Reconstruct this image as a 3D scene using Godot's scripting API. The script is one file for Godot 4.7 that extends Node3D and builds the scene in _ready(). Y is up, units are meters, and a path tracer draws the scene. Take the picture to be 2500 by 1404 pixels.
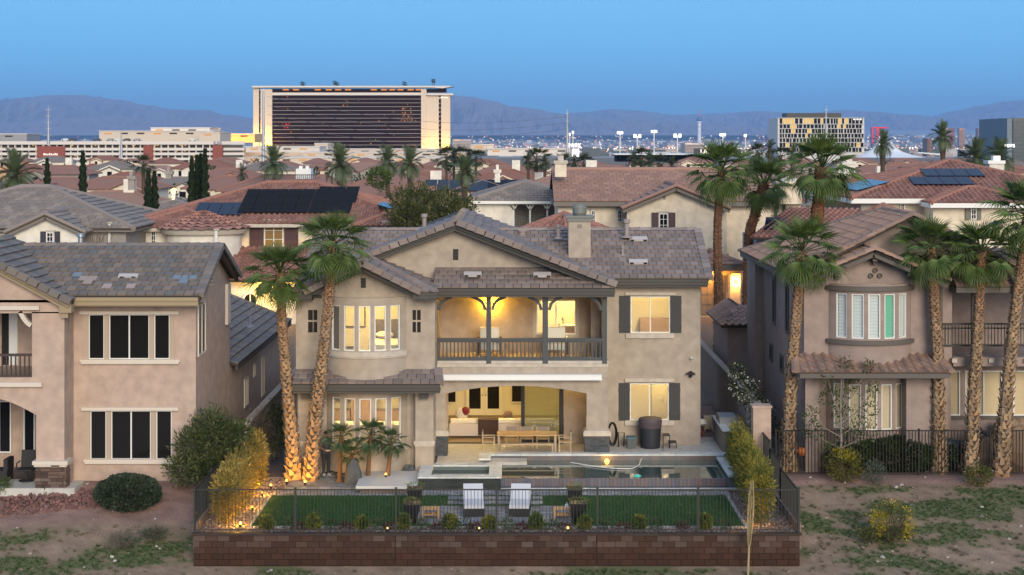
extends Node3D
# A dusk view over a stucco house with a pool, its neighbours, a hillside suburb, a casino hotel and desert mountains.
# Units are metres, y is up, the viewer stands 13 m above the patio at the origin and looks along -z.

const F := 4000.0   # focal length in pixels of the 2500 px wide photograph, used only to turn measured sizes into metres
const EYE := 13.0
var rng := RandomNumberGenerator.new()
var used := {}
var mats := {}
var texs := {}
var meshes := {}
var budget := {}

func _ready() -> void:
	rng.seed = 7
	var cam := Camera3D.new()
	cam.name = "camera"
	cam.position = Vector3(0, EYE, 0)
	cam.projection = Camera3D.PROJECTION_FRUSTUM
	cam.near = 0.5
	cam.size = 1404.0 / F * 0.5
	cam.frustum_offset = Vector2(0, -362.0 / F * 0.5)
	cam.far = 90000.0
	add_child(cam)
	cam.current = true
	var env := Environment.new()
	env.background_mode = Environment.BG_SKY
	var sm := ProceduralSkyMaterial.new()
	sm.sky_top_color = lin(.39, .53, .80)
	sm.sky_horizon_color = lin(.145, .65, 1.14)
	sm.sky_curve = 0.17
	sm.ground_horizon_color = lin(.2, .2, .22)
	sm.ground_bottom_color = lin(.12, .11, .10)
	sm.sun_angle_max = 50.0
	sm.sun_curve = 0.1
	var sky := Sky.new()
	sky.sky_material = sm
	env.sky = sky
	env.tonemap_mode = Environment.TONE_MAPPER_LINEAR
	env.tonemap_exposure = 1.1
	env.sdfgi_enabled = true
	env.ssao_enabled = true
	env.ssil_enabled = true
	env.fog_enabled = true
	env.fog_density = 0.000043
	env.fog_light_color = lin(.34, .58, 1.0)
	var we := WorldEnvironment.new()
	we.name = "world_environment"
	we.environment = env
	add_child(we)
	var sun := DirectionalLight3D.new()
	sun.name = "western_glow"
	sun.light_color = Color(1.0, .955, .88)
	sun.light_energy = 0.92
	sun.light_angular_distance = 30.0
	sun.shadow_enabled = true
	sun.rotation_degrees = Vector3(-17, 14, 0)
	add_child(sun)
	build_all()

func lin(r: float, g: float, b: float) -> Color:
	return Color(r, g, b).linear_to_srgb()

func X(px: float, d: float) -> float:
	return (px - 1250.0) * d / F

func Y(py: float, d: float) -> float:
	return EYE - (py - 340.0) * d / F

func P(px: float, py: float, d: float) -> Vector3:
	return Vector3(X(px, d), Y(py, d), -d)

# ---------------------------------------------------------------- mesh builder
class MB:
	var v := PackedVector3Array()
	var n := PackedVector3Array()
	var c := PackedColorArray()
	var col := Color(1, 1, 1)
	var xf := Transform3D.IDENTITY
	func tri(a: Vector3, b: Vector3, d: Vector3) -> void:
		var p := xf * a
		var q := xf * b
		var r := xf * d
		var m := (q - p).cross(r - p).normalized()
		v.append(p); v.append(r); v.append(q)
		n.append(m); n.append(m); n.append(m)
		c.append(col); c.append(col); c.append(col)
	func quad(a: Vector3, b: Vector3, d: Vector3, e: Vector3) -> void:
		tri(a, b, d)
		tri(a, d, e)
	func tri_n(a: Vector3, b: Vector3, d: Vector3, na: Vector3, nb: Vector3, nd: Vector3) -> void:
		v.append(xf * a); v.append(xf * d); v.append(xf * b)
		n.append((xf.basis * na).normalized()); n.append((xf.basis * nd).normalized()); n.append((xf.basis * nb).normalized())
		c.append(col); c.append(col); c.append(col)
	func hexa(p: Array) -> void: # bottom 0..3 anticlockwise from above, top 4..7
		quad(p[3], p[2], p[1], p[0])
		quad(p[4], p[5], p[6], p[7])
		for i in 4:
			var j := (i + 1) % 4
			quad(p[i], p[j], p[j + 4], p[i + 4])
	func box(x0: float, y0: float, z0: float, x1: float, y1: float, z1: float) -> void:
		var a := Vector3(minf(x0, x1), minf(y0, y1), minf(z0, z1))
		var b := Vector3(maxf(x0, x1), maxf(y0, y1), maxf(z0, z1))
		hexa([Vector3(a.x, a.y, b.z), Vector3(b.x, a.y, b.z), Vector3(b.x, a.y, a.z), Vector3(a.x, a.y, a.z), Vector3(a.x, b.y, b.z), Vector3(b.x, b.y, b.z), Vector3(b.x, b.y, a.z), Vector3(a.x, b.y, a.z)])
	func cbox(p: Vector3, s: Vector3) -> void:
		box(p.x - s.x / 2, p.y - s.y / 2, p.z - s.z / 2, p.x + s.x / 2, p.y + s.y / 2, p.z + s.z / 2)
	func bar(a: Vector3, b: Vector3, w: float, h: float, up := Vector3.UP) -> void: # a beam from a to b
		var f := (b - a).normalized()
		var s := f.cross(up).normalized()
		if s.length() < .5:
			s = f.cross(Vector3.RIGHT).normalized()
		var u := s.cross(f).normalized()
		var e := s * w / 2
		var k := u * h / 2
		hexa([a - e - k, a + e - k, b + e - k, b - e - k, a - e + k, a + e + k, b + e + k, b - e + k])
	func tube(pts: Array, rad: Array, sides: int, caps := true) -> void:
		var rings := []
		var ref := Vector3.UP
		for i in pts.size():
			var f: Vector3 = (pts[mini(i + 1, pts.size() - 1)] - pts[maxi(i - 1, 0)]).normalized()
			if absf(f.dot(ref)) > .95:
				ref = Vector3.RIGHT if absf(f.x) < .9 else Vector3.BACK
			var s := f.cross(ref).normalized()
			var u := f.cross(s)
			var ring := []
			for k in sides:
				var t := TAU * k / sides
				ring.append((s * cos(t) + u * sin(t)))
			rings.append(ring)
		for i in pts.size() - 1:
			for k in sides:
				var j := (k + 1) % sides
				var a: Vector3 = pts[i] + rings[i][k] * rad[i]
				var b: Vector3 = pts[i] + rings[i][j] * rad[i]
				var d: Vector3 = pts[i + 1] + rings[i + 1][j] * rad[i + 1]
				var e: Vector3 = pts[i + 1] + rings[i + 1][k] * rad[i + 1]
				tri_n(a, b, d, rings[i][k], rings[i][j], rings[i + 1][j])
				tri_n(a, d, e, rings[i][k], rings[i + 1][j], rings[i + 1][k])
		if caps:
			for e in [0, pts.size() - 1]:
				for k in range(1, sides - 1):
					var a: Vector3 = pts[e] + rings[e][0] * rad[e]
					var b: Vector3 = pts[e] + rings[e][k] * rad[e]
					var d: Vector3 = pts[e] + rings[e][k + 1] * rad[e]
					if e == 0:
						tri(a, d, b)
					else:
						tri(a, b, d)
	func lathe(o: Vector3, prof: Array, sides: int, a0 := 0.0, a1 := TAU) -> void:
		for i in prof.size() - 1:
			var p: Vector2 = prof[i]
			var q: Vector2 = prof[i + 1]
			var t := (q - p).normalized()
			for k in sides:
				var u := a0 + (a1 - a0) * k / sides
				var w := a0 + (a1 - a0) * (k + 1) / sides
				var du := Vector3(cos(u), 0, -sin(u))
				var dw := Vector3(cos(w), 0, -sin(w))
				var nu := du * t.y - Vector3.UP * t.x
				var nw := dw * t.y - Vector3.UP * t.x
				var a := o + du * p.x + Vector3.UP * p.y
				var b := o + dw * p.x + Vector3.UP * p.y
				var d := o + dw * q.x + Vector3.UP * q.y
				var e := o + du * q.x + Vector3.UP * q.y
				if p.x > 1e-5:
					tri_n(a, b, d, nu, nw, nw)
				if q.x > 1e-5:
					tri_n(a, d, e, nu, nw, nu)
	func ball(o: Vector3, r: Vector3, rings := 6, sides := 10, noise: FastNoiseLite = null, amt := 0.0) -> void:
		var g := []
		for i in rings + 1:
			var row := []
			var la := PI * i / rings - PI / 2
			for k in sides + 1:
				var lo := TAU * (k % sides) / sides
				var d := Vector3(cos(la) * cos(lo), sin(la), -cos(la) * sin(lo))
				var s := 1.0
				if noise:
					s += amt * noise.get_noise_3dv(d * 2.0 + o)
				row.append(o + d * r * s)
			g.append(row)
		for i in rings:
			for k in sides:
				if noise:
					if i > 0:
						tri(g[i][k], g[i][k + 1], g[i + 1][k + 1])
					if i < rings - 1:
						tri(g[i][k], g[i + 1][k + 1], g[i + 1][k])
				else:
					var na: Vector3 = (g[i][k] - o) / r / r
					var nb: Vector3 = (g[i][k + 1] - o) / r / r
					var nd: Vector3 = (g[i + 1][k + 1] - o) / r / r
					var ne: Vector3 = (g[i + 1][k] - o) / r / r
					if i > 0:
						tri_n(g[i][k], g[i][k + 1], g[i + 1][k + 1], na, nb, nd)
					if i < rings - 1:
						tri_n(g[i][k], g[i + 1][k + 1], g[i + 1][k], na, nd, ne)
	func prism(poly: PackedVector2Array, z0: float, z1: float) -> void: # polygon in x, y drawn out from z0 (back) to z1 (front)
		var area := 0.0
		for i in poly.size():
			area += poly[i].cross(poly[(i + 1) % poly.size()])
		if area < 0:
			poly.reverse()
		var ix := Geometry2D.triangulate_polygon(poly)
		for i in range(0, ix.size(), 3):
			var a := poly[ix[i]]
			var b := poly[ix[i + 1]]
			var d := poly[ix[i + 2]]
			if (b - a).cross(d - a) < 0:
				var s := b
				b = d
				d = s
			tri(Vector3(a.x, a.y, z1), Vector3(b.x, b.y, z1), Vector3(d.x, d.y, z1))
			tri(Vector3(a.x, a.y, z0), Vector3(d.x, d.y, z0), Vector3(b.x, b.y, z0))
		for i in poly.size():
			var a := poly[i]
			var b := poly[(i + 1) % poly.size()]
			quad(Vector3(a.x, a.y, z0), Vector3(b.x, b.y, z0), Vector3(b.x, b.y, z1), Vector3(a.x, a.y, z1))
	func wall(x0: float, x1: float, y0: float, y1: float, zf: float, t: float, holes: Array = []) -> void:
		var xs := [x0, x1]
		var ys := [y0, y1]
		for h in holes:
			xs.append_array([h[0], h[2]])
			ys.append_array([h[1], h[3]])
		xs.sort()
		ys.sort()
		for i in xs.size() - 1:
			for j in ys.size() - 1:
				if xs[i + 1] - xs[i] < 1e-5 or ys[j + 1] - ys[j] < 1e-5:
					continue
				var mx: float = (xs[i] + xs[i + 1]) / 2
				var my: float = (ys[j] + ys[j + 1]) / 2
				var open := false
				for h in holes:
					open = open or (mx > h[0] and mx < h[2] and my > h[1] and my < h[3])
				if open:
					continue
				var a := Vector3(xs[i], ys[j], zf)
				var b := Vector3(xs[i + 1], ys[j], zf)
				var d := Vector3(xs[i + 1], ys[j + 1], zf)
				var e := Vector3(xs[i], ys[j + 1], zf)
				var k := Vector3(0, 0, -t)
				quad(a, b, d, e)
				quad(b + k, a + k, e + k, d + k)
		for r in [[x0, y0, x1, y1, 1]] + holes:
			var a := Vector3(r[0], r[1], zf)
			var b := Vector3(r[2], r[1], zf)
			var d := Vector3(r[2], r[3], zf)
			var e := Vector3(r[0], r[3], zf)
			var k := Vector3(0, 0, -t)
			if r.size() == 5:
				quad(a + k, b + k, b, a); quad(e, d, d + k, e + k); quad(a + k, a, e, e + k); quad(b, b + k, d + k, d)
			else:
				quad(a, b, b + k, a + k); quad(e + k, d + k, d, e); quad(a, a + k, e + k, e); quad(b + k, b, d, d + k)
	func mesh() -> ArrayMesh:
		var m := ArrayMesh.new()
		if v.is_empty():
			return m
		var a := []
		a.resize(Mesh.ARRAY_MAX)
		a[Mesh.ARRAY_VERTEX] = v
		a[Mesh.ARRAY_NORMAL] = n
		a[Mesh.ARRAY_COLOR] = c
		m.add_surface_from_arrays(Mesh.PRIMITIVE_TRIANGLES, a)
		return m

# ---------------------------------------------------------------- objects
func numbered(parent: Node, called: String) -> String:
	var key := str(parent.get_instance_id()) + called
	var k: int = used.get(key, 0)
	used[key] = k + 1
	return called if k == 0 else "%s_%03d" % [called, k]

func tag(o: Node, label: String, cat: String, group := "") -> void:
	o.set_meta("label", label)
	o.set_meta("category", cat)
	if group != "":
		o.set_meta("group", group)

func thing(called: String, label: String, cat: String, at := Vector3.ZERO, group := "", turn := 0.0) -> Node3D:
	var o := Node3D.new()
	o.name = numbered(self, called)
	add_child(o)
	o.position = at
	o.rotation.y = turn
	tag(o, label, cat, group)
	return o

func put(parent: Node, called: String, m: Variant, mat: Material, xf := Transform3D.IDENTITY, local := false) -> MeshInstance3D:
	# one named mesh; its vertices are in world places unless local, and the thing's own place is taken off
	var o := MeshInstance3D.new()
	o.name = numbered(parent, called)
	o.mesh = m.mesh() if m is MB else m
	o.material_override = mat
	o.transform = xf
	if not local and parent != self and parent.get_parent() == self and not (parent is MeshInstance3D):
		o.position -= parent.position
	parent.add_child(o, true)
	return o

func struct(called: String, m: Variant, mat: Material) -> MeshInstance3D:
	var o := put(self, called, m, mat)
	o.set_meta("kind", "structure")
	return o

func single(called: String, label: String, cat: String, m: Variant, mat: Material, group := "") -> MeshInstance3D:
	var o := put(self, called, m, mat)
	tag(o, label, cat, group)
	return o

func stuff(o: Node) -> Node:
	o.set_meta("kind", "stuff")
	return o

func scatter(parent: Node, called: String, m: Mesh, mat: Material, places: Array, cols: Array = [], local := false) -> MultiMeshInstance3D:
	var mm := MultiMesh.new()
	mm.transform_format = MultiMesh.TRANSFORM_3D
	mm.use_colors = not cols.is_empty()
	mm.mesh = m
	mm.instance_count = places.size()
	for i in places.size():
		mm.set_instance_transform(i, places[i])
		if not cols.is_empty():
			mm.set_instance_color(i, cols[i % cols.size()])
	var o := MultiMeshInstance3D.new()
	o.name = numbered(parent, called)
	o.multimesh = mm
	o.material_override = mat
	if not local and parent != self and parent.get_parent() == self and not (parent is MeshInstance3D):
		o.position -= parent.position
	parent.add_child(o, true)
	return o

func copy(o: Node3D, at: Vector3, turn := 0.0, label := "", sc := 1.0) -> Node3D:
	var d: Node3D = o.duplicate()
	var base := str(o.name).rstrip("0123456789").rstrip("_")
	d.name = numbered(self, base)
	add_child(d)
	d.position = at
	d.rotation.y = turn
	if sc != 1.0:
		d.scale = Vector3.ONE * sc
	if label != "":
		d.set_meta("label", label)
	return d

func bulb(parent: Node, called: String, at: Vector3, r: float, col: Color, energy: float, glow := 4.0, size := 0.05) -> void:
	# a glowing bulb with the light that it gives inside
	var b := MB.new()
	b.ball(at, Vector3.ONE * r, 6, 8)
	var key := "glow%s%.2f" % [col.to_html(), glow]
	put(parent, called, b, glowing(key, col, glow))
	if energy > 0:
		var l := OmniLight3D.new()
		l.name = called + "_light"
		l.light_color = col
		l.light_energy = energy
		l.omni_range = 30.0
		l.omni_attenuation = 2.0
		l.light_size = size
		l.shadow_enabled = true
		l.position = at
		add_child(l, true)

# ---------------------------------------------------------------- materials
func noise(sd: int, freq: float, oct := 4, kind := FastNoiseLite.TYPE_SIMPLEX_SMOOTH) -> FastNoiseLite:
	var f := FastNoiseLite.new()
	f.seed = sd
	f.frequency = freq
	f.fractal_octaves = oct
	f.noise_type = kind
	return f

func tex(key: String) -> ImageTexture:
	if texs.has(key):
		return texs[key]
	var spec: Array = {"blotch": [3, .012, 6, .86, 1.0, false], "grit": [5, .09, 5, .74, 1.0, false], "speck": [8, .2, 3, .35, 1.0, false], "bump": [9, .12, 5, 0.0, 1.0, true], "wave": [12, .02, 3, 0.0, 1.0, true], "rough": [15, .05, 5, 0.0, 1.0, true]}[key]
	var im := noise(spec[0], spec[1], spec[2]).get_seamless_image(512, 512)
	im.convert(Image.FORMAT_RGBA8)
	if spec[5]:
		im.bump_map_to_normal_map(4.0 if key != "wave" else 2.0)
	else:
		im.adjust_bcs(1.0, 1.0, 1.0)
		for y in 512:
			for x in 512:
				var k: float = lerpf(spec[3], spec[4], im.get_pixel(x, y).r)
				im.set_pixel(x, y, Color(k, k, k))
	var t := ImageTexture.create_from_image(im)
	texs[key] = t
	return t

func mat(key: String, r := .5, g := .5, b := .5, rough := .9, t := "", scale := .5, nrm := "", depth := 1.0) -> StandardMaterial3D:
	if mats.has(key):
		return mats[key]
	var m := StandardMaterial3D.new()
	m.resource_name = key
	m.albedo_color = lin(r, g, b)
	m.roughness = rough
	m.vertex_color_use_as_albedo = true
	if t != "":
		var mean: float = {"blotch": .86, "grit": .87, "speck": .42}[t]
		m.albedo_color = lin(minf(r / mean, 1), minf(g / mean, 1), minf(b / mean, 1))
		m.albedo_texture = tex(t)
	if nrm != "":
		m.normal_enabled = true
		m.normal_texture = tex(nrm)
		m.normal_scale = depth
	if t != "" or nrm != "":
		m.uv1_triplanar = true
		m.uv1_world_triplanar = true
		m.uv1_scale = Vector3.ONE * scale
	mats[key] = m
	return m

func glowing(key: String, c: Color, e: float) -> StandardMaterial3D:
	if mats.has(key):
		return mats[key]
	var m := StandardMaterial3D.new()
	m.resource_name = key
	m.albedo_color = Color(.2, .2, .2)
	m.emission_enabled = true
	m.emission = c
	m.emission_energy_multiplier = e
	mats[key] = m
	return m

func glass(key: String, r: float, g: float, b: float, a: float, rough := .02) -> StandardMaterial3D:
	if mats.has(key):
		return mats[key]
	var m := StandardMaterial3D.new()
	m.resource_name = key
	var c := lin(r, g, b)
	c.a = a
	m.albedo_color = c
	m.roughness = rough
	m.metallic_specular = .5 if a < 1.0 else .22
	if a < 1.0:
		m.transparency = BaseMaterial3D.TRANSPARENCY_ALPHA
	mats[key] = m
	return m

func metal(key: String, r: float, g: float, b: float, rough := .4, metallic := .9) -> StandardMaterial3D:
	var m := mat(key, r, g, b, rough)
	m.metallic = metallic
	return m

func leafy(key: String, r: float, g: float, b: float, back := .35) -> StandardMaterial3D:
	if mats.has(key):
		return mats[key]
	var m := mat(key, r, g, b, .6)
	m.backlight_enabled = true
	m.backlight = lin(r * back * 3, g * back * 3, b * back * 2)
	m.cull_mode = BaseMaterial3D.CULL_DISABLED
	return m

func jit(c: Color, a: float, h := 0.0) -> Color:
	var k := 1.0 + rng.randf_range(-a, a)
	var w := rng.randf_range(-h, h)
	return Color(c.r * k * (1 + w), c.g * k, c.b * k * (1 - w))

func rf(a: float, b: float) -> float:
	return rng.randf_range(a, b)

# ---------------------------------------------------------------- roofs
func pit(poly: PackedVector2Array, p: Vector2) -> bool:
	return Geometry2D.is_point_in_polygon(p, poly)

func tile_mesh(style: Dictionary, k: int) -> ArrayMesh:
	var key: String = style.key + str(k)
	if meshes.has(key):
		return meshes[key]
	var b := MB.new()
	b.col = style.cols[k % style.cols.size()]
	tile_into(b, style)
	meshes[key] = b.mesh()
	return meshes[key]

func tile_into(b: MB, style: Dictionary) -> void: # x along the eave 0..w, y up the slope, z out of the roof
	var w: float = style.w
	var e: float = style.e
	if style.kind == "flat":
		var g: float = style.get("gap", .012)
		var h: float = style.get("th", .06)
		var top := Vector3(0, e * 1.06, 0)
		var a := Vector3(g, 0, .0)
		var d := Vector3(w - g, 0, .0)
		var u := Vector3(0, 0, h)
		b.quad(a, d, d + u, a + u)
		b.quad(a + u, d + u, d + top + u * .18, a + top + u * .18)
		b.tri(a, a + u, a + top)
		b.tri(d, d + top, d + u)
	else:
		var prof := [Vector2(0, .012), Vector2(.22, .0), Vector2(.42, .02), Vector2(.56, .07), Vector2(.72, .092), Vector2(.88, .07), Vector2(1.0, .012)]
		if style.get("simple", false):
			prof = [Vector2(0, .0), Vector2(.4, .01), Vector2(.62, .09), Vector2(.85, .085), Vector2(1.0, .0)]
		var k: float = style.get("th", 1.0)
		for i in prof.size() - 1:
			var p := Vector3(prof[i].x * w, 0, prof[i].y * k + .035)
			var q := Vector3(prof[i + 1].x * w, 0, prof[i + 1].y * k + .035)
			var up := Vector3(0, e * 1.05, -.032)
			b.quad(p, q, q + up, p + up)
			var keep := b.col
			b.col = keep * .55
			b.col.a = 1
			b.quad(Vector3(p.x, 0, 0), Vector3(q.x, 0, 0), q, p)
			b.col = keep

func roof(house: Node, pts: Array, style: Dictionary) -> void:
	# pts: a flat outline, the first edge is the eave from left to right seen from outside
	var o: Vector3 = pts[0]
	var ux: Vector3 = (pts[1] - o).normalized()
	var nz: Vector3 = ux.cross(pts[pts.size() - 1] - o).normalized()
	if nz.y < 0:
		nz = -nz
	var uy := nz.cross(ux).normalized()
	var bs := Basis(ux, uy, nz)
	var poly := PackedVector2Array()
	var lo := Vector2(1e9, 1e9)
	var hi := Vector2(-1e9, -1e9)
	for p in pts:
		var q := Vector2((p - o).dot(ux), (p - o).dot(uy))
		poly.append(q)
		lo = lo.min(q)
		hi = hi.max(q)
	var deck := MB.new()
	deck.xf = Transform3D(bs, o)
	deck.prism(poly, -.12, 0.0)
	put(house, "roof_deck", deck, style.get("deck", mat("roof deck", .05, .042, .038, .95)))
	if style.kind == "none":
		return
	var w: float = style.w
	var e: float = style.e
	var rest := MB.new()
	var rows := int(ceil((hi.y - lo.y) / e))
	for j in rows:
		var y0 := j * e
		var shift: float = w * .5 if (style.get("bond", false) and j % 2 == 1) else 0.0
		var n := int(ceil((hi.x - lo.x + shift) / w))
		for i in n:
			var x0 := lo.x + i * w - shift
			var cx := x0 + w / 2
			var whole := pit(poly, Vector2(x0 + .01, y0 + .01)) and pit(poly, Vector2(x0 + w - .01, y0 + .01)) and pit(poly, Vector2(x0 + .01, y0 + e - .01)) and pit(poly, Vector2(x0 + w - .01, y0 + e - .01))
			var k := rng.randi() % int(style.cols.size())
			if style.has("odd") and rng.randf() < .012:
				k = rng.randi() % 3
			var place := Transform3D(bs, o + ux * x0 + uy * y0)
			if whole:
				if int(budget.get(house, 0)) > 0:
					budget[house] = int(budget[house]) - 1
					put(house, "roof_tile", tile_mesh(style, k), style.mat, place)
				else:
					rest.col = style.cols[k]
					rest.xf = place
					tile_into(rest, style)
			elif style.kind == "flat":
				var cut := Geometry2D.intersect_polygons(PackedVector2Array([Vector2(x0 + .01, y0), Vector2(x0 + w - .01, y0), Vector2(x0 + w - .01, y0 + e), Vector2(x0 + .01, y0 + e)]), poly)
				rest.col = style.cols[k]
				rest.xf = Transform3D(bs, o)
				for piece in cut:
					var h: float = style.get("th", .06)
					var area := 0.0
					for m in piece.size():
						area += piece[m].cross(piece[(m + 1) % piece.size()])
					if absf(area) < .002:
						continue
					if area < 0:
						piece.reverse()
					var q := []
					for m in piece:
						q.append(Vector3(m.x, m.y, h * (1.0 - .82 * (m.y - y0) / e)))
					for m in range(1, q.size() - 1):
						rest.tri(q[0], q[m], q[m + 1])
					for m in q.size():
						var a: Vector3 = q[m]
						var b: Vector3 = q[(m + 1) % q.size()]
						rest.quad(Vector3(a.x, a.y, 0), Vector3(b.x, b.y, 0), b, a)
			elif pit(poly, Vector2(cx, y0 + e * .5)):
				rest.col = style.cols[k]
				rest.xf = place
				tile_into(rest, style)
	if not rest.v.is_empty():
		stuff(put(house, "roof_tiles", rest, style.mat))

func cap_row(house: Node, a: Vector3, b: Vector3, style: Dictionary, side := Vector3.ZERO, w := .17, len := .42, called := "ridge_tile") -> void:
	# overlapping cap tiles from a up to b; with side they are rake tiles that also cover the verge on that side
	var f := (b - a).normalized()
	var s := f.cross(Vector3.UP).normalized()
	var u := s.cross(f)
	var n := maxi(1, int(round((b - a).length() / len)))
	var step := (b - a).length() / n
	var key := "cap%s%.2f%.2f%s" % [style.key, w, step, str(side)]
	for i in n:
		var k := rng.randi() % int(style.cols.size())
		var mk := key + str(k)
		if not meshes.has(mk):
			var m := MB.new()
			m.col = style.cols[k]
			var L := step * 1.1
			var prof := []
			if style.kind == "flat":
				prof = [Vector2(-w, -.05), Vector2(-w * .55, .05), Vector2(0, .075), Vector2(w * .55, .05), Vector2(w, -.05)]
				if side != Vector3.ZERO:
					prof = [Vector2(-w, .0), Vector2(-w, .07), Vector2(w * .6, .085), Vector2(w, .06), Vector2(w, -.16)]
			else:
				for q in 6:
					var t := PI * q / 5.0
					prof.append(Vector2(-cos(t) * w, sin(t) * w * .8 - .03))
			for q in prof.size() - 1:
				var p0 := Vector3(prof[q].x, prof[q].y + .02, 0)
				var p1 := Vector3(prof[q + 1].x, prof[q + 1].y + .02, 0)
				var dz := Vector3(0, -.025, -L)
				m.quad(p0, p1, p1 + dz, p0 + dz)
				m.quad(Vector3(0, -.05, 0), p1, p0, Vector3(0, -.05, 0))
			meshes[mk] = m.mesh()
		var flip := -1.0 if (side != Vector3.ZERO and side.dot(s) < 0) else 1.0
		var bs := Basis(s * flip, u, -f)
		put(house, called, meshes[mk], style.mat, Transform3D(bs, a + f * step * i))

# ---------------------------------------------------------------- windows
func window(house: Node, xf: Transform3D, w: float, h: float, o := {}) -> MeshInstance3D:
	# xf: the middle of the sill line on the wall's face, x along the wall, y up, z outwards
	var f := MB.new()
	f.xf = xf
	var b: float = o.get("border", .05)
	var z0: float = o.get("z0", -.09)
	var z1: float = o.get("z1", -.02)
	f.box(-w / 2, 0, z0, -w / 2 + b, h, z1)
	f.box(w / 2 - b, 0, z0, w / 2, h, z1)
	f.box(-w / 2 + b, 0, z0, w / 2 - b, b, z1)
	f.box(-w / 2 + b, h - b, z0, w / 2 - b, h, z1)
	var cols: int = o.get("cols", 1)
	var mu: float = o.get("mullion", .045)
	for i in range(1, cols):
		var x := -w / 2 + w * i / cols
		f.box(x - mu / 2, b, z0, x + mu / 2, h - b, z1 - .004)
	var gx: int = o.get("gx", 1)
	var gy: int = o.get("gy", 1)
	for i in range(1, gx):
		var x := -w / 2 + w * i / gx
		f.box(x - .014, b, z0 + .02, x + .014, h - b, z1 - .02)
	for i in range(1, gy):
		var y := h * i / gy
		f.box(-w / 2 + b, y - .014, z0 + .022, w / 2 - b, y + .014, z1 - .022)
	var fr := put(house, "window", f, o.get("frame", mat("white frame", .72, .70, .66, .5)))
	for i in cols:
		var x0 := -w / 2 + w * i / cols + (b if i == 0 else mu / 2)
		var x1 := -w / 2 + w * (i + 1) / cols - (b if i == cols - 1 else mu / 2)
		var p := MB.new()
		p.xf = xf
		p.quad(Vector3(x0, b, z0 + .03), Vector3(x1, b, z0 + .03), Vector3(x1, h - b, z0 + .03), Vector3(x0, h - b, z0 + .03))
		put(fr, "pane", p, o.get("glass", glass("dark pane", .012, .013, .016, 1.0, .06)))
	if o.has("slats"): # louvres of a shutter or a blind behind the glass
		var s := MB.new()
		s.xf = xf
		var n: int = o.slats
		for i in n:
			var y := b + (h - 2 * b) * (i + .5) / n
			var dy := (h - 2 * b) / n * .5
			s.quad(Vector3(-w / 2 + b, y - dy * .96, z0 - .03), Vector3(w / 2 - b, y - dy * .96, z0 - .03), Vector3(w / 2 - b, y + dy * .9, z0 - .075), Vector3(-w / 2 + b, y + dy * .9, z0 - .075))
			s.quad(Vector3(-w / 2 + b, y - dy, z0 - .08), Vector3(w / 2 - b, y - dy, z0 - .08), Vector3(w / 2 - b, y - dy * .96, z0 - .03), Vector3(-w / 2 + b, y - dy * .96, z0 - .03))
		s.box(-w / 2, 0, z0 - .12, w / 2, h, z0 - .09)
		put(fr, "blind", s, o.blind)
	return fr

func at_wall(px: float, py: float, d: float) -> Transform3D:
	return Transform3D(Basis.IDENTITY, P(px, py, d))

func win_px(house: Node, x0: float, y0: float, x1: float, y1: float, d: float, o := {}) -> MeshInstance3D:
	return window(house, at_wall((x0 + x1) / 2, y1, d), (x1 - x0) * d / F, (y1 - y0) * d / F, o)

func hole_px(x0: float, y0: float, x1: float, y1: float, d: float) -> Array:
	return [X(x0, d), Y(y1, d), X(x1, d), Y(y0, d)]

func pbox(b: MB, x0: float, y0: float, x1: float, y1: float, d: float, depth: float) -> void:
	b.box(X(x0, d), Y(y1, d), -d - depth, X(x1, d), Y(y0, d), -d)

func text(parent: Node, called: String, s: String, size: float, at: Vector3, m: Material, depth := .2, bold := true) -> MeshInstance3D:
	var t := TextMesh.new()
	var f := SystemFont.new()
	f.font_names = PackedStringArray(["Droid Sans"])
	f.font_weight = 700 if bold else 400
	t.font = f
	t.text = s
	t.font_size = 64
	t.pixel_size = size / 64.0
	t.depth = depth
	return put(parent, called, t, m, Transform3D(Basis.IDENTITY, at))

# ---------------------------------------------------------------- the ground
func gh(x: float, d: float) -> float: # height of the ground
	var y := 0.0
	if d < 62.6:
		y = -.25 * (62.6 - maxf(d, 40.0))
	elif d > 82.0 and d < 400.0:
		y = 2.4 * smoothstep(82.0, 96.0, d) * (1.0 - smoothstep(125.0, 260.0, d))
	elif d >= 400.0:
		y = -.004 * (d - 400.0) if d < 1500 else (-4.96 - .0095 * (d - 1500.0) if d < 6000 else (-47.7 - .004 * (d - 6000.0) if d < 16000 else -87.7 + .018 * (d - 16000.0)))
	if d < 66 and absf(x + .5) > 10.6:
		y += .12 * sin(x * .9) * sin(d * .8 + x * .3) * clampf((62.5 - d) / 2.0, 0, 1)
	return y

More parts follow.
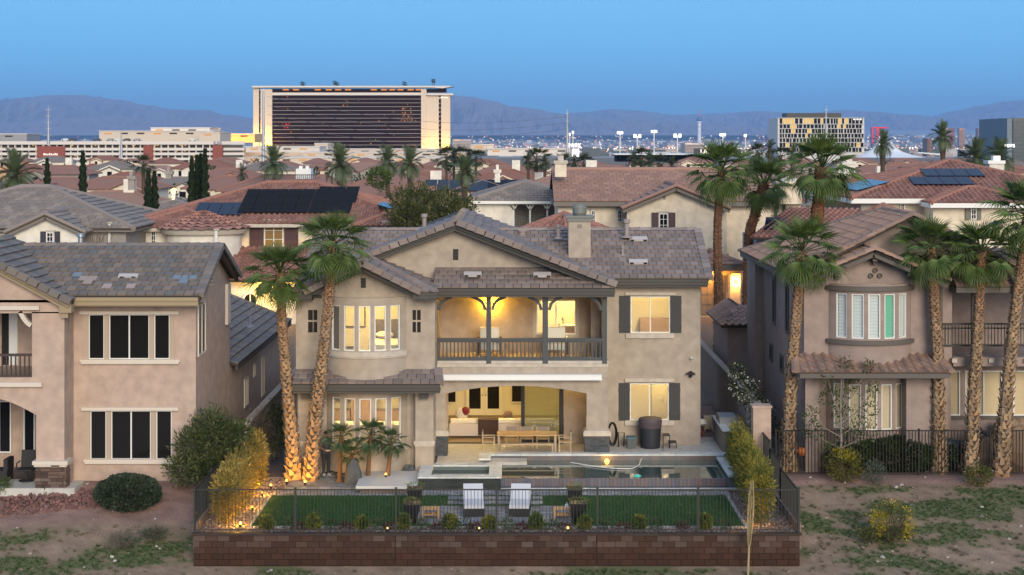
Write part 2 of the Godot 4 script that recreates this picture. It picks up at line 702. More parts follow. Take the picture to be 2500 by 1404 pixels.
func ground() -> void:
	var rows := []
	var d := 50.0
	while d < 66.0:
		rows.append(d)
		d += .16
	for e in [67, 70, 74, 79.5, 80.5, 83, 86, 89, 92, 96, 100, 110, 125, 150, 170, 200, 230, 260, 400, 650, 1000, 1500, 2500, 4000, 6000, 9000, 12500, 16000, 21000, 27000, 33000]:
		rows.append(float(e))
	var n1 := noise(21, .16, 4)
	var n2 := noise(22, .9, 3)
	var n3 := noise(23, .05, 3)
	var cols := 380
	var pos := PackedVector3Array()
	var col := PackedColorArray()
	var nor := PackedVector3Array()
	grass_spots.clear()
	for r in rows.size():
		var dd: float = rows[r]
		var w := maxf(36.0, dd * .6)
		for k in cols + 1:
			var x := w * (2.0 * k / cols - 1.0)
			var y := gh(x, dd)
			if x > -10.8 and x < 9.8 and dd > 56.3 and dd < 80:
				y -= 1.2
			pos.append(Vector3(x, y, -dd))
			nor.append(Vector3(0, 1, .25 if dd < 62.6 else 0.0).normalized())
			col.append(ground_color(x, dd, n1, n2, n3, true))
	var ix := PackedInt32Array()
	for r in rows.size() - 1:
		for k in cols:
			var a := r * (cols + 1) + k
			ix.append_array([a, a + cols + 1, a + 1, a + 1, a + cols + 1, a + cols + 2])
	var arr := []
	arr.resize(Mesh.ARRAY_MAX)
	arr[Mesh.ARRAY_VERTEX] = pos
	arr[Mesh.ARRAY_NORMAL] = nor
	arr[Mesh.ARRAY_COLOR] = col
	arr[Mesh.ARRAY_INDEX] = ix
	var m := ArrayMesh.new()
	m.add_surface_from_arrays(Mesh.PRIMITIVE_TRIANGLES, arr)
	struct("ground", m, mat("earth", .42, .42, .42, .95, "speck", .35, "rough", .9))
	# short weeds standing in the green patches, pebbles on the bare earth
	var blades := MB.new()
	for i in 7:
		var a := TAU * i / 7.0
		var o := Vector3(cos(a), 0, sin(a)) * rf(.01, .06)
		var t := Vector3(cos(a), 0, sin(a)) * rf(.03, .12) + Vector3(0, rf(.05, .11), 0)
		var s := Vector3(-sin(a), 0, cos(a)) * .012
		blades.col = jit(Color(.8, .8, .8), .2, .15)
		blades.tri(o - s, o + s, o + t)
	var pl := []
	var pc := []
	for g in grass_spots:
		for q in 2:
			var x: float = g.x + rf(-.1, .1)
			var e: float = g.y + rf(-.08, .08)
			pl.append(Transform3D(Basis(Vector3.UP, rf(0, TAU)).scaled(Vector3.ONE * rf(.35, 1.35)), Vector3(x, gh(x, e), -e)))
			pc.append(jit(Color(.055, .12, .022) if rng.randf() < g.z * .9 else [Color(.10, .115, .045), Color(.21, .175, .095), Color(.14, .12, .06)][rng.randi() % 3], .35, .1))
	stuff(scatter(self, "weed_cover", blades.mesh(), leafy("weed", 1, 1, 1, .2), pl, pc))
	var rk := MB.new()
	rk.ball(Vector3.ZERO, Vector3(.5, .36, .42), 4, 6, noise(31, 1.0, 2), .5)
	var sp := []
	var sc := []
	for i in 2600:
		var x := rf(-30, 30)
		var e := rf(54, 63)
		if x > -11.2 and x < 10.2 and e > 55.9:
			continue
		var big := pow(rng.randf(), 7.0)
		sp.append(Transform3D(Basis(Vector3.UP, rf(0, TAU)).scaled(Vector3.ONE * (.03 + .16 * big)), Vector3(x, gh(x, e) + .01, -e)))
		sc.append(jit(Color(.40, .35, .31) if rng.randf() < .35 else Color(.22, .165, .14), .25, .05))
	stuff(scatter(self, "pebbles", rk.mesh(), mat("pebble", 1, 1, 1, .9), sp, sc))
	# a heap of red stones by the left neighbour's patio
	sp = []
	sc = []
	for i in 900:
		var a := rf(0, TAU)
		var q := sqrt(rng.randf())
		var x := X(95, 61) + cos(a) * q * 2.9
		var e := 60.9 + sin(a) * q * 1.1
		sp.append(Transform3D(Basis(Vector3(rf(-1, 1), rf(.2, 1), rf(-1, 1)).normalized(), rf(0, TAU)).scaled(Vector3.ONE * rf(.07, .2)), Vector3(x, gh(x, e) + .22 * (1 - q), -e)))
		sc.append(jit(Color(.17, .085, .075), .35, .1))
	stuff(scatter(self, "red_stone_heap", rk.mesh(), mats["pebble"], sp, sc))

var grass_spots := []

func ground_color(x: float, d: float, n1: FastNoiseLite, n2: FastNoiseLite, n3: FastNoiseLite, keep := false) -> Color:
	var dirt := Color(.245, .172, .122)
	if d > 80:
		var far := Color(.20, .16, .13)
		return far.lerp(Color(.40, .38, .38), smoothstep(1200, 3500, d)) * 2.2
	if d > 66:
		return Color(.46, .38, .34)
	var a := n1.get_noise_2d(x * 1.3, d * 2.6)
	var b := n2.get_noise_2d(x, d * 1.6)
	var c := dirt * (1.0 + .34 * b + rng.randf_range(-.16, .16) + .25 * n3.get_noise_2d(x * 2, d * 2))
	var gravel := smoothstep(58.2, 59.2, d + a * 1.2) if x < -10 else smoothstep(61.8, 62.4, d + a * .5)
	c = c.lerp(Color(.25, .155, .13) * (1.0 + .4 * b), gravel)
	var g := smoothstep(.02, .12, a + .4 * b + (.05 if x > 0 else .02)) * (1.0 - gravel)
	var dry := smoothstep(-.3, .1, a + .3 * b) * (1 - gravel)
	c = c.lerp(Color(.185, .145, .085), dry * .75)
	c = c.lerp(Color(.072, .10, .034), g * .7)
	if keep and gravel < .5 and rng.randf() < .1 + .75 * g + .25 * dry and absf(x) < 30 and d > 53 and d < 62:
		if not (x > -11.2 and x < 10.2 and d > 55.9):
			grass_spots.append(Vector3(x, d, g))
	c *= 2.3
	c.a = 1
	return c

# ---------------------------------------------------------------- the house in the middle
func arc_band(b: MB, cx: float, dc: float, r0: float, r1: float, y0: float, y1: float, a0: float, a1: float, n: int) -> void:
	for i in n:
		var u := a0 + (a1 - a0) * i / n
		var w := a0 + (a1 - a0) * (i + 1) / n
		var du := Vector3(sin(u), 0, cos(u))
		var dw := Vector3(sin(w), 0, cos(w))
		var o := Vector3(cx, 0, -dc)
		var lo := Vector3(0, y0, 0)
		var hi := Vector3(0, y1, 0)
		b.tri_n(o + du * r1 + lo, o + dw * r1 + lo, o + dw * r1 + hi, du, dw, dw)
		b.tri_n(o + du * r1 + lo, o + dw * r1 + hi, o + du * r1 + hi, du, dw, du)
		b.quad(o + dw * r0 + lo, o + du * r0 + lo, o + du * r0 + hi, o + dw * r0 + hi)
		b.quad(o + du * r1 + hi, o + dw * r1 + hi, o + dw * r0 + hi, o + du * r0 + hi)
		b.quad(o + du * r0 + lo, o + dw * r0 + lo, o + dw * r1 + lo, o + du * r1 + lo)

func bow(b: MB, house: Node, cx: float, dc: float, r: float, cen: Array, hw: float, amax: float, y0: float, y1: float, wy0: float, wy1: float, opts: Array) -> void:
	var a := -amax
	var t := .14
	for i in cen.size() + 1:
		var e: float = amax if i == cen.size() else cen[i] - hw
		arc_band(b, cx, dc, r - t, r, y0, y1, a, e, maxi(1, int((e - a) / .12)))
		if i < cen.size():
			var c: float = cen[i]
			arc_band(b, cx, dc, r - t, r, y0, wy0, c - hw, c + hw, 2)
			arc_band(b, cx, dc, r - t, r, wy1, y1, c - hw, c + hw, 2)
			var nrm := Vector3(sin(c), 0, cos(c))
			var xf := Transform3D(Basis(Vector3(cos(c), 0, -sin(c)), Vector3.UP, nrm), Vector3(cx, wy0, -dc) + nrm * r * cos(hw))
			window(house, xf, 2 * r * sin(hw), wy1 - wy0, opts[i % opts.size()])
			a = c + hw

func room(house: Node, x0: float, x1: float, y0: float, y1: float, d0: float, d1: float, wallm: Material, floorm: Material) -> void:
	var b := MB.new()
	b.box(x0 - .1, y0, -d1 - .1, x1 + .1, y1, -d1)
	b.box(x0 - .1, y0, -d1, x0, y1, -d0)
	b.box(x1, y0, -d1, x1 + .1, y1, -d0)
	b.box(x0 - .1, y1, -d1 - .1, x1 + .1, y1 + .12, -d0)
	put(house, "room_lining", b, wallm)
	var f := MB.new()
	f.box(x0 - .1, y0 - .1, -d1 - .1, x1 + .1, y0, -d0)
	put(house, "room_floor", f, floorm)

func shutter(house: Node, x0: float, y0: float, x1: float, y1: float, d: float, m: Material, boards := 4) -> void:
	var f := MB.new()
	var l := X(x0, d)
	var r := X(x1, d)
	var lo := Y(y1, d)
	var hi := Y(y0, d)
	f.box(l + .01, lo + .01, -d, r - .01, hi - .01, -d + .004)
	var s := put(house, "shutter", f, m)
	for k in [.14, .78]:
		f = MB.new()
		f.box(l, lo + (hi - lo) * k, -d + .0285, r, lo + (hi - lo) * (k + .08), -d + .05)
		put(s, "batten", f, m)
	for i in boards:
		var b := MB.new()
		var a := l + (r - l) * i / boards
		b.box(a + .008, lo, -d + .002, a + (r - l) / boards - .008, hi, -d + .028)
		put(s, "board", b, m)

func flat_style(key: String, m: Material, cols: Array, w := .34, e := .37, th := .06) -> Dictionary:
	return {"key": key, "kind": "flat", "mat": m, "cols": cols, "w": w, "e": e, "th": th, "bond": true}

func main_house() -> void:
	var h := thing("stucco_house", "large beige two-storey house with lit windows, covered balcony and pool behind it", "house", Vector3(-.3, 0, -69))
	var st := mat("beige stucco", .39, .325, .265, .92, "blotch", .23, "bump", .35)
	var tr := mat("dark taupe trim", .058, .053, .047, .6)
	var pale := mat("pale trim", .50, .44, .375, .85, "blotch", .3)
	var white := mat("white paint", .74, .73, .71, .5)
	var rt := mat("concrete tile", .84, .81, .78, .85, "grit", .9, "rough", .5)
	var cols := [Color(.33, .265, .245), Color(.29, .24, .23), Color(.37, .305, .285), Color(.31, .265, .26), Color(.27, .23, .225), Color(.40, .335, .315), Color(.33, .275, .265), Color(.35, .285, .265)]
	var sty := flat_style("plum", rt, cols, .36, .40, .085)
	budget[h] = 300
	var a := 65.5   # upper wall of the left bay
	var wing := 69.8
	var porch := 67.35
	var up_r := hole_px(1540, 724, 1636, 813, wing)
	var lo_r := hole_px(1538, 936, 1633, 1026, wing)
	var b := MB.new()
	# right wing and the shell
	b.wall(3.95, 8.03, -.3, 7.1, -wing, .22, [up_r, lo_r])
	b.box(7.83, -.3, -79, 8.03, 7.1, -wing - .22)
	b.box(-8.64, -.3, -79, -8.44, 7.1, -a - .2)
	b.box(-8.64, -.3, -79.2, 8.03, 7.1, -79)
	b.prism(PackedVector2Array([Vector2(7.83, 7.1), Vector2(8.03, 7.1), Vector2(8.03, 7.2), Vector2(7.83, 7.2)]), -78, -wing - .3)
	# upper bay wall with its gable, two rows of slots
	var sl := []
	for q in [[752, 763.5], [765, 774.5], [1007, 1015.5], [1018, 1027]]:
		sl.append(hole_px(q[0], 757, q[1], 782, a))
		sl.append(hole_px(q[0], 786, q[1], 812, a))
	var bowx := X(890, 64.7)
	sl.append([bowx - 1.58, 3.0, bowx + 1.58, 6.55])
	b.wall(-8.64, X(1062, a), 3.2, 7.05, -a, .2, sl)
	for q in [[752, 774.5], [1007, 1027]]:
		var back := MB.new()
		pbox(back, q[0], 756, q[1], 813, a + .12, .05)
		put(h, "slot_back", back, mat("dark recess", .02, .018, .016, .9))
	b.wall(X(1062, a) - .2, X(1062, a), 3.2, 7.05, -a - .2, .01)
	b.box(X(1062, a) - .2, 3.4, -70.6, X(1062, a), 7.0, -a - .2)
	b.prism(PackedVector2Array([Vector2(-7.75, 7.05), Vector2(-4.0, 7.05), Vector2(-5.88, 7.99)]), -a - .2, -a)
	var th := [-.67, -.328, 0.0, .328, .67]
	var clear := glass("clear pane", .9, .95, .95, .10)
	var wo := {"glass": clear, "border": .045, "frame": mat("white frame", .74, .73, .70, .5)}
	bow(b, h, bowx, 66.58, 1.93, th, .122, .975, 3.1, 6.72, 4.63, 6.42, [wo])
	var sill := MB.new()
	arc_band(sill, bowx, 66.58, 1.9, 2.03, 4.40, 4.6, -.93, .93, 16)
	arc_band(sill, bowx, 66.58, 1.9, 1.99, 4.34, 4.40, -.93, .93, 16)
	put(h, "bow_sill", sill, pale)
	# lower bay: two piers and a bow window set between them
	for q in [[727, 772], [1014, 1058]]:
		pbox(b, q[0], 940, q[1], 1150, 65.3, 1.2)
		var band := MB.new()
		band.box(X(q[0], 65.3) - .06, .84, -66.4, X(q[1], 65.3) + .06, .98, -65.24)
		band.box(X(q[0], 65.3) - .03, .76, -66.4, X(q[1], 65.3) + .03, .84, -65.27)
		put(h, "pier_band", band, pale)
		var cb := MB.new()
		var cx: float = X((q[0] + q[1]) / 2, 65.3)
		cb.box(cx - .17, 2.7, -65.3, cx + .17, 2.95, -64.95)
		cb.box(cx - .17, 2.95, -65.3, cx + .17, 3.15, -64.75)
		put(h, "corbel", cb, tr)
	b.box(X(1058, 65.3) - .2, -.3, -70, X(1058, 65.3), 3.4, -66.5)
	var lx := X(892, 65.2)
	var l0 := [lx - 1.62, -.4, lx + 1.62, 2.95]
	b.wall(X(760, 65.9), X(1025, 65.9), -.3, 3.3, -65.95, .2, [l0])
	bow(b, h, lx, 67.05, 1.95, th, .122, .98, -.3, 3.0, .77, 2.69, [wo])
	var ls := MB.new()
	arc_band(ls, lx, 67.05, 1.92, 2.03, .55, .72, -.95, .95, 16)
	put(h, "bow_sill", ls, pale)
	# porch: arch, columns, balcony slab
	var pts := PackedVector2Array([Vector2(X(1058, porch), Y(887, porch)), Vector2(X(1058, porch), 0), Vector2(X(1088, porch), 0)])
	for i in 17:
		var t := i / 16.0
		pts.append(Vector2(X(lerpf(1088, 1432, t), porch), Y(lerpf(961, 961, t) - 19.0 * (1.0 - pow(2.0 * t - 1.0, 2)), porch)))
	pts.append_array([Vector2(X(1432, porch), 0), Vector2(X(1484, porch), 0), Vector2(X(1484, porch), Y(887, porch))])
	b.prism(pts, -porch - .55, -porch)
	b.box(X(1484, porch) - .2, 0, -wing, X(1484, porch), 7.0, -porch - .55)
	b.box(X(1058, porch), 3.3, -70.8, X(1484, porch) - .2, 3.8, -porch - .55)
	b.box(X(1484, porch) - .6, 3.8, -wing, X(1484, porch) - .22, 6.9, -porch - 1.9)
	var bw := hole_px(1309, 732, 1406, 817, 70.6)
	b.wall(X(1058, porch), 3.95, 3.8, 6.9, -70.6, .2, [bw])
	var slider := [X(1094, 70), 0, X(1377, 70), 2.95]
	b.wall(-3.2, 3.95, -.2, 3.3, -70.0, .2, [slider])
	put(h, "wall", b, st)
	var gw := MB.new()
	gw.prism(PackedVector2Array([Vector2(-7.0, 6.9), Vector2(3.9, 6.9), Vector2(3.9, 7.1), Vector2(-2.33, 9.47), Vector2(-7.0, 7.7)]), -68.6, -68.4)
	put(h, "gable_wall", gw, st)
	var ceil := MB.new()
	ceil.box(-3.2, 6.62, -70.6, 3.95, 6.7, -66.9)
	put(h, "balcony_ceiling", ceil, pale)
	var ledge := MB.new()
	ledge.box(X(1064, porch) - .15, 3.78, -porch - .6, X(1484, porch) + .04, 3.9, -porch + .07)
	ledge.box(X(1064, porch) - .1, 3.64, -porch - .1, X(1484, porch) + .02, 3.78, -porch + .03)
	put(h, "balcony_ledge", ledge, pale)
	for q in [[1060, 1090], [1430, 1485]]:
		var stn := MB.new()
		stn.box(X(q[0], porch) - .04, 0, -porch - .62, X(q[1], porch) + .04, .82, -porch + .1)
		var base := put(h, "column_base", stn, mat("slate stack core", .05, .052, .055, .9))
		for row in 9:
			var x := X(q[0], porch) - .05
			while x < X(q[1], porch) + .0:
				var w := minf(rf(.16, .4), X(q[1], porch) + .05 - x)
				var s := MB.new()
				s.col = jit(Color(.8, .82, .86), .3, .05)
				s.box(x, row * .091 + .004, -porch + .05, x + w - .008, row * .091 + .087, -porch + rf(.11, .135))
				put(base, "stone", s, mat("slate", .10, .105, .11, .85, "grit", 1.2))
				x += w
		var cap := MB.new()
		cap.box(X(q[0], porch) - .1, .82, -porch - .68, X(q[1], porch) + .1, .98, -porch + .17)
		cap.box(X(q[0], porch) - .06, .98, -porch - .64, X(q[1], porch) + .06, 1.04, -porch + .12)
		put(h, "column_cap", cap, pale)
	# trim round windows
	for q in [[1527, 714, 1650, 721], [1528, 814, 1646, 826], [1526, 924, 1647, 933], [1526, 1027, 1646, 1039]]:
		var t := MB.new()
		pbox(t, q[0], q[1], q[2], q[3], wing - .1, .098)
		put(h, "window_trim", t, pale)
	for q in [[1511, 722, 1539, 813], [1636, 722, 1664, 813], [1510, 935, 1538, 1027], [1633, 935, 1661, 1026]]:
		shutter(h, q[0], q[1], q[2], q[3], wing, mat("charcoal shutter", .035, .034, .036, .6))
	win_px(h, 1540, 724, 1636, 813, wing, {"glass": clear, "cols": 2, "border": .04, "frame": mats["white frame"]})
	win_px(h, 1538, 936, 1633, 1026, wing, {"glass": clear, "cols": 2, "border": .04, "frame": mats["white frame"]})
	var bt := MB.new()
	var hp: Array = [bw[0], bw[1], bw[2], bw[3]]
	bt.wall(hp[0] - .13, hp[2] + .13, hp[1] - .13, hp[3] + .13, -70.57, .03, [hp])
	put(h, "window_trim", bt, pale)
	win_px(h, 1309, 732, 1406, 817, 70.6, {"glass": clear, "cols": 2, "border": .05, "frame": mats["white frame"]})
	# vents
	for q in [[1106, 608, 1119, 635, 68.4], [881, 679, 893, 703, a]]:
		var v := MB.new()
		pbox(v, q[0], q[1], q[2], q[3], q[4] - .015, .02)
		var vent := put(h, "gable_vent", v, mat("dark recess"))
		for i in 6:
			var s := MB.new()
			var yy: float = lerpf(q[1] + 2, q[3] - 2, i / 5.0)
			pbox(s, q[0] + 1, yy - .8, q[2] - 1, yy + .5, q[4] - .03, .012)
			put(vent, "slat", s, tr)
	# balcony timber
	var wood := mat("slate timber", .055, .06, .066, .6)
	for q in [[1060, 1068], [1187, 1199], [1324.5, 1338], [1470, 1482]]:
		var p := MB.new()
		pbox(p, q[0], 724, q[1], 888, porch - .08, .2)
		put(h, "balcony_post", p, wood)
	for q in [[1068, 1], [1187, -1], [1199, 1], [1324.5, -1], [1338, 1], [1470, -1]]:
		var br := MB.new()
		var x := X(q[0], porch)
		var dir: float = q[1]
		var prev := Vector3.ZERO
		for i in 7:
			var t := i / 6.0
			var p := Vector3(x + dir * (.05 + .55 * pow(t, 1.0) - .12 * sin(t * PI)), Y(757, porch) + .55 * t + .12 * sin(t * PI) * 0.6, -porch - .03)
			if i > 0:
				br.bar(prev, p, .12, .16, Vector3.BACK)
			prev = p
		put(h, "brace", br, wood)
	var beam := MB.new()
	pbox(beam, 1060, 717, 1485, 725, porch - .1, .35)
	put(h, "balcony_beam", beam, pale)
	for s in [[1068, 1187], [1199, 1324.5], [1338, 1470]]:
		var rail := MB.new()
		pbox(rail, s[0], 826, s[1], 832, porch - .07, .14)
		pbox(rail, s[0], 832, s[1], 836, porch - .02, .06)
		pbox(rail, s[0], 872, s[1], 882, porch - .02, .06)
		var r := put(h, "balcony_railing", rail, wood)
		var n := int((s[1] - s[0]) / 9.0)
		for i in n:
			var bl := MB.new()
			var x: float = s[0] + (s[1] - s[0]) * (i + .5) / n
			pbox(bl, x - 1.5, 836, x + 1.5, 872, porch - .012, .045)
			put(r, "baluster", bl, wood)
	# sliding glass leaf
	var blk := metal("black metal", .012, .012, .013, .4, .3)
	var sf := MB.new()
	for q in [[1272, 1281], [1365, 1376]]:
		pbox(sf, q[0], 930, q[1], 1083, 69.93, .06)
	pbox(sf, 1281, 1074, 1365, 1083, 69.93, .06)
	pbox(sf, 1281, 930, 1365, 938, 69.93, .06)
	pbox(sf, 1094, 1081, 1376, 1084, 69.97, .2)
	var leaf := put(h, "sliding_door", sf, blk)
	var gp := MB.new()
	var q0 := hole_px(1281, 938, 1365, 1074, 69.95)
	gp.quad(Vector3(q0[0], q0[1], -69.96), Vector3(q0[2], q0[1], -69.96), Vector3(q0[2], q0[3], -69.96), Vector3(q0[0], q0[3], -69.96))
	put(leaf, "pane", gp, glass("tinted pane", .10, .12, .04, .55))
	# roof planes, nearest first
	roof(h, [Vector3(-8.75, 6.98, -64.7), Vector3(-8.1, 6.98, -64.7), Vector3(-5.98, 8.1, -67.5)], sty)
	roof(h, [Vector3(-3.68, 6.98, -64.7), Vector3(-3.0, 6.98, -64.7), Vector3(-5.78, 8.1, -67.5)], sty)
	roof(h, [Vector3(-8.65, 3.37, -64.45), Vector3(-2.83, 3.37, -64.45), Vector3(-2.95, 3.79, -65.5), Vector3(-8.65, 3.79, -65.5)], sty)
	roof(h, [Vector3(-3.58, 7.0, -64.6), Vector3(-3.58, 7.0, -67.6), Vector3(-5.89, 8.15, -67.6), Vector3(-5.89, 8.15, -64.6)], sty)
	roof(h, [Vector3(-8.2, 7.0, -67.6), Vector3(-8.2, 7.0, -64.6), Vector3(-5.89, 8.15, -64.6), Vector3(-5.89, 8.15, -67.6)], sty)
	roof(h, [Vector3(-3.2, 6.94, -66.75), Vector3(4.2, 6.94, -66.75), Vector3(3.3, 7.62, -68.45), Vector3(-3.2, 7.62, -68.45)], sty)
	roof(h, [Vector3(4.25, 7.1, -66.75), Vector3(4.25, 7.1, -80), Vector3(-2.33, 9.6, -80), Vector3(-2.33, 9.6, -67.75)], sty)
	roof(h, [Vector3(3.0, 7.12, -69.2), Vector3(8.33, 7.12, -69.2), Vector3(8.33, 8.92, -73.7), Vector3(-.8, 8.92, -73.7)], sty)
	roof(h, [Vector3(-9.0, 7.07, -74), Vector3(-9.0, 7.07, -67.75), Vector3(-2.33, 9.6, -67.75), Vector3(-2.33, 9.6, -74)], sty)
	roof(h, [Vector3(-3.0, 6.98, -64.7), Vector3(-3.0, 6.98, -71), Vector3(-5.88, 8.13, -71), Vector3(-5.88, 8.13, -67.57)], sty)
	roof(h, [Vector3(-8.9, 7.12, -69.2), Vector3(-8.7, 7.12, -69.2), Vector3(-4.0, 8.92, -73.7), Vector3(-8.9, 8.92, -73.7)], sty)
	var hid := sty.duplicate()
	hid.kind = "none"
	roof(h, [Vector3(-8.75, 6.98, -71), Vector3(-8.75, 6.98, -64.7), Vector3(-5.88, 8.13, -67.57), Vector3(-5.88, 8.13, -71)], sty)
	roof(h, [Vector3(8.33, 6.6, -79.5), Vector3(-8.9, 6.6, -79.5), Vector3(-8.9, 8.92, -73.7), Vector3(8.33, 8.92, -73.7)], hid)
	roof(h, [Vector3(-9.0, 7.07, -80), Vector3(-9.0, 7.07, -74), Vector3(-2.33, 9.6, -74), Vector3(-2.33, 9.6, -80)], hid)
	# ridge, hip and rake tiles
	cap_row(h, Vector3(8.3, 8.96, -73.7), Vector3(-9, 8.96, -73.7), sty)
	cap_row(h, Vector3(-2.33, 9.63, -67.8), Vector3(-2.33, 9.63, -79), sty)
	cap_row(h, Vector3(4.3, 7.12, -66.75), Vector3(-2.2, 9.6, -67.72), sty, Vector3.BACK)
	cap_row(h, Vector3(-6.2, 8.16, -67.75), Vector3(-2.46, 9.58, -67.75), sty, Vector3.BACK)
	cap_row(h, Vector3(-3.58, 7.0, -64.58), Vector3(-5.8, 8.12, -64.58), sty, Vector3.BACK)
	cap_row(h, Vector3(-8.2, 7.0, -64.58), Vector3(-5.98, 8.12, -64.58), sty, Vector3.BACK)
	cap_row(h, Vector3(-5.89, 8.18, -64.6), Vector3(-5.89, 8.18, -70), sty)
	cap_row(h, Vector3(-3.0, 7.0, -64.7), Vector3(-5.88, 8.16, -67.57), sty)
	cap_row(h, Vector3(-8.75, 7.0, -64.7), Vector3(-5.88, 8.16, -67.57), sty)
	cap_row(h, Vector3(8.33, 7.12, -69.2), Vector3(8.33, 8.93, -73.6), sty, Vector3.RIGHT)
	cap_row(h, Vector3(-2.85, 3.39, -64.45), Vector3(-2.95, 3.8, -65.4), sty, Vector3.RIGHT)
	# eaves
	for q in [[-8.75, -7.9, 6.9, 64.72], [-3.75, -2.95, 6.9, 64.72], [-3.2, 4.2, 6.86, 66.77], [4.0, 8.3, 7.04, 69.22], [-8.65, -2.83, 3.29, 64.47]]:
		var g := MB.new()
		g.box(q[0], q[2] - .06, -q[3] - .1, q[1], q[2] + .04, -q[3] + .08)
		g.box(q[0], q[2] - .2, -q[3] - .1, q[1], q[2] - .06, -q[3] + .02)
		g.box(q[0] + .02, q[2] - .3, -q[3] - 1.0, q[1] - .02, q[2] - .22, -q[3] - .04)
		put(h, "eave_gutter", g, tr)
	var fr := MB.new()
	fr.box(3.95, 6.74, -69.8, 8.05, 6.98, -69.72)
	fr.box(-8.7, 6.66, -65.5, -7.6, 6.78, -65.42)
	put(h, "frieze_board", fr, tr)
	for q in [[Vector3(4.1, 6.98, -67.0), Vector3(-2.33, 9.42, -67.85)], [Vector3(-6.2, 7.98, -67.85), Vector3(-2.33, 9.45, -67.85)], [Vector3(-3.5, 6.86, -64.72), Vector3(-5.89, 8.0, -64.72)], [Vector3(-8.3, 6.86, -64.72), Vector3(-5.89, 8.0, -64.72)]]:
		var g := MB.new()
		g.bar(q[0], q[1], .1, .2)
		g.bar(q[0] + Vector3(0, -.16, -.1), q[1] + Vector3(0, -.16, -.1), .1, .14)
		put(h, "rake_board", g, tr)
	for q in [[-3.9, -3.3], [-8.4, -7.9]]:
		var g := MB.new()
		g.box(q[0], 6.68, -65.5, q[1], 6.98, -64.66)
		put(h, "eave_return", g, tr)
	# chimney
	var c := MB.new()
	pbox(c, 1388, 540, 1442, 640, 71, 1.0)
	var chim := put(h, "chimney", c, st)
	var cc := MB.new()
	pbox(cc, 1385, 532, 1446, 541, 70.94, 1.12)
	pbox(cc, 1381, 527, 1449, 532, 70.88, 1.24)
	put(chim, "cap", cc, mat("grey metal cap", .16, .165, .15, .5))
	var flue := MB.new()
	var fx := X(1415, 71.4)
	flue.lathe(Vector3(fx, Y(527, 71.4), -71.45), [Vector2(.24, 0), Vector2(.31, .12), Vector2(.31, .36), Vector2(.25, .5), Vector2(0, .5)], 14)
	put(chim, "flue", flue, mats["grey metal cap"])
	var cv := MB.new()
	pbox(cv, 1410, 548, 1421, 557, 70.98, .05)
	put(chim, "vent", cv, mat("tan vent", .22, .19, .15, .7))
	# roof vents and pipes
	for q in [[1133, 670, 1176, 677, 67.2], [1303, 671, 1346, 678, 67.2], [1537, 582, 1581, 590, 72.5], [1536, 638, 1582, 646, 70.3]]:
		var v := MB.new()
		var o := P((q[0] + q[2]) / 2, q[3], q[4])
		var w: float = (q[2] - q[0]) * q[4] / F
		v.xf = Transform3D(Basis(Vector3.RIGHT, .38), o)
		v.box(-w / 2, .02, -.3, w / 2, .12, .02)
		var ve := put(h, "roof_vent", v, mat("vent tile", .48, .43, .41, .8))
		for s in [-.36, .36]:
			var d := MB.new()
			d.xf = v.xf
			d.box(s * w - .08, .03, .015, s * w + .08, .11, .026)
			put(ve, "louver", d, mat("dark recess"))
	for q in [[1275, 562, 1275, 577, 73.3, .16], [1363, 548, 1363, 582, 72.2, .08], [1530, 535, 1530, 580, 72.6, .1], [1520, 600, 1520, 624, 71.2, .05], [1036, 522, 1036, 562, 75, .1]]:
		var v := MB.new()
		var o := P(q[0], q[3], q[4])
		var ht: float = (q[3] - q[1]) * q[4] / F
		var r: float = q[5]
		v.lathe(o, [Vector2(r * 2.6, 0), Vector2(r * 2.4, .05), Vector2(r, .08), Vector2(r, ht * .75), Vector2(r * 1.5, ht * .8), Vector2(r * 1.5, ht), Vector2(0, ht)], 10)
		put(h, "vent_pipe", v, mat("pipe paint", .30, .25, .23, .7))
	var aw := MB.new()
	pbox(aw, 1077, 915, 1469, 925, 67.0, .33)
	pbox(aw, 1077, 925, 1470, 929, 66.96, .28)
	single("awning", "white retracted awning cassette above the arched patio opening", "awning", aw, white)
	# rooms behind the glass
	var cream := mat("cream room paint", .62, .56, .43, .8)
	var plank := mat("plank floor", .28, .19, .11, .5)
	room(h, -8.4, -3.45, 3.66, 6.6, 65.72, 70.6, cream, mat("carpet", .3, .26, .22, .95))
	room(h, -8.4, -3.45, 0.05, 3.1, 66.2, 73.5, cream, plank)
	room(h, -3.2, 3.9, 0.02, 3.1, 70.2, 77.0, cream, plank)
	room(h, 1.0, 3.6, 3.82, 6.6, 70.8, 73.8, mat("bright bath paint", .72, .68, .58, .7), mat("tile floor", .5, .47, .42, .4))
	room(h, 4.2, 7.8, 3.9, 6.7, 70.05, 74, cream, mats["carpet"])
	room(h, 4.2, 7.8, 0.05, 3.0, 70.05, 74, cream, mats["carpet"])
	var warm := Color(1.0, .86, .52)
	for q in [[-5.9, 6.45, 68.0, 13.0], [-5.2, 2.95, 69.0, 10.0], [-7.2, 2.95, 69.5, 8.0], [-1.4, 2.95, 72.6, 9.0], [1.8, 2.95, 72.6, 7.0], [2.6, 6.45, 72.0, 12.0], [6.3, 6.55, 71.6, 8.0], [6.6, 2.9, 72.4, 5.0]]:
		bulb(h, "ceiling_light", Vector3(q[0], q[1], -q[2]), .09, warm, q[3], 6.0, .12)
	# a wall lantern behind the first balcony post
	var wl := P(1197, 742, 70.45)
	bulb(h, "wall_lantern", wl, .1, Color(1.0, .76, .2), 5.5, 5.0, .1)
	var wl2 := P(1210, 990, 69.0)
	bulb(h, "patio_downlight", Vector3(-.9, 3.22, -68.9), .06, Color(1.0, .80, .40), 2.6, 4.0, .08)
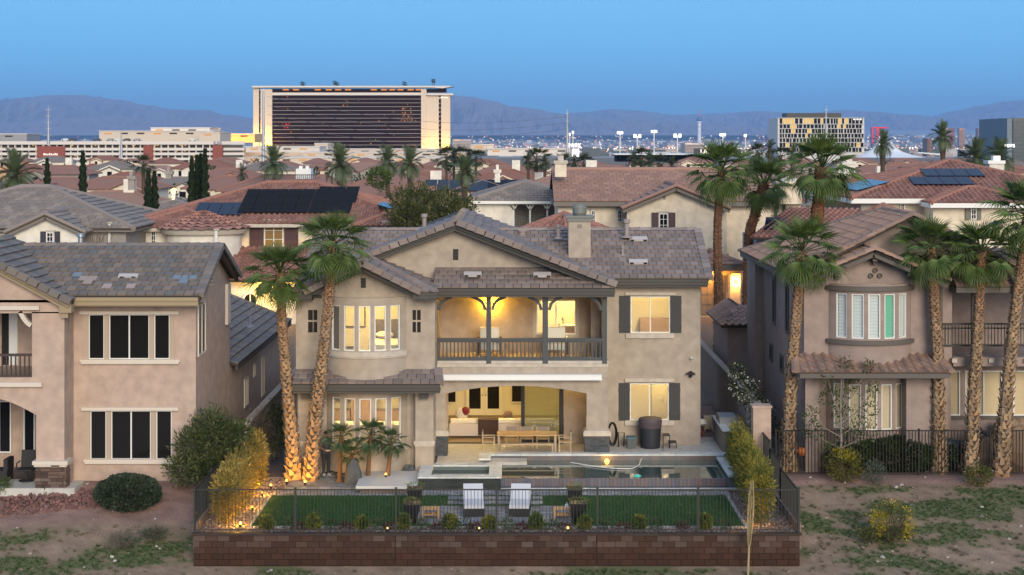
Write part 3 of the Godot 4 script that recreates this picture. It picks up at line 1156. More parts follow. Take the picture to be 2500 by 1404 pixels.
	bulb(h, "patio_downlight", Vector3(2.0, 3.22, -68.9), .06, Color(1.0, .80, .40), 1.6, 4.0, .08)

# ---------------------------------------------------------------- roofs of whole houses
func ridge_bar(h: Node, a: Vector3, b: Vector3, style: Dictionary, w := .34) -> void:
	var m := MB.new()
	m.col = style.cols[0]
	m.tube([a, b], [w * .5, w * .5], 7)
	put(h, "ridge_cap", m, style.mat)

func ridge(h: Node, a: Vector3, b: Vector3, style: Dictionary, near: bool) -> void:
	if near:
		cap_row(h, a, b, style)
	else:
		ridge_bar(h, a, b, style)

func hip(h: Node, x0: float, x1: float, d0: float, d1: float, y: float, s: float, style: Dictionary, near := false, sides := true) -> Vector3:
	var w := x1 - x0
	var l := d1 - d0
	var k := minf(w, l) / 2
	var top := y + k * s
	var a := Vector3(x0 + k, top, -(d0 + k))
	var b := Vector3(x1 - k, top, -(d1 - k)) if w < l else Vector3(x1 - k, top, -(d0 + k))
	var fl := Vector3(x0, y, -d0)
	var fr := Vector3(x1, y, -d0)
	var bl := Vector3(x0, y, -d1)
	var br := Vector3(x1, y, -d1)
	var hid := style.duplicate()
	hid.kind = "none"
	if w < l:
		roof(h, [fl, fr, a], style)
		roof(h, [fr, br, b, a], style if x0 < 0 else hid)
		roof(h, [bl, fl, a, b], style if x1 > 0 else hid)
		roof(h, [br, bl, b], hid)
	else:
		roof(h, [fl, fr, b, a], style)
		roof(h, [fr, br, b], style if x0 < 0 else hid)
		roof(h, [bl, fl, a], style if x1 > 0 else hid)
		roof(h, [br, bl, a, b], hid)
	if (a - b).length() > .3:
		ridge(h, b, a, style, near)
	ridge(h, fl, a, style, near)
	ridge(h, fr, a if w < l else b, style, near)
	ridge(h, bl, b if w < l else a, style, near)
	ridge(h, br, b, style, near)
	return a

func gable(h: Node, xc: float, k: float, y: float, s: float, d0: float, d1: float, style: Dictionary, near := false) -> void:
	var top := y + k * s
	var hid := style.duplicate()
	hid.kind = "none"
	roof(h, [Vector3(xc + k, y, -d0), Vector3(xc + k, y, -d1), Vector3(xc, top, -d1), Vector3(xc, top, -d0)], style)
	roof(h, [Vector3(xc - k, y, -d1), Vector3(xc - k, y, -d0), Vector3(xc, top, -d0), Vector3(xc, top, -d1)], style)
	ridge(h, Vector3(xc, top + .02, -d0), Vector3(xc, top + .02, -d1), style, near)
	for q in [-1, 1]:
		if near:
			cap_row(h, Vector3(xc + k * q, y + .02, -d0 + .02), Vector3(xc, top + .02, -d0 + .02), style, Vector3.BACK)
		else:
			ridge_bar(h, Vector3(xc + k * q, y + .02, -d0), Vector3(xc, top + .02, -d0), style, .22)

func fascia(h: Node, x0: float, x1: float, d0: float, d1: float, y: float, m: Material, t := .22) -> void:
	var b := MB.new()
	b.box(x0, y - t, -d0 - .1, x1, y - .02, -d0 + .06)
	b.box(x0, y - t, -d1, x0 + .1, y - .02, -d0 - .1)
	b.box(x1 - .1, y - t, -d1, x1, y - .02, -d0 - .1)
	b.box(x0 + .1, y - t - .03, -d1, x1 - .1, y - t, -d0 - .1)
	put(h, "eave", b, m)

func tri_wall(h: Node, xc: float, k: float, y0: float, y1: float, s: float, d: float, m: Material, t := .2) -> void:
	var b := MB.new()
	b.prism(PackedVector2Array([Vector2(xc - k, y0), Vector2(xc + k, y0), Vector2(xc + k, y1), Vector2(xc, y1 + k * s), Vector2(xc - k, y1)]), -d - t, -d)
	put(h, "gable_wall", b, m)

func rake(h: Node, xc: float, k: float, y: float, s: float, d: float, m: Material) -> void:
	for q in [-1, 1]:
		var b := MB.new()
		b.bar(Vector3(xc + q * k, y - .16, -d), Vector3(xc, y - .16 + k * s, -d), .12, .26)
		put(h, "rake_board", b, m)

func chimney(h: Node, x0: float, y0: float, x1: float, y1: float, d: float, m: Material, capm: Material) -> void:
	var b := MB.new()
	pbox(b, x0, y0 + 8, x1, y1, d, (x1 - x0) * d / F)
	var c := put(h, "chimney", b, m)
	b = MB.new()
	pbox(b, x0 - 3, y0, x1 + 3, y0 + 8, d - .1, (x1 - x0) * d / F + .2)
	put(c, "cap", b, capm)
	b = MB.new()
	var e := (x1 - x0) * .25
	pbox(b, x0 + e, y0 - 12, x1 - e, y0, d + .2, (x1 - x0 - 2 * e) * d / F)
	put(c, "flue", b, capm)

func simple_window(h: Node, x0: float, y0: float, x1: float, y1: float, d: float, sh: Material = null, o := {}) -> void:
	var q := {"gx": 2, "gy": 3, "border": .06, "z0": -.02, "z1": .05}
	q.merge(o, true)
	win_px(h, x0, y0, x1, y1, d, q)
	var t := MB.new()
	pbox(t, x0 - 3, y0 - 5, x1 + 3, y0 - 1, d - .1, .1)
	put(h, "window_header", t, mat("pale trim"))
	if sh:
		for k in [-1, 1]:
			var e := (x1 - x0) * .72
			var xa := x0 - e - 2 if k < 0 else x1 + 2
			var b := MB.new()
			pbox(b, xa, y0 - 2, xa + e, y1 + 1, d - .06, .06)
			put(h, "shutter", b, sh)

func barrel(key: String, cols: Array, w := .33, e := .40) -> Dictionary:
	return {"key": key, "kind": "barrel", "simple": true, "mat": mat("clay tile", 1, 1, 1, .85, "grit", .8), "cols": cols, "w": w, "e": e, "deck": mat("roof deck")}

# ---------------------------------------------------------------- the neighbours
func left_house() -> void:
	var d := 62.5
	var h := thing("stucco_house", "pinkish beige two-storey house at the left with dark screened windows", "house", Vector3(-16, 0, -65))
	var st := mat("pink stucco", .47, .345, .28, .92, "blotch", .23, "bump", .35)
	var pale := mat("cream trim", .62, .54, .46, .75)
	var tan_m := mat("tan fascia", .33, .25, .155, .7)
	var cols := [Color(.27, .23, .205), Color(.22, .195, .185), Color(.32, .26, .23), Color(.24, .22, .215), Color(.20, .185, .18), Color(.29, .245, .22), Color(.25, .215, .19), Color(.21, .21, .22)]
	var sty := flat_style("slate brown", mat("concrete tile"), cols, .36, .42, .09)
	sty.odd = true
	budget[h] = 300
	var xr := -12.06
	var w1 := hole_px(216, 768, 254, 877, d)
	var w2 := hole_px(266, 768, 364, 877, d)
	var w3 := hole_px(376, 768, 414, 877, d)
	var v1 := hole_px(220, 1003, 259, 1122, d)
	var v2 := hole_px(271, 1003, 368, 1122, d)
	var v3 := hole_px(381, 1003, 419, 1122, d)
	var b := MB.new()
	b.wall(-17.2, xr, -.4, 7.1, -d, .22, [w1, w2, w3, v1, v2, v3])
	b.box(xr - .2, -.4, -70, xr, 7.1, -d - .22)
	b.box(xr - .2, -.4, -86, xr, 3.4, -70)
	b.box(-24, -.4, -70.2, xr - .2, 7.1, -70)
	b.xf = Transform3D(Basis(Vector3.UP, PI / 2), Vector3(xr, 0, -65.6))
	b.prism(PackedVector2Array([Vector2(-3.1, 7.1), Vector2(4.4, 7.1), Vector2(0, 8.62)]), -.2, 0)
	b.xf = Transform3D.IDENTITY
	# front wing with arch and balcony
	var wd := 61.2
	var xw := X(157, wd)
	var xa := X(78, wd)
	b.box(xw - .2, -.4, -d, xw, 7.0, -wd)
	b.box(xa, 4.1, -wd - .5, xw - .2, 6.55, -wd)
	b.box(-24, 6.5, -wd - .3, xw - .2, 7.0, -wd)
	var arch := PackedVector2Array([Vector2(xw - .2, 4.1), Vector2(xw - .2, -.4), Vector2(X(88, wd), -.4)])
	for i in 13:
		var t := i / 12.0
		arch.append(Vector2(X(lerpf(88, -150, t), wd), Y(1013 - 42 * sin(PI * t), wd)))
	arch.append_array([Vector2(-23, -.4), Vector2(-24, -.4), Vector2(-24, 4.1)])
	b.prism(arch, -wd - .5, -wd)
	b.box(-24, 3.7, -65, xw - .2, 4.0, -wd - .5)
	b.box(-24, -.4, -65.2, xw - .2, 7, -65)
	put(h, "wall", b, st)
	tri_wall(h, -20.26, 3.55, 6.9, 7.02, .53, wd, st, .3)
	# windows behind dark insect screens
	var pane_lo := glass("dusk pane", .014, .013, .013, 1.0, .04)
	pane_lo.metallic_specular = .5
	var scr := glass("insect screen", .012, .011, .011, 1.0, .9)
	for q in [[216, 768, 254, 877, 1], [266, 768, 364, 877, 2], [376, 768, 414, 877, 1], [220, 1003, 259, 1122, 1], [271, 1003, 368, 1122, 2], [381, 1003, 419, 1122, 1]]:
		win_px(h, q[0], q[1], q[2], q[3], d, {"cols": q[4], "border": .035, "mullion": .05, "glass": glass("screen pane", .004, .004, .004, .5, .9) if q[1] < 900 else pane_lo, "z0": -.1, "z1": -.03}.merged({"slats": 24, "blind": scr} if q[1] < 900 else {}))
	for q in [[193, 760, 436, 768], [194, 878, 439, 884], [197, 884, 436, 889], [198, 995, 435, 1003], [203, 1122, 430, 1128], [206, 1128, 427, 1133]]:
		var t := MB.new()
		pbox(t, q[0], q[1], q[2], q[3], d - .14, .138)
		put(h, "window_trim", t, pale)
	for q in [[205, 768, 215, 878], [415, 768, 425, 878], [255, 768, 265, 878], [365, 768, 375, 878], [209, 1003, 219, 1122], [260, 1003, 270, 1122], [369, 1003, 380, 1122]]:
		var t := MB.new()
		pbox(t, q[0], q[1], q[2], q[3], d - .03, .028)
		put(h, "window_trim", t, mat("tan trim", .43, .335, .255, .8))
	# the side wall: window, pale column, louvre, ground floor windows
	var side := func(dd: float, y0: float) -> Transform3D: return Transform3D(Basis(Vector3.UP, PI / 2), Vector3(xr, y0, -dd))
	var fr := {"cols": 2, "border": .07, "z0": -.02, "z1": .05, "frame": pale}
	window(h, side.call(63.6, 4.65), 1.5, 2.0, fr)
	window(h, side.call(74.2, .9), 1.0, 1.3, fr)
	window(h, side.call(76.6, 1.9), .6, .6, fr)
	window(h, side.call(79.2, .6), .9, 1.9, fr)
	var pc := MB.new()
	pc.box(xr, 5.2, -69.6, xr + .12, 6.9, -68.9)
	put(h, "side_trim", pc, pale)
	var lv := MB.new()
	lv.box(xr, 7.15, -66.1, xr + .03, 7.9, -65.3)
	var lo := put(h, "gable_vent", lv, pale)
	for i in 5:
		var s := MB.new()
		s.box(xr + .03, 7.22 + .13 * i, -66.03, xr + .05, 7.29 + .13 * i, -65.37)
		put(lo, "slat", s, tan_m)
	# roofs
	roof(h, [Vector3(-16.6, 7.15, -61.3), Vector3(-11.7, 7.15, -61.3), Vector3(-11.7, 8.75, -65.7), Vector3(-20.2, 8.75, -65.7)], sty)
	roof(h, [Vector3(-16.35, 7.0, -60.65), Vector3(-16.35, 7.0, -66.2), Vector3(-20.26, 9.07, -66.2), Vector3(-20.26, 9.07, -60.65)], sty)
	roof(h, [Vector3(-11.7, 3.4, -69.9), Vector3(-11.7, 3.4, -87), Vector3(-16.5, 5.3, -87), Vector3(-16.5, 5.3, -69.9)], sty)
	var hid := sty.duplicate()
	hid.kind = "none"
	roof(h, [Vector3(-11.7, 7.15, -70.1), Vector3(-24, 7.15, -70.1), Vector3(-24, 8.75, -65.7), Vector3(-11.7, 8.75, -65.7)], hid)
	roof(h, [Vector3(-24.2, 7.0, -66.2), Vector3(-24.2, 7.0, -60.65), Vector3(-20.26, 9.07, -60.65), Vector3(-20.26, 9.07, -66.2)], hid)
	cap_row(h, Vector3(-11.7, 8.78, -65.7), Vector3(-19.5, 8.78, -65.7), sty)
	cap_row(h, Vector3(-16.3, 7.02, -60.65), Vector3(-20.2, 9.07, -60.65), sty, Vector3.BACK)
	cap_row(h, Vector3(-11.7, 7.17, -61.3), Vector3(-11.7, 8.76, -65.6), sty, Vector3.RIGHT)
	cap_row(h, Vector3(-11.7, 7.17, -70.1), Vector3(-11.7, 8.76, -65.8), sty, Vector3.RIGHT)
	cap_row(h, Vector3(-20.26, 9.1, -60.7), Vector3(-20.26, 9.1, -66.2), sty)
	cap_row(h, Vector3(-12.25, 3.65, -86.9), Vector3(-16.4, 5.32, -86.9), sty)
	for q in [[-16.4, -11.75, 7.08, 61.33]]:
		var g := MB.new()
		g.box(q[0], q[2] - .14, -q[3] - .1, q[1], q[2], -q[3] + .06)
		g.box(q[0], q[2] - .3, -q[3] - .1, q[1], q[2] - .14, -q[3])
		g.box(q[0], q[2] - .34, -q[3] - 1.2, q[1], q[2] - .3, -q[3] - .05)
		put(h, "eave_gutter", g, tan_m)
	var g2 := MB.new()
	g2.bar(Vector3(-16.4, 6.84, -60.8), Vector3(-20.26, 8.9, -60.8), .14, .2)
	g2.bar(Vector3(-16.5, 6.68, -60.95), Vector3(-20.26, 8.72, -60.95), .14, .14)
	put(h, "rake_board", g2, tan_m)
	g2 = MB.new()
	g2.bar(Vector3(-11.75, 7.0, -61.35), Vector3(-11.75, 8.62, -65.7), .12, .2)
	g2.bar(Vector3(-11.75, 7.0, -70.0), Vector3(-11.75, 8.62, -65.7), .12, .2)
	g2.box(-11.82, 3.15, -86.9, -11.7, 3.36, -69.95)
	put(h, "rake_board", g2, mat("dark soffit", .07, .055, .045, .8))
	var br := MB.new()
	br.box(xw - .1, 6.55, -61.3, xw + .35, 6.85, -60.85)
	br.box(xw - .05, 6.35, -61.3, xw + .2, 6.55, -60.95)
	put(h, "eave_return", br, tan_m)
	for q in [[-60, 747, 95, 757], [-60, 934, 101, 945]]:
		var t := MB.new()
		pbox(t, q[0], q[1], q[2], q[3], wd - .16, .158)
		put(h, "balcony_band", t, pale)
	var brace := MB.new()
	var pv := Vector3.ZERO
	for i in 7:
		var t := i / 6.0
		var p := P(lerpf(77, 50, t), 794 - 34 * t + 6 * sin(t * PI), wd + .1)
		if i > 0:
			brace.bar(pv, p, .16, .2, Vector3.BACK)
		pv = p
	put(h, "brace", brace, pale)
	var rail := MB.new()
	pbox(rail, -60, 864, 78, 870, wd + .1, .1)
	pbox(rail, -60, 916, 78, 922, wd + .1, .1)
	var rl := put(h, "balcony_railing", rail, mat("brown rail", .055, .035, .03, .6))
	for i in 10:
		var q := MB.new()
		pbox(q, -30 + i * 11, 870, -27 + i * 11, 916, wd + .12, .05)
		put(rl, "baluster", q, mats["brown rail"])
	var dr := MB.new()
	dr.box(X(21, 64.9), 4.05, -65, X(42, 64.9), 6.2, -64.93)
	put(h, "door", dr, mats["white paint"])
	dr = MB.new()
	dr.box(X(3, 64.9), 4.05, -65, X(20, 64.9), 6.2, -64.95)
	put(h, "door", dr, mats["dark recess"])
	win_px(h, -30, 978, 28, 1105, 64.95, {"cols": 2, "z0": -.02, "z1": .06, "frame": mats["white paint"]})
	win_px(h, 58, 978, 86, 1105, 64.95, {"z0": -.02, "z1": .06, "frame": mats["white paint"]})
	# stone pier under a white cap
	var pier := MB.new()
	pier.box(X(88, wd) + .02, -.4, -wd - .55, xw + .04, .86, -wd + .06)
	var pr := put(h, "stone_pier", pier, mat("brown stone core", .10, .065, .05, .95))
	for row in 10:
		var x := X(88, wd)
		while x < xw + .03:
			var w := minf(rf(.15, .42), xw + .06 - x)
			var s := MB.new()
			s.col = jit([Color(.17, .105, .08), Color(.12, .072, .06), Color(.22, .155, .12), Color(.09, .058, .048)][rng.randi() % 4], .2, .05)
			s.box(x, -.38 + row * .124, -wd, x + w - .012, -.38 + row * .124 + rf(.1, .118), -wd + rf(.07, .13))
			put(pr, "stone", s, mat("ledge stone", 1, 1, 1, .95, "grit", 1.0))
			x += maxf(w, .06)
		for k in 3:
			var s := MB.new()
			s.col = jit(Color(.2, .13, .10), .3, .05)
			s.box(xw, -.38 + row * .124, -wd - .38 + .2 * k - .1, xw + rf(.06, .11), -.38 + row * .124 + .112, -wd - .38 + .2 * k + .09)
			put(pr, "stone", s, mats["ledge stone"])
	var cap := MB.new()
	cap.box(X(88, wd) - .1, .86, -wd - .62, xw + .16, 1.0, -wd + .17)
	cap.box(X(88, wd) - .05, .78, -wd - .58, xw + .11, .86, -wd + .12)
	put(h, "pier_cap", cap, pale)
	for q in [[433, 682, 0], [452, 682, 0], [470, 682, 0], [448, 691, 0], [262, 703, 1], [320, 703, 1], [190, 675, 0], [205, 684, 2], [226, 684, 2], [215, 693, 2]]:
		var dd: float = (EYE - 7.15 + .364 * 61.3) / (.364 + (q[1] - 340.0) / F)
		var b2 := MB.new()
		b2.xf = Transform3D(slope_basis(.364), P(q[0], q[1], dd))
		b2.box(-.17, -.17, .06, .17, .17, .1)
		put(h, "roof_tile", b2, [mat("slate blue tile", .17, .205, .25, .7), mat("pink tile", .36, .27, .26, .8), mat("buff tile", .31, .25, .215, .8)][q[2]])
	# vents and pipes
	for q in [[312, 679, 66, .0]]:
		var v := MB.new()
		v.xf = Transform3D(Basis(Vector3.RIGHT, .35), P(312, 680, 62.7))
		v.box(-.37, .02, -.25, .37, .1, .02)
		var ve := put(h, "roof_vent", v, mat("vent tile"))
		for s in [-.22, .22]:
			var q2 := MB.new()
			q2.xf = v.xf
			q2.box(s - .08, .03, .015, s + .08, .09, .026)
			put(ve, "louver", q2, mats["dark recess"])
	var pipe := MB.new()
	pipe.lathe(P(612, 798, 76), [Vector2(.2, 0), Vector2(.07, .1), Vector2(.07, .5), Vector2(0, .5)], 8)
	put(h, "vent_pipe", pipe, mat("grey pipe", .2, .22, .25, .5))
	pipe = MB.new()
	pipe.lathe(P(197, 600, 70), [Vector2(.12, -.4), Vector2(.12, .35), Vector2(.17, .38), Vector2(.17, .5), Vector2(.0, .55)], 10)
	put(h, "flue", pipe, metal("galvanised", .4, .42, .45, .4, .7))
	# patio things
	var blk := mat("black rattan")
	var c := thing("swivel_chair", "black swivel patio chair beside the stone pier", "chair", P(65, 1165, 62.6))
	var o := Vector3(X(64, 62.3), 0, -62.3)
	b = MB.new()
	b.lathe(o, [Vector2(.28, .0), Vector2(.28, .04), Vector2(.05, .07), Vector2(.04, .4), Vector2(0, .4)], 12)
	put(c, "base", b, blk)
	b = MB.new()
	b.box(o.x - .28, .42, o.z - .28, o.x + .28, .48, o.z + .28)
	put(c, "seat", b, blk)
	b = MB.new()
	b.xf = Transform3D(Basis(Vector3.RIGHT, -.15), o + Vector3(0, .48, -.28))
	b.box(-.28, 0, -.03, .28, .65, .03)
	put(c, "backrest", b, blk)
	for s in [-1, 1]:
		b = MB.new()
		b.tube([o + Vector3(s * .3, .48, .22), o + Vector3(s * .32, .7, .15), o + Vector3(s * .31, .72, -.25)], [.025, .025, .025], 6)
		put(c, "armrest", b, blk)
	c = thing("patio_sofa", "black wicker sofa at the left edge of the neighbour's patio", "sofa", Vector3(X(0, 62.4), 0, -62.4))
	b = MB.new()
	b.box(X(-40, 62.4), .0, -62.9, X(22, 62.4), .42, -62.1)
	put(c, "seat", b, blk)
	b = MB.new()
	b.box(X(14, 62.4), .42, -62.9, X(24, 62.4), .85, -62.1)
	put(c, "armrest", b, blk)
	var ps := MB.new()
	ps.box(-24, -.3, -65, X(182, 61), 0.0, -61.0)
	struct("patio_floor", ps, mat("pale concrete"))
	# block walls between the lots
	for q in [["left", -10.62, 65.4, 86.0, 1.68], ["right", 9.97, 64.9, 96.0, 2.3]]:
		var wl := thing("side_wall", "tall stucco block wall along the %s side of the beige house" % q[0], "wall", Vector3(q[1], 0, -q[2]))
		b = MB.new()
		b.box(q[1] - .1, -.3, -q[3], q[1] + .1, q[4] - .06, -q[2])
		put(wl, "wall", b, mat("wall stucco", .30, .25, .215, .95, "blotch", .3, "bump", .4))
		b = MB.new()
		b.box(q[1] - .15, q[4] - .06, -q[3], q[1] + .15, q[4] + .02, -q[2])
		put(wl, "coping", b, mat("wall coping", .36, .31, .27, .9))
	var pil := thing("stucco_pillar", "short stucco pillar at the front end of the right side wall", "pillar", Vector3(9.97, 0, -64.7))
	b = MB.new()
	b.box(9.5, -.3, -65.1, 10.2, 2.42, -64.5)
	put(pil, "shaft", b, mats["pink stucco"])
	b = MB.new()
	b.box(9.46, 2.42, -65.14, 10.24, 2.5, -64.46)
	put(pil, "cap", b, mats["pink stucco"])

func right_house() -> void:
	var d := 64.4
	var h := thing("stucco_house", "grey mauve two-storey house at the right with brown tile roof and shuttered bow window", "house", Vector3(15, 0, -66))
	var st := mat("mauve stucco", .31, .236, .208, .92, "blotch", .23, "bump", .35)
	var tr := mat("taupe trim", .11, .092, .08, .7)
	var cols := [Color(.42, .26, .19), Color(.36, .23, .175), Color(.48, .30, .22), Color(.39, .255, .20), Color(.32, .21, .17), Color(.45, .27, .19)]
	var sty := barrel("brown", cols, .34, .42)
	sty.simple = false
	budget[h] = 300
	var xl := 11.48
	var bx := 14.06
	var b := MB.new()
	var hole := [bx - 1.62, 4.2, bx + 1.62, 7.3]
	b.wall(xl, 17.3, 3.9, 7.75, -d, .2, [hole])
	b.box(xl, -.3, -80, xl + .2, 7.6, -d - .2)
	b.box(17.1, -.3, -68, 17.3, 7.6, -d - .2)
	var th := [-.67, -.328, 0.0, .328, .67]
	var green := mat("green blind", .05, .42, .25, .7)
	var wh := mat("pale shutter", .50, .56, .55, .6)
	var pane := glass("clear pane", .9, .95, .95, .10)
	var o := {"glass": pane, "slats": 13, "blind": wh, "border": .045, "frame": mats["white frame"]}
	var og := o.duplicate()
	og.blind = green
	bow(b, h, bx, 65.48, 1.95, th, .122, .975, 4.2, 7.35, 5.25, 6.99, [o, o, o, og, o])
	var tan_b := mat("tan blind", .50, .40, .24, .7)
	var lo := {"glass": pane, "slats": 16, "blind": tan_b, "border": .045, "frame": mats["white frame"]}
	b.wall(xl, 17.3, -.3, 4.2, -64.9, .2, [[bx - 1.62, -.2, bx + 1.62, 3.9]])
	bow(b, h, bx, 66.0, 1.95, th, .122, .975, -.3, 3.95, 1.62, 3.4, [lo])
	pbox(b, 2213, 915, 2312, 1165, 63.9, 1.2)
	pbox(b, 1966, 915, 2000, 1165, 63.9, 1.2)
	# wall under and behind the balcony
	var hs := []
	for q in [[2303, 2345], [2357, 2448], [2474, 2560]]:
		hs.append(hole_px(q[0], 905, q[1], 1015, 65.6))
	b.wall(17.3, 24, -.3, 4.3, -65.6, .2, hs)
	b.box(17.3, 4.1, -69, 24, 4.45, -64.2)
	b.box(17.3, 4.45, -68.7, 24, 7.3, -68.5)
	put(h, "wall", b, st)
	tri_wall(h, bx, 2.75, 7.3, 7.5, .4, d - .02, st, .2)
	tri_wall(h, 15.8, 4.6, 7.4, 7.62, .5, 65.3, mat("pale gable stucco", .36, .29, .25, .92, "blotch", .23), .2)
	var k := 0
	for q in [[2303, 2345, 1], [2357, 2448, 2], [2474, 2560, 2]]:
		win_px(h, q[0], 905, q[1], 1015, 65.6, {"cols": q[2], "glass": pane, "slats": 18, "blind": mat("lit tan blind", .60, .46, .24, .7), "border": .05, "frame": mats["white frame"]})
	for y in [7.1, 5.02]:
		var band := MB.new()
		arc_band(band, bx, 65.48, 1.9, 2.1, y, y + (.18 if y > 6 else .16), -.97, .97, 18)
		put(h, "bow_band", band, tr)
	var sb := MB.new()
	pbox(sb, 2213, 1016, 2560, 1024, 65.5, .1)
	put(h, "sill_band", sb, tr)
	for q in [[2137, 660], [2126, 673], [2148, 673]]:
		var v := MB.new()
		v.xf = Transform3D(Basis(Vector3.RIGHT, PI / 2), P(q[0], q[1], d - .05))
		v.lathe(Vector3.ZERO, [Vector2(.1, -.02), Vector2(.1, .06), Vector2(.07, .06), Vector2(.07, .0), Vector2(0, .0)], 12)
		put(h, "round_vent", v, tr)
	for q in [[2137, 632], [2048, 668], [2224, 668]]:
		var c := MB.new()
		pbox(c, q[0] - 6, q[1], q[0] + 6, q[1] + 6, d - .6, .6)
		pbox(c, q[0] - 5, q[1] + 6, q[0] + 5, q[1] + 14, d - .3, .3)
		put(h, "corbel", c, tr)
	# side wall windows
	var side := func(dd: float, y0: float) -> Transform3D: return Transform3D(Basis(Vector3.UP, -PI / 2), Vector3(xl, y0, -dd))
	var f := {"border": .12, "z0": -.02, "z1": .06, "frame": tr}
	window(h, side.call(71.6, 4.9), .75, 2.1, f)
	window(h, side.call(68.2, 4.9), .75, 2.1, f)
	window(h, side.call(72.4, 3.2), .8, .75, f)
	window(h, side.call(69.6, 3.1), .8, .75, f)
	var pil := MB.new()
	pil.box(xl - .35, -.3, -76.5, xl, 7.5, -75)
	put(h, "pilaster", pil, st)
	# roofs
	roof(h, [Vector3(10.95, 4.04, -62.9), Vector3(16.85, 4.04, -62.9), Vector3(16.6, 4.55, -64.45), Vector3(11.2, 4.55, -64.45)], sty)
	roof(h, [Vector3(17.2, 7.29, -63.4), Vector3(24, 7.29, -63.4), Vector3(24, 8.6, -66), Vector3(17.2, 8.6, -66)], sty)
	gable(h, bx, 2.95, 7.5, .42, 63.55, 67, sty, true)
	roof(h, [Vector3(11.0, 7.6, -79), Vector3(11.0, 7.6, -64.3), Vector3(15.8, 10.02, -64.6), Vector3(15.8, 10.02, -69.5)], sty)
	var hid := sty.duplicate()
	hid.kind = "none"
	roof(h, [Vector3(20.6, 7.6, -64.6), Vector3(20.6, 7.6, -79), Vector3(15.8, 10.02, -69.5), Vector3(15.8, 10.02, -64.6)], sty)
	roof(h, [Vector3(20.6, 7.6, -79), Vector3(11, 7.6, -79), Vector3(15.8, 10.02, -69.5)], hid)
	cap_row(h, Vector3(11.0, 7.62, -79), Vector3(15.8, 10.06, -69.5), sty)
	cap_row(h, Vector3(15.8, 10.06, -64.6), Vector3(15.8, 10.06, -69.5), sty)
	cap_row(h, Vector3(11.9, 8.05, -64.6), Vector3(15.8, 10.04, -64.6), sty, Vector3.BACK, .2)
	cap_row(h, Vector3(20.0, 7.95, -64.6), Vector3(15.8, 10.04, -64.6), sty, Vector3.BACK, .2)
	cap_row(h, Vector3(16.9, 4.06, -62.9), Vector3(16.65, 4.56, -64.3), sty)
	cap_row(h, Vector3(10.9, 4.06, -62.9), Vector3(11.1, 4.56, -64.3), sty)
	fascia(h, 11.05, 16.8, 62.95, 64.9, 4.02, tr, .2)
	fascia(h, 17.2, 24, 63.45, 66, 7.28, tr)
	rake(h, bx, 2.9, 7.5, .42, 63.7, tr)
	var e := MB.new()
	e.box(11.0, 7.36, -79, 11.14, 7.58, -64.3)
	e.box(11.0, 7.3, -64.9, 12.2, 7.48, -63.7)
	put(h, "eave", e, tr)
	# balcony railing of iron
	var iron := metal("bronze iron", .022, .021, .02, .6, .0)
	var rail := MB.new()
	pbox(rail, 2298, 789, 2560, 793, 64.3, .06)
	pbox(rail, 2298, 800, 2560, 803, 64.3, .05)
	pbox(rail, 2298, 842, 2560, 846, 64.3, .05)
	var rl := put(h, "balcony_railing", rail, iron)
	for i in 26:
		var q := MB.new()
		pbox(q, 2300 + i * 8, 793, 2301.6 + i * 8, 842, 64.3, .025)
		put(rl, "baluster", q, iron)
	for x in [2296, 2372, 2474]:
		var q := MB.new()
		pbox(q, x, 700, x + 6, 850, 64.35, .12)
		put(h, "balcony_post", q, tr)
	for x in [2325, 2415, 2500]:
		var q := MB.new()
		pbox(q, x, 876, x + 12, 886, 64.1, .4)
		put(h, "bracket", q, mat("pale trim"))
	# low tiled courtyard wall at the back left
	var cw := thing("courtyard_wall", "low stucco entry wall with tile cap left of the grey house", "wall", Vector3(11.0, 0, -80))
	b = MB.new()
	b.box(10.6, 0, -86, 12.2, 3.9, -80.5)
	put(cw, "wall", b, st)
	var s2 := barrel("brown", cols, .34, .42)
	roof(cw, [Vector3(10.2, 3.9, -80), Vector3(12.4, 3.9, -80), Vector3(12.4, 4.7, -82), Vector3(11.4, 4.7, -82)], s2)
	roof(cw, [Vector3(10.2, 3.9, -86), Vector3(10.2, 3.9, -80), Vector3(11.4, 4.7, -82), Vector3(11.4, 4.7, -86)], s2)
	# the neighbour's long iron fence and what stands behind it
	iron_fence("long dark iron fence across the right neighbour's garden", Vector3(10.2, 0.02, -63.3), Vector3(24, .02, -63.3), 1.72, .125, 5, metal("brown iron", .012, .009, .008, .8, .0), "", .03)
	var bo := mat("tan boulder", .30, .20, .135, .95, "grit", .7)
	for q in [[2408, 64.6, .55, .75, "rounded tan boulder right of the dark horse statue"], [2440, 65.0, .45, 1.0, "tall tan boulder behind the rightmost palm trunk"], [2490, 64.4, .8, 1.15, "largest tan boulder at the right edge behind the fence"]]:
		b = MB.new()
		b.ball(Vector3(X(q[0], q[1]), q[3] * .7, -q[1]), Vector3(q[2], q[3], q[2] * .8), 8, 11, noise(int(q[0]), .7, 3), .4)
		single("boulder", q[4], "rock", b, bo)
	horse()
	var pot := thing("clay_pot", "orange clay pot behind the neighbour's fence near the palm", "pot", P(1957, 1108, 64))
	b = MB.new()
	b.lathe(P(1957, 1112, 64), [Vector2(.1, 0), Vector2(.2, .15), Vector2(.17, .3), Vector2(0, .28)], 12)
	put(pot, "body", b, mat("orange clay", .50, .14, .03, .7))
	var lan := thing("garden_lantern", "small black garden lantern before the horse statue", "lantern", P(2331, 1150, 63.8))
	b = MB.new()
	b.lathe(P(2331, 1150, 63.8), [Vector2(.03, -.3), Vector2(.03, .08), Vector2(.09, .1), Vector2(.08, .3), Vector2(.12, .32), Vector2(0, .42)], 8)
	put(lan, "body", b, mats["black metal"])
	var pl := MB.new()
	pl.box(X(2290, 65), -.2, -65.2, X(2500, 65), .9, -65.0)
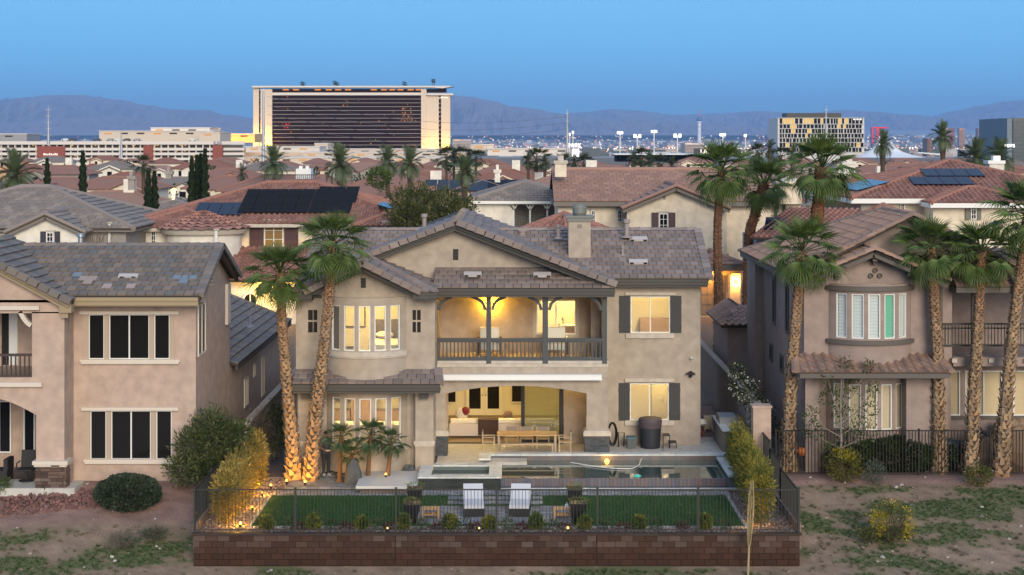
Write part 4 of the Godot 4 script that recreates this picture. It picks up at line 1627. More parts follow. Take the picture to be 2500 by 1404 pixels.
	single("garden_plinth", "low white wall behind the dark horse statue", "wall", pl, mat("pale gable stucco"))
	# retaining sheet for the neighbour's garden
	sheet("garden_bed", 10.1, 24, 62.7, 66, .01, mat("red gravel"), .4)

func horse() -> void:
	# a life-size dark blue horse statue facing right
	var o := Vector3(X(2345, 64.4), 0, -64.4)
	var c := Color(1, 1, 1)
	var bn := []
	var y := .95
	bn.append([Vector3(-.42, y + .02, 0), Vector3(.38, y, 0), .235, .225, c])
	bn.append([Vector3(-.45, y + .08, 0), Vector3(-.5, y - .1, 0), .22, .2, c])
	bn.append([Vector3(.38, y + .06, 0), Vector3(.45, y - .06, 0), .2, .19, c])
	bn.append([Vector3(.45, y + .15, 0), Vector3(.72, y + .62, 0), .17, .1, c])
	bn.append([Vector3(.72, y + .64, 0), Vector3(1.0, y + .46, 0), .1, .06, c])
	bn.append([Vector3(1.0, y + .46, 0), Vector3(1.06, y + .42, 0), .06, .052, c])
	for s in [-1, 1]:
		bn.append([Vector3(.68, y + .73, s * .05), Vector3(.68, y + .84, s * .06), .03, .012, c])
		bn.append([Vector3(.44, y - .1, s * .11), Vector3(.48, .5, s * .11), .1, .055, c])
		bn.append([Vector3(.48, .5, s * .11), Vector3(.46 - .04 * s, .08, s * .11), .045, .035, c])
		bn.append([Vector3(.46 - .04 * s, .06, s * .11), Vector3(.5 - .04 * s, .03, s * .11), .05, .05, c])
		bn.append([Vector3(-.5, y - .1, s * .12), Vector3(-.4, .62, s * .12), .14, .08, c])
		bn.append([Vector3(-.4, .62, s * .12), Vector3(-.58, .46, s * .12), .07, .05, c])
		bn.append([Vector3(-.58, .46, s * .12), Vector3(-.54 + .05 * s, .08, s * .12), .045, .035, c])
		bn.append([Vector3(-.54 + .05 * s, .06, s * .12), Vector3(-.49 + .05 * s, .03, s * .12), .05, .05, c])
	bn.append([Vector3(-.66, y + .12, 0), Vector3(-.82, y - .1, 0), .05, .06, c])
	bn.append([Vector3(-.82, y - .1, 0), Vector3(-.84, y - .5, 0), .06, .03, c])
	var b := MB.new()
	nets(b, bn, .035, .03)
	var t := thing("horse_statue", "dark blue horse statue behind the neighbour's fence", "statue", o)
	put(t, "body", b, mat("dark blue bronze", .02, .035, .06, .4), Transform3D.IDENTITY, true)
	b = MB.new()
	for i in 8:
		var p := Vector3(.36 + .05 * i, y + .26 + .08 * i, 0)
		b.bar(p, p + Vector3(-.1, .02, 0), .03, .1, Vector3.BACK)
	put(t, "mane", b, mat("dark blue bronze"), Transform3D.IDENTITY, true)

# ---------------------------------------------------------------- the back yard
const LAWN := -.5

func block_row(parent: Node, called: String, x0: float, x1: float, y0: float, y1: float, z0: float, z1: float, len: float, shift: float, m: Material, cols: Array, gap := .012, along := "x") -> void:
	# a row of alike blocks with joints, each a mesh of its own
	var a := x0 - shift
	while a < x1 - .03:
		var s := maxf(a, x0)
		var e := minf(a + len, x1)
		if e - s > .05:
			var b := MB.new()
			b.col = jit(cols[rng.randi() % cols.size()], .12, .03)
			if along == "x":
				b.box(s + gap / 2, y0, z0, e - gap / 2, y1 + rf(-.004, .004), z1 + rf(-.004, .004))
			else:
				b.box(z0, y0, -(s + gap / 2), z1, y1 + rf(-.004, .004), -(e - gap / 2))
			put(parent, called, b, m)
		a += len

func pavers(parent: Node, x0: float, x1: float, d0: float, d1: float, y: float, w: float, l: float, m: Material, cols: Array) -> void:
	var rows := int(round((d1 - d0) / l))
	for i in rows:
		var d := d0 + (d1 - d0) * i / rows
		block_row(parent, "paver", x0, x1, y - .06, y, -d - (d1 - d0) / rows + .012, -d, w, (i % 2) * w * .5, m, cols, .016)

func sheet(called: String, x0: float, x1: float, d0: float, d1: float, y: float, m: Material, thick := .05) -> MeshInstance3D:
	var b := MB.new()
	b.box(x0, y - thick, -d1, x1, y, -d0)
	return struct(called, b, m)

func gravel_at(called: String, areas: Array, n_per: float) -> void:
	var rk := MB.new()
	rk.ball(Vector3.ZERO, Vector3(.5, .34, .42), 3, 5, noise(32, 1.0, 2), .5)
	var pl := []
	var pc := []
	for a in areas:
		var n := int((a[1] - a[0]) * (a[3] - a[2]) * n_per)
		for i in n:
			pl.append(Transform3D(Basis(Vector3(rf(-.5, .5), 1, rf(-.5, .5)).normalized(), rf(0, TAU)).scaled(Vector3.ONE * rf(.04, .1)), Vector3(rf(a[0], a[1]), a[4] + rf(0, .025), -rf(a[2], a[3]))))
			pc.append(jit([Color(.24, .19, .18), Color(.15, .115, .11), Color(.33, .30, .29), Color(.20, .135, .12)][rng.randi() % 4], .25, .04))
	stuff(scatter(self, called, rk.mesh(), mat("pebble", 1, 1, 1, .9), pl, pc))

func iron_fence(label: String, a: Vector3, b: Vector3, hgt: float, gap: float, posts: int, m: Material, group := "", pick := .016) -> Node3D:
	var t := thing("iron_fence", label, "fence", a, group)
	var r := MB.new()
	var up := Vector3(0, hgt, 0)
	r.bar(a + up, b + up, .045, .04)
	put(t, "top_rail", r, m)
	r = MB.new()
	r.bar(a + Vector3(0, .09, 0), b + Vector3(0, .09, 0), .035, .035)
	put(t, "bottom_rail", r, m)
	var L := (b - a).length()
	var n := int(L / gap)
	var pm := MB.new()
	pm.box(-pick / 2, .09, -pick / 2, pick / 2, hgt, pick / 2)
	var pmesh := pm.mesh()
	for i in range(1, n):
		put(t, "picket", pmesh, m, Transform3D(Basis.IDENTITY, a + (b - a) * (float(i) / n)))
	for i in posts + 1:
		var p := MB.new()
		var o := a + (b - a) * (float(i) / posts)
		p.cbox(o + Vector3(0, hgt / 2 + .02, 0), Vector3(.065, hgt + .06, .065))
		p.cbox(o + Vector3(0, hgt + .06, 0), Vector3(.085, .03, .085))
		put(t, "post", p, m)
	return t

func yard() -> void:
	var paver := mat("grey paver", .9, .9, .92, .85, "grit", 1.0)
	var pcols := [Color(.30, .305, .32), Color(.22, .225, .24), Color(.37, .37, .38), Color(.27, .265, .27)]
	var conc := mat("pale concrete", .50, .47, .43, .8, "blotch", .3, "bump", .25)
	var cope := mat("pale coping", .58, .60, .59, .6, "blotch", .4)
	var ledger := mat("dark ledger stone", .05, .055, .052, .85, "grit", 1.2)
	var iron := metal("bronze iron", .022, .021, .02, .6, .0)
	# retaining wall of split blocks
	var rw := thing("block_retaining_wall", "long brown block retaining wall with iron fence on top, below the lawn", "wall", Vector3(-.5, -1.7, -56.2))
	var core := MB.new()
	core.box(-10.9, -2.1, -56.32, 9.85, -.56, -56.16)
	put(rw, "mortar", core, mat("mortar", .035, .02, .015, .95))
	var bm := mat("brown block", .95, .95, .95, .95, "grit", .8, "rough", .8)
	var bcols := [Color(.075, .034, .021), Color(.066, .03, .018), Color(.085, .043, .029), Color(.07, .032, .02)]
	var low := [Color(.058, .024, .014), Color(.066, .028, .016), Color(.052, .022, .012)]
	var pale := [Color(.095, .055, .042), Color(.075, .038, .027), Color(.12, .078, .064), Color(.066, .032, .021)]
	for i in 6:
		var y := -.57 - .205 * (i + 1)
		var segs := [-10.92, -4.0, 2.9, 9.87]
		for s in 3:
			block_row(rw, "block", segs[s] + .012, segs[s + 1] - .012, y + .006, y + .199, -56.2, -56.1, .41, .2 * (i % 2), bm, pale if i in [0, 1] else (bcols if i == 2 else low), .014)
	block_row(rw, "cap_block", -10.97, 9.92, -.57, -.5, -56.34, -56.06, 1.6, 0.0, bm, [Color(.06, .04, .034)], .006)
	for sx in [-10.9, 9.87]:
		var curb := thing("block_curb", "low block curb under the %s side fence of the yard" % ("left" if sx < 0 else "right"), "wall", Vector3(sx, -.9, -60))
		for i in 3:
			block_row(curb, "block", 56.36, 66.4, -1.1 + .3 * i, -.81 + .3 * i, sx - .08, sx + .08, .41, .2 * (i % 2), mat("pink block", .9, .9, .9, .95, "grit", .8), [Color(.30, .22, .20), Color(.26, .19, .175)], .014, "z")
	# the iron fence on three sides
	iron_fence("dark iron fence running along the top of the brown retaining wall", Vector3(-10.9, -.5, -56.25), Vector3(9.85, -.5, -56.25), 1.47, .117, 6, iron, "", .017)
	iron_fence("dark iron side fence running back along the left edge of the yard", Vector3(-10.9, -.45, -56.35), Vector3(-10.9, -.45, -65.4), 1.4, .117, 3, iron, "", .02)
	var st := [[56.35, 60.2, -.45], [60.2, 62.6, -.2], [62.6, 65.0, .1], [65.0, 67.3, .4]]
	for i in 4:
		iron_fence("%s stepped panel of dark iron fence on the right edge of the yard" % ["lowest, nearest", "second", "third", "topmost, farthest"][i], Vector3(9.87, st[i][2], -st[i][0]), Vector3(9.87, st[i][2], -st[i][1]), 1.35, .117, 1, iron, "stepped fence panels", .02)
	# sheets: soil, lawn, gravel, concrete
	sheet("yard_soil", -10.82, 9.79, 56.34, 67.0, -.545, mat("yard soil", .16, .12, .11, .95, "speck", .5))
	var lawn := sheet("lawn", -9.1, 8.1, 57.12, 62.1, LAWN, mat("turf", .010, .060, .010, .9, "speck", 1.2, "rough", 1.0), .05)
	lawn.set_meta("kind", "structure")
	var bl := MB.new()
	for i in 6:
		var a := TAU * i / 6.0
		var o := Vector3(cos(a), 0, sin(a)) * .02
		var s := Vector3(-sin(a), 0, cos(a)) * .006
		bl.tri(o - s, o + s, o * 2.0 + Vector3(0, .045, 0))
	var pl := []
	var pc := []
	for i in 15000:
		var x := rf(-9.05, 8.05)
		var d := rf(57.15, 62.08)
		if (x > -3.4 and x < 2.15 and d > 57.45 and d < 60.3) or (x > -2.45 and x < 1.2 and ((d > 60.55 and d < 61.2) or (d > 61.3 and d < 61.95))):
			continue
		pl.append(Transform3D(Basis(Vector3.UP, rf(0, TAU)).scaled(Vector3.ONE * rf(.7, 1.2)), Vector3(x, LAWN, -d)))
		pc.append(jit(Color(.028, .10, .010), .3, .1))
	stuff(scatter(self, "turf_blades", bl.mesh(), leafy("turf blade", 1, 1, 1, .2), pl, pc))
	var walk := thing("paver_walk", "grey paver walk and lounge pad around the green lawn", "paving", Vector3(0, -.5, -61))
	pavers(walk, -9.1, 8.3, 62.1, 63.2, LAWN + .01, .42, .27, paver, pcols)
	pavers(walk, -3.37, 2.13, 57.45, 60.28, LAWN + .012, .42, .236, paver, pcols)
	for q in [[60.6, 61.15], [61.35, 61.9]]:
		pavers(walk, -2.4, 1.15, q[0], q[1], LAWN + .012, .42, .27, paver, pcols)
	pavers(walk, -8.7, -5.95, 63.2, 65.3, LAWN + .06, .42, .3, paver, pcols)
	var edge := thing("lawn_edging", "pale stone edging round the green lawn", "edging", Vector3(0, -.5, -60))
	var ecol := [Color(.42, .42, .42), Color(.35, .35, .36)]
	block_row(edge, "edging_stone", -9.22, 8.22, -.55, LAWN + .02, -57.12, -57.0, .32, 0, paver, ecol)
	block_row(edge, "edging_stone", 57.12, 62.1, -.55, LAWN + .02, -9.22, -9.1, .32, 0, paver, ecol, .012, "z")
	block_row(edge, "edging_stone", 57.12, 62.1, -.55, LAWN + .02, 8.1, 8.22, .32, 0, paver, ecol, .012, "z")
	gravel_at("gravel_bed", [[-10.8, -9.24, 56.4, 66, -.53], [-9.2, -8.7, 62.2, 66, -.5], [-8.7, -6.0, 65.3, 66.2, -.44], [8.24, 9.78, 56.4, 66, -.53], [-9.2, 8.2, 56.4, 56.98, -.53]], 130)
	sheet("gravel_soil", -10.82, -5.9, 65.25, 68, -.46, mats["yard soil"], .09)
	var deck := thing("patio_slab", "pale concrete patio slab between house and pool", "paving", Vector3(2, 0, -68))
	for q in [[-3.05, .6, 65.9, 70.2], [.62, 3.9, 67.2, 70.2], [3.92, 6.3, 67.2, 70.2], [6.32, 9.7, 67.2, 71.5]]:
		var s := MB.new()
		s.box(q[0], -.5, -q[3], q[1], 0, -q[2])
		put(deck, "slab", s, conc)
	sheet("side_yard_ground", 8.03, 9.7, 71.5, 80, -.02, mat("red gravel", .22, .14, .12, .95, "speck", .6), .5)
	var pad := MB.new()
	pad.prism(PackedVector2Array([Vector2(-5.95, -.34), Vector2(-3.62, -.34), Vector2(-3.62, -.2), Vector2(-5.95, -.2)]), -65.2, -62.35)
	single("concrete_pad", "smooth pale concrete pad left of the raised spa", "slab", pad, mat("smooth pad", .55, .55, .53, .7))
	var pf := MB.new()
	pf.box(-5.8, -.55, -65.1, -3.7, -.34, -62.5)
	struct("pad_footing", pf, mats["yard soil"])
	# spa: stacked stone shell, coping, water
	var spa := thing("spa", "raised square spa with pale coping and dark stacked stone front", "spa", Vector3(-2, -.5, -64.4))
	var sh := MB.new()
	sh.wall(-3.58, -.46, -.6, -.06, -63.14, .3, [])
	sh.box(-3.58, -.6, -65.76, -3.2, -.06, -63.44)
	sh.box(-.84, -.6, -65.76, -.46, -.06, -63.44)
	sh.box(-3.2, -.6, -65.76, -.84, -.06, -65.4)
	sh.box(-3.2, -.95, -65.4, -.84, -.9, -63.44)
	put(spa, "shell", sh, mat("pool plaster", .10, .13, .13, .6))
	var stones := 0
	for row in 7:
		var x := -3.6
		while x < -.47 and stones < 200:
			var w := minf(rf(.18, .5), -.44 - x)
			var s := MB.new()
			s.col = jit(Color(.85, .88, .85), .3, .06)
			s.box(x, -.54 + row * .068, -63.2, x + w - .008, -.54 + row * .068 + .063, -63.1 + rf(0, .03))
			put(spa, "stone", s, ledger)
			x += maxf(w, .05)
			stones += 1
	for q in [[-3.64, -.4, 63.06, 63.5], [-3.64, -.4, 65.35, 65.85]]:
		block_row(spa, "coping_stone", q[0], q[1], -.06, 0.0, -q[3], -q[2], 1.1, .3, cope, [Color(1, 1, 1), Color(.93, .93, .93)], .012)
	for q in [[-3.64, -3.14], [-.9, -.4]]:
		block_row(spa, "coping_stone", 63.51, 65.34, -.06, -.002, q[0], q[1], .92, 0, cope, [Color(1, 1, 1)], .012, "z")
	var wm := glass("water", .045, .08, .072, .88, .015)
	wm.metallic_specular = 1.0
	var w1 := MB.new()
	w1.box(-3.2, -.9, -65.4, -.84, -.2, -63.45)
	put(spa, "water", w1, wm)
	# pool
	var pool := thing("swimming_pool", "long rectangular pool with pale coping and mosaic spill edge", "pool", Vector3(4, -.5, -65))
	var shell := MB.new()
	shell.box(-1.2, -.6, -67.2, 8.8, .09, -66.85)
	shell.box(8.35, -.6, -66.85, 8.8, .0, -63.2)
	shell.box(-1.2, -.6, -66.85, -.9, .0, -65.9)
	shell.box(-.46, -1.3, -66.85, 8.35, -1.2, -63.3)
	put(pool, "shell", shell, mats["pool plaster"])
	var mosaic := mat("mosaic tile", .95, .95, .95, .35, "grit", 1.5)
	var mcols := [Color(.16, .15, .19), Color(.20, .16, .175), Color(.145, .155, .20), Color(.18, .165, .19), Color(.21, .165, .175)]
	block_row(pool, "mosaic_tile", -.44, 8.4, -.42, -.1, -63.36, -63.26, .15, 0, mosaic, mcols, .008)
	block_row(pool, "waterline_tile", -.9, 8.35, -.14, .085, -66.86, -66.82, .3, 0, mosaic, [Color(.17, .13, .12), Color(.13, .12, .13)], .008)
	block_row(pool, "coping_stone", -1.34, 8.9, .09, .16, -67.3, -66.78, 1.05, .4, cope, [Color(1, 1, 1), Color(.95, .95, .95)], .014)
	block_row(pool, "coping_stone", 63.0, 66.77, .0, .07, 8.32, 8.95, .95, 0, cope, [Color(1, 1, 1), Color(.95, .95, .95)], .014, "z")
	block_row(pool, "coping_stone", 65.88, 66.77, .085, .155, -1.34, -.86, .95, 0, cope, [Color(1, 1, 1)], .014, "z")
	var tr := MB.new()
	tr.box(-.44, -.52, -63.25, 8.9, -.45, -63.0)
	put(pool, "trough", tr, mat("brick red tile", .13, .06, .05, .7))
	block_row(pool, "coping_stone", -.44, 8.9, -.46, -.4, -63.0, -62.86, 1.2, .2, cope, [Color(1, 1, 1), Color(.92, .94, .95)], .012)
	var w2 := MB.new()
	w2.box(-.9, -1.2, -66.84, 8.34, -.1, -65.87)
	w2.box(-.44, -1.2, -65.87, 8.34, -.1, -63.34)
	put(pool, "water", w2, wm)
	var hose := MB.new()
	var hp := []
	var hr := []
	for i in 21:
		var t := i / 20.0
		var px := lerpf(1395, 1570, t)
		hp.append(Vector3(X(px, 65.5), -.06 + (.15 if t > .98 else 0.0), -(66.2 - 1.25 * sin(minf(t * 1.08, 1) * PI * .62) + (1.2 * pow(maxf(t - .8, 0) / .2, 2)))))
		hr.append(.018)
	hose.tube(hp, hr, 6)
	single("pool_hose", "white pool cleaner hose curving on the water", "hose", hose, mats["white paint"])
	var fl := MB.new()
	fl.lathe(P(1556, 1168, 63.7) * Vector3(1, 0, 1) + Vector3(0, -.1, 0), [Vector2(0, -.02), Vector2(.16, 0), Vector2(.13, .05), Vector2(0, .07)], 12)
	single("pool_float", "small turquoise float at the spill edge of the pool", "float", fl, mat("turquoise plastic", .05, .5, .45, .4))
	# boulders
	var grey := mat("grey boulder", .10, .105, .108, .9, "grit", .9)
	for q in [[862, 1187, 63.9, .36, .58, .3, "tall pointed grey boulder on the pavers left of the concrete pad"], [1000, 1136, 65.4, .3, .32, .28, "small rough grey boulder against the bay column"]]:
		var b := MB.new()
		b.ball(Vector3(X(q[0], q[2]), -.5 + q[4] * .55, -q[2]), Vector3(q[3], q[4] * (1.2 if q[4] > .5 else 1.0), q[5]), 7, 9, noise(int(q[0]), .8, 3), .35)
		single("boulder", q[6], "rock", b, grey, "")
	loungers()
	patio_things()
	var orange := Color(1.0, .72, .2)
	for q in [[-8.8, -.38, 63.95, 1.3, "spot lamp before the left uplit palm trunk"], [-8.05, -.38, 63.75, 1.3, "spot lamp before the right uplit palm trunk"], [-9.45, -.42, 57.0, 4.0, "spot lamp at the nearest golden clump in the left fence corner"], [-9.45, -.42, 59.6, 3.0, "dim spot lamp hidden among the golden clumps, front one"], [-9.45, -.42, 62.0, 3.0, "dim spot lamp hidden among the golden clumps, rear one"], [-9.3, -.4, 63.2, .5, "small path lamp on a stake left of the palms"], [8.3, -.42, 57.0, 1.6, "spot lamp at the nearest leafy clump in the right fence corner"], [X(942, 64.0), -.14, 64.0, .2, "spot lamp at the edge of the concrete pad under the dwarf palm"], [X(1386, 56.5), -.46, 56.5, .1, "bright tiny lamp on the wall cap below the right planter"], [X(1170, 56.5), -.47, 56.5, .02, "faint tiny lamp on the wall cap below the left lounger"], [X(946, 56.5), -.47, 56.5, .02, "faint tiny lamp on the wall cap left of the planters"]]:
		var lp := thing("garden_lamp", q[4], "lamp", Vector3(q[0], q[1], -q[2]), "small warm garden lamps")
		bulb(lp, "bulb", Vector3(q[0], q[1] + .06, -q[2]), (.05 if q[3] > .05 and q[3] != 3.0 else .03), orange.lerp(Color(1, .9, .7), .4), 0.0, 3.0 if q[3] < 4.0 else 6.0)
		var b := MB.new()
		b.lathe(Vector3(q[0], q[1], -q[2]), [Vector2(.03, -.1), Vector2(.055, .03), Vector2(0, .02)], 8)
		put(lp, "socket", b, mats["black metal"])
		if q[3] > .05:
			var l := OmniLight3D.new()
			l.name = "garden_lamp_light"
			l.light_color = orange
			l.light_energy = q[3]
			l.omni_range = 12.0
			l.omni_attenuation = 2.0
			l.light_size = .05
			l.shadow_enabled = true
			l.position = Vector3(q[0], q[1] + .06, -q[2])
			add_child(l, true)
	bulb(pool, "pool_light", Vector3(X(1482, 66.5), -.07, -66.55), .09, Color(1, .74, .3), .35, 6.0)
	bulb(spa, "spa_light", Vector3(X(1130, 63.7), -.14, -63.6), .07, Color(1, .74, .3), .25, 6.0)

func loungers() -> void:
	var white := mat("white cushion", .58, .57, .585, .85)
	var black := mat("black rattan", .018, .017, .018, .7)
	var t := thing("sun_lounger", "white cushioned sun lounger with raised back, left of the pair", "sun lounger", Vector3.ZERO, "loungers on the paver pad")
	var f := MB.new()
	f.box(-.37, .0, -1.85, .37, .30, 0)
	put(t, "frame", f, black, Transform3D.IDENTITY, true)
	for i in 2:
		var c := MB.new()
		if i == 0:
			c.box(-.36, .30, -1.14, .36, .41, .02)
		else:
			c.xf = Transform3D(Basis(Vector3.RIGHT, .5), Vector3(0, .30, -1.14))
			c.box(-.36, .0, -.86, .36, .11, 0)
		put(t, "cushion", c, white, Transform3D.IDENTITY, true)
	var bk := MB.new()
	bk.xf = Transform3D(Basis(Vector3.RIGHT, .5), Vector3(0, .29, -1.14))
	bk.box(-.36, -.04, -.86, .36, .0, 0)
	put(t, "backrest", bk, black, Transform3D.IDENTITY, true)
	t.position = Vector3(-1.36, LAWN + .012, -58.5)
	t.rotation.y = .04
	copy(t, Vector3(.26, LAWN + .012, -58.5), -.04, "white cushioned sun lounger with raised back, right of the pair")
	var oak := mat("orange teak", .48, .27, .12, .6)
	for q in [[1052, 0, "low orange teak side table left of the loungers, its top bare"], [1372, 1, "low orange teak side table right of the loungers, with a bottle on it"]]:
		var o := Vector3(X(q[0], 58.4), LAWN + .012, -58.4)
		var s := thing("side_table", q[2], "table", o, "side tables")
		for i in 5:
			var b := MB.new()
			b.box(o.x - .31, o.y + .33, o.z - .2 + i * .085, o.x + .31, o.y + .365, o.z - .2 + i * .085 + .075)
			put(s, "slat", b, oak)
		for dx in [-.27, .27]:
			for dz in [-.18, .18]:
				var l := MB.new()
				l.cbox(o + Vector3(dx, .165, dz), Vector3(.05, .33, .05))
				put(s, "leg", l, oak)
		var sf := MB.new()
		sf.box(o.x - .26, o.y + .12, o.z - .18, o.x + .26, o.y + .15, o.z + .19)
		put(s, "shelf", sf, oak)
		var it := MB.new()
		if q[1] == 1:
			it.lathe(o + Vector3(.17, .365, 0), [Vector2(.06, 0), Vector2(.06, .1), Vector2(.02, .14), Vector2(.02, .18), Vector2(0, .18)], 10)
			single("bottle", "small white bottle on the right teak side table", "bottle", it, mats["white paint"])
	var pot := mat("black planter", .015, .015, .017, .35)
	var n := 0
	for q in [[1013, 60.1, "black tapered planter behind the left teak table"], [1005, 57.6, "black tapered planter in front of the left teak table"], [1403, 60.1, "black tapered planter behind the right teak table"], [1411, 57.7, "black tapered planter in front of the right teak table"]]:
		var o := Vector3(X(q[0], q[1]), LAWN + .01, -q[1])
		var p := MB.new()
		var a := .18
		var b := .28
		p.hexa([o + Vector3(-a, 0, a), o + Vector3(a, 0, a), o + Vector3(a, 0, -a), o + Vector3(-a, 0, -a), o + Vector3(-b, .68, b), o + Vector3(b, .68, b), o + Vector3(b, .68, -b), o + Vector3(-b, .68, -b)])
		p.box(o.x - .29, o.y + .66, o.z - .29, o.x + .29, o.y + .71, o.z + .29)
		single("planter", q[2], "planter", p, pot, "black planters by the loungers")
		var s := thing("potted_succulent", ["yellow green succulent growing in the black planter behind the left table", "yellow green succulent growing in the black planter before the left table", "yellow green succulent growing in the black planter behind the right table", "yellow green succulent growing in the black planter before the right table"][n], "plant", o + Vector3(0, .7, 0), "succulents in the planters")
		leaf_cloud(s, "foliage", o + Vector3(0, .76, 0), Vector3(.33, .13, .33), 220, .07, .025, [Color(.26, .25, .05), Color(.14, .17, .04)], 50 + n)
		n += 1

func patio_things() -> void:
	var tk := mat("pale teak", .40, .30, .20, .6)
	var t := thing("dining_table", "long pale wooden dining table under the arch", "table", Vector3(.6, 0, -68.2))
	for i in 6:
		var b := MB.new()
		b.box(-.63, .72, -68.75 + i * .167, 1.88, .76, -68.75 + i * .167 + .16)
		put(t, "plank", b, mat("warm teak", .42, .27, .14, .55))
	for x in [-.55, 1.8]:
		for z in [-68.68, -67.84]:
			var l := MB.new()
			l.box(x - .04, 0, z - .04, x + .04, .72, z + .04)
			put(t, "leg", l, tk)
	var bn := thing("bench", "long backless wooden bench in front of the dining table", "bench", Vector3(.6, 0, -67.55))
	var s := MB.new()
	s.box(-.5, .41, -67.72, 1.74, .46, -67.4)
	put(bn, "seat", s, tk)
	for x in [-.43, 1.67]:
		for z in [-67.68, -67.44]:
			var l := MB.new()
			l.box(x - .03, 0, z - .03, x + .03, .41, z + .03)
			put(bn, "leg", l, tk)
	var chairs := [[-.98, 68.2, PI / 2, "wooden armchair at the left end of the dining table"], [2.2, 68.2, -PI / 2, "wooden armchair at the right end of the dining table"], [0.0, 69.0, 0.0, "leftmost chair behind the dining table"], [.62, 69.0, 0.0, "middle chair behind the dining table"], [1.3, 69.0, 0.0, "rightmost chair behind the dining table"]]
	var proto: Node3D = null
	for c in chairs:
		if proto == null:
			proto = thing("dining_chair", c[3], "chair", Vector3.ZERO, "chairs round the dining table")
			var b := MB.new()
			b.box(-.25, .41, -.24, .25, .45, .26)
			put(proto, "seat", b, tk, Transform3D.IDENTITY, true)
			b = MB.new()
			b.box(-.25, .55, -.27, .25, .86, -.23)
			put(proto, "backrest", b, mat("taupe sling", .22, .18, .15, .8), Transform3D.IDENTITY, true)
			for x in [-.25, .25]:
				for z in [-.24, .24]:
					var l := MB.new()
					l.box(x - .02, 0, z - .02, x + .02, .64 if z > 0 else .86, z + .02)
					put(proto, "leg", l, tk, Transform3D.IDENTITY, true)
				var ar := MB.new()
				ar.box(x - .03, .62, -.26, x + .03, .65, .28)
				put(proto, "armrest", ar, tk, Transform3D.IDENTITY, true)
			proto.position = Vector3(c[0], 0, -c[1])
			proto.rotation.y = c[2]
		else:
			copy(proto, Vector3(c[0], 0, -c[1]), c[2], c[3])
	# living room
	var sofa_m := mat("grey sofa cloth", .47, .41, .36, .95)
	var sofa := thing("sofa", "pale grey sofa seen from behind through the open slider", "sofa", Vector3(-.6, 0, -71.6))
	for q in [[-2.72, -.98], [-.96, .45], [.47, 1.9]]:
		var b := MB.new()
		b.box(q[0], .12, -71.35, q[1], .66, -71.12)
		put(sofa, "back_panel", b, sofa_m)
		b = MB.new()
		b.box(q[0] + .05, .55, -71.7, q[1] - .05, .80, -71.36)
		put(sofa, "back_cushion", b, mat("cream cushion", .62, .57, .48, .95))
		b = MB.new()
		b.box(q[0], .1, -72.2, q[1], .45, -71.36)
		put(sofa, "seat", b, sofa_m)
	var th := MB.new()
	th.box(X(1167, 71.1), Y(1063, 71.1), -71.12, X(1217, 71.1), .82, -71.09)
	th.box(X(1167, 71.1), .805, -71.6, X(1217, 71.1), .83, -71.12)
	single("throw_blanket", "dark brown knitted throw hanging over the sofa back", "blanket", th, mat("brown knit", .055, .028, .022, .95, "grit", 2.0))
	var cu := [[1136, 1004, .2, Color(.14, .012, .02), .5, "dark red cushion on the left end of the sofa"], [1128, 1010, .28, Color(.55, .50, .42), -.2, "pale patterned cushion beside the red one on the sofa"], [1240, 1014, .22, Color(.16, .10, .08), .3, "small brown and white cushion on the right end of the sofa"]]
	for c in cu:
		var b := MB.new()
		b.xf = Transform3D(Basis(Vector3.BACK, c[4]) * Basis(Vector3.RIGHT, -.4), P(c[0], c[1], 71.9))
		b.col = c[3]
		b.ball(Vector3.ZERO, Vector3(c[2], c[2], .1), 8, 12)
		single("cushion", c[5], "cushion", b, mat("cushion cloth", 1, 1, 1, .95))
	var dm := mat("white door", .66, .61, .50, .6)
	var drk := glass("night pane", .012, .011, .010, 1.0, .06)
	var dr := thing("french_doors", "white double french doors with dark panes at the back of the living room", "door", Vector3(-1.3, 0, -76.9))
	for q in [[1138, 1181], [1183, 1226]]:
		var x0 := X(q[0], 76.9)
		var x1 := X(q[1], 76.9)
		var b := MB.new()
		b.wall(x0, x1, .05, 2.4, -76.86, .06, [[x0 + .14, .35, x1 - .14, 2.25]])
		var leaf := put(dr, "door_leaf", b, dm)
		b = MB.new()
		b.box(x0 + .14, .35, -76.91, x1 - .14, 2.25, -76.9)
		put(leaf, "pane", b, drk)
		b = MB.new()
		b.ball(Vector3(x1 - .06 if q[0] == 1138 else x0 + .06, 1.0, -76.82), Vector3(.03, .03, .03), 5, 8)
		put(leaf, "handle", b, mat("dark recess"))
	for q in [[1090, 957, 1112, 982], [1250, 943, 1274, 981]]:
		var w := thing("side_window", "dark window %s the french doors in the living room" % ("left of" if q[0] < 1200 else "right of"), "window", P(q[0], q[3], 76.9))
		var b := MB.new()
		pbox(b, q[0], 925, q[2], q[3], 76.9, .04)
		put(w, "pane", b, drk)
		b = MB.new()
		pbox(b, q[0] - 2, q[3], q[2] + 2, q[3] + 3, 76.84, .1)
		put(w, "sill", b, dm)
	for q in [[1250, 955, 76.8], [1215, 946, 72.0]]:
		pass
	# behind the other windows
	var lin_w := mat("white linen", .66, .62, .52, .95)
	var bed := thing("bed", "white made bed in the upstairs bay bedroom", "bed", Vector3(-4.9, 3.66, -68.3))
	var b := MB.new()
	b.box(-5.9, 3.8, -69.6, -3.9, 4.55, -67.3)
	put(bed, "mattress", b, lin_w)
	b = MB.new()
	b.box(-6.0, 3.66, -70.1, -3.8, 5.3, -69.95)
	put(bed, "headboard", b, mat("dark wood", .07, .045, .03, .6))
	for x in [-5.4, -4.4]:
		b = MB.new()
		b.ball(Vector3(x, 4.72, -69.4), Vector3(.4, .16, .28), 6, 10)
		put(bed, "pillow", b, lin_w)
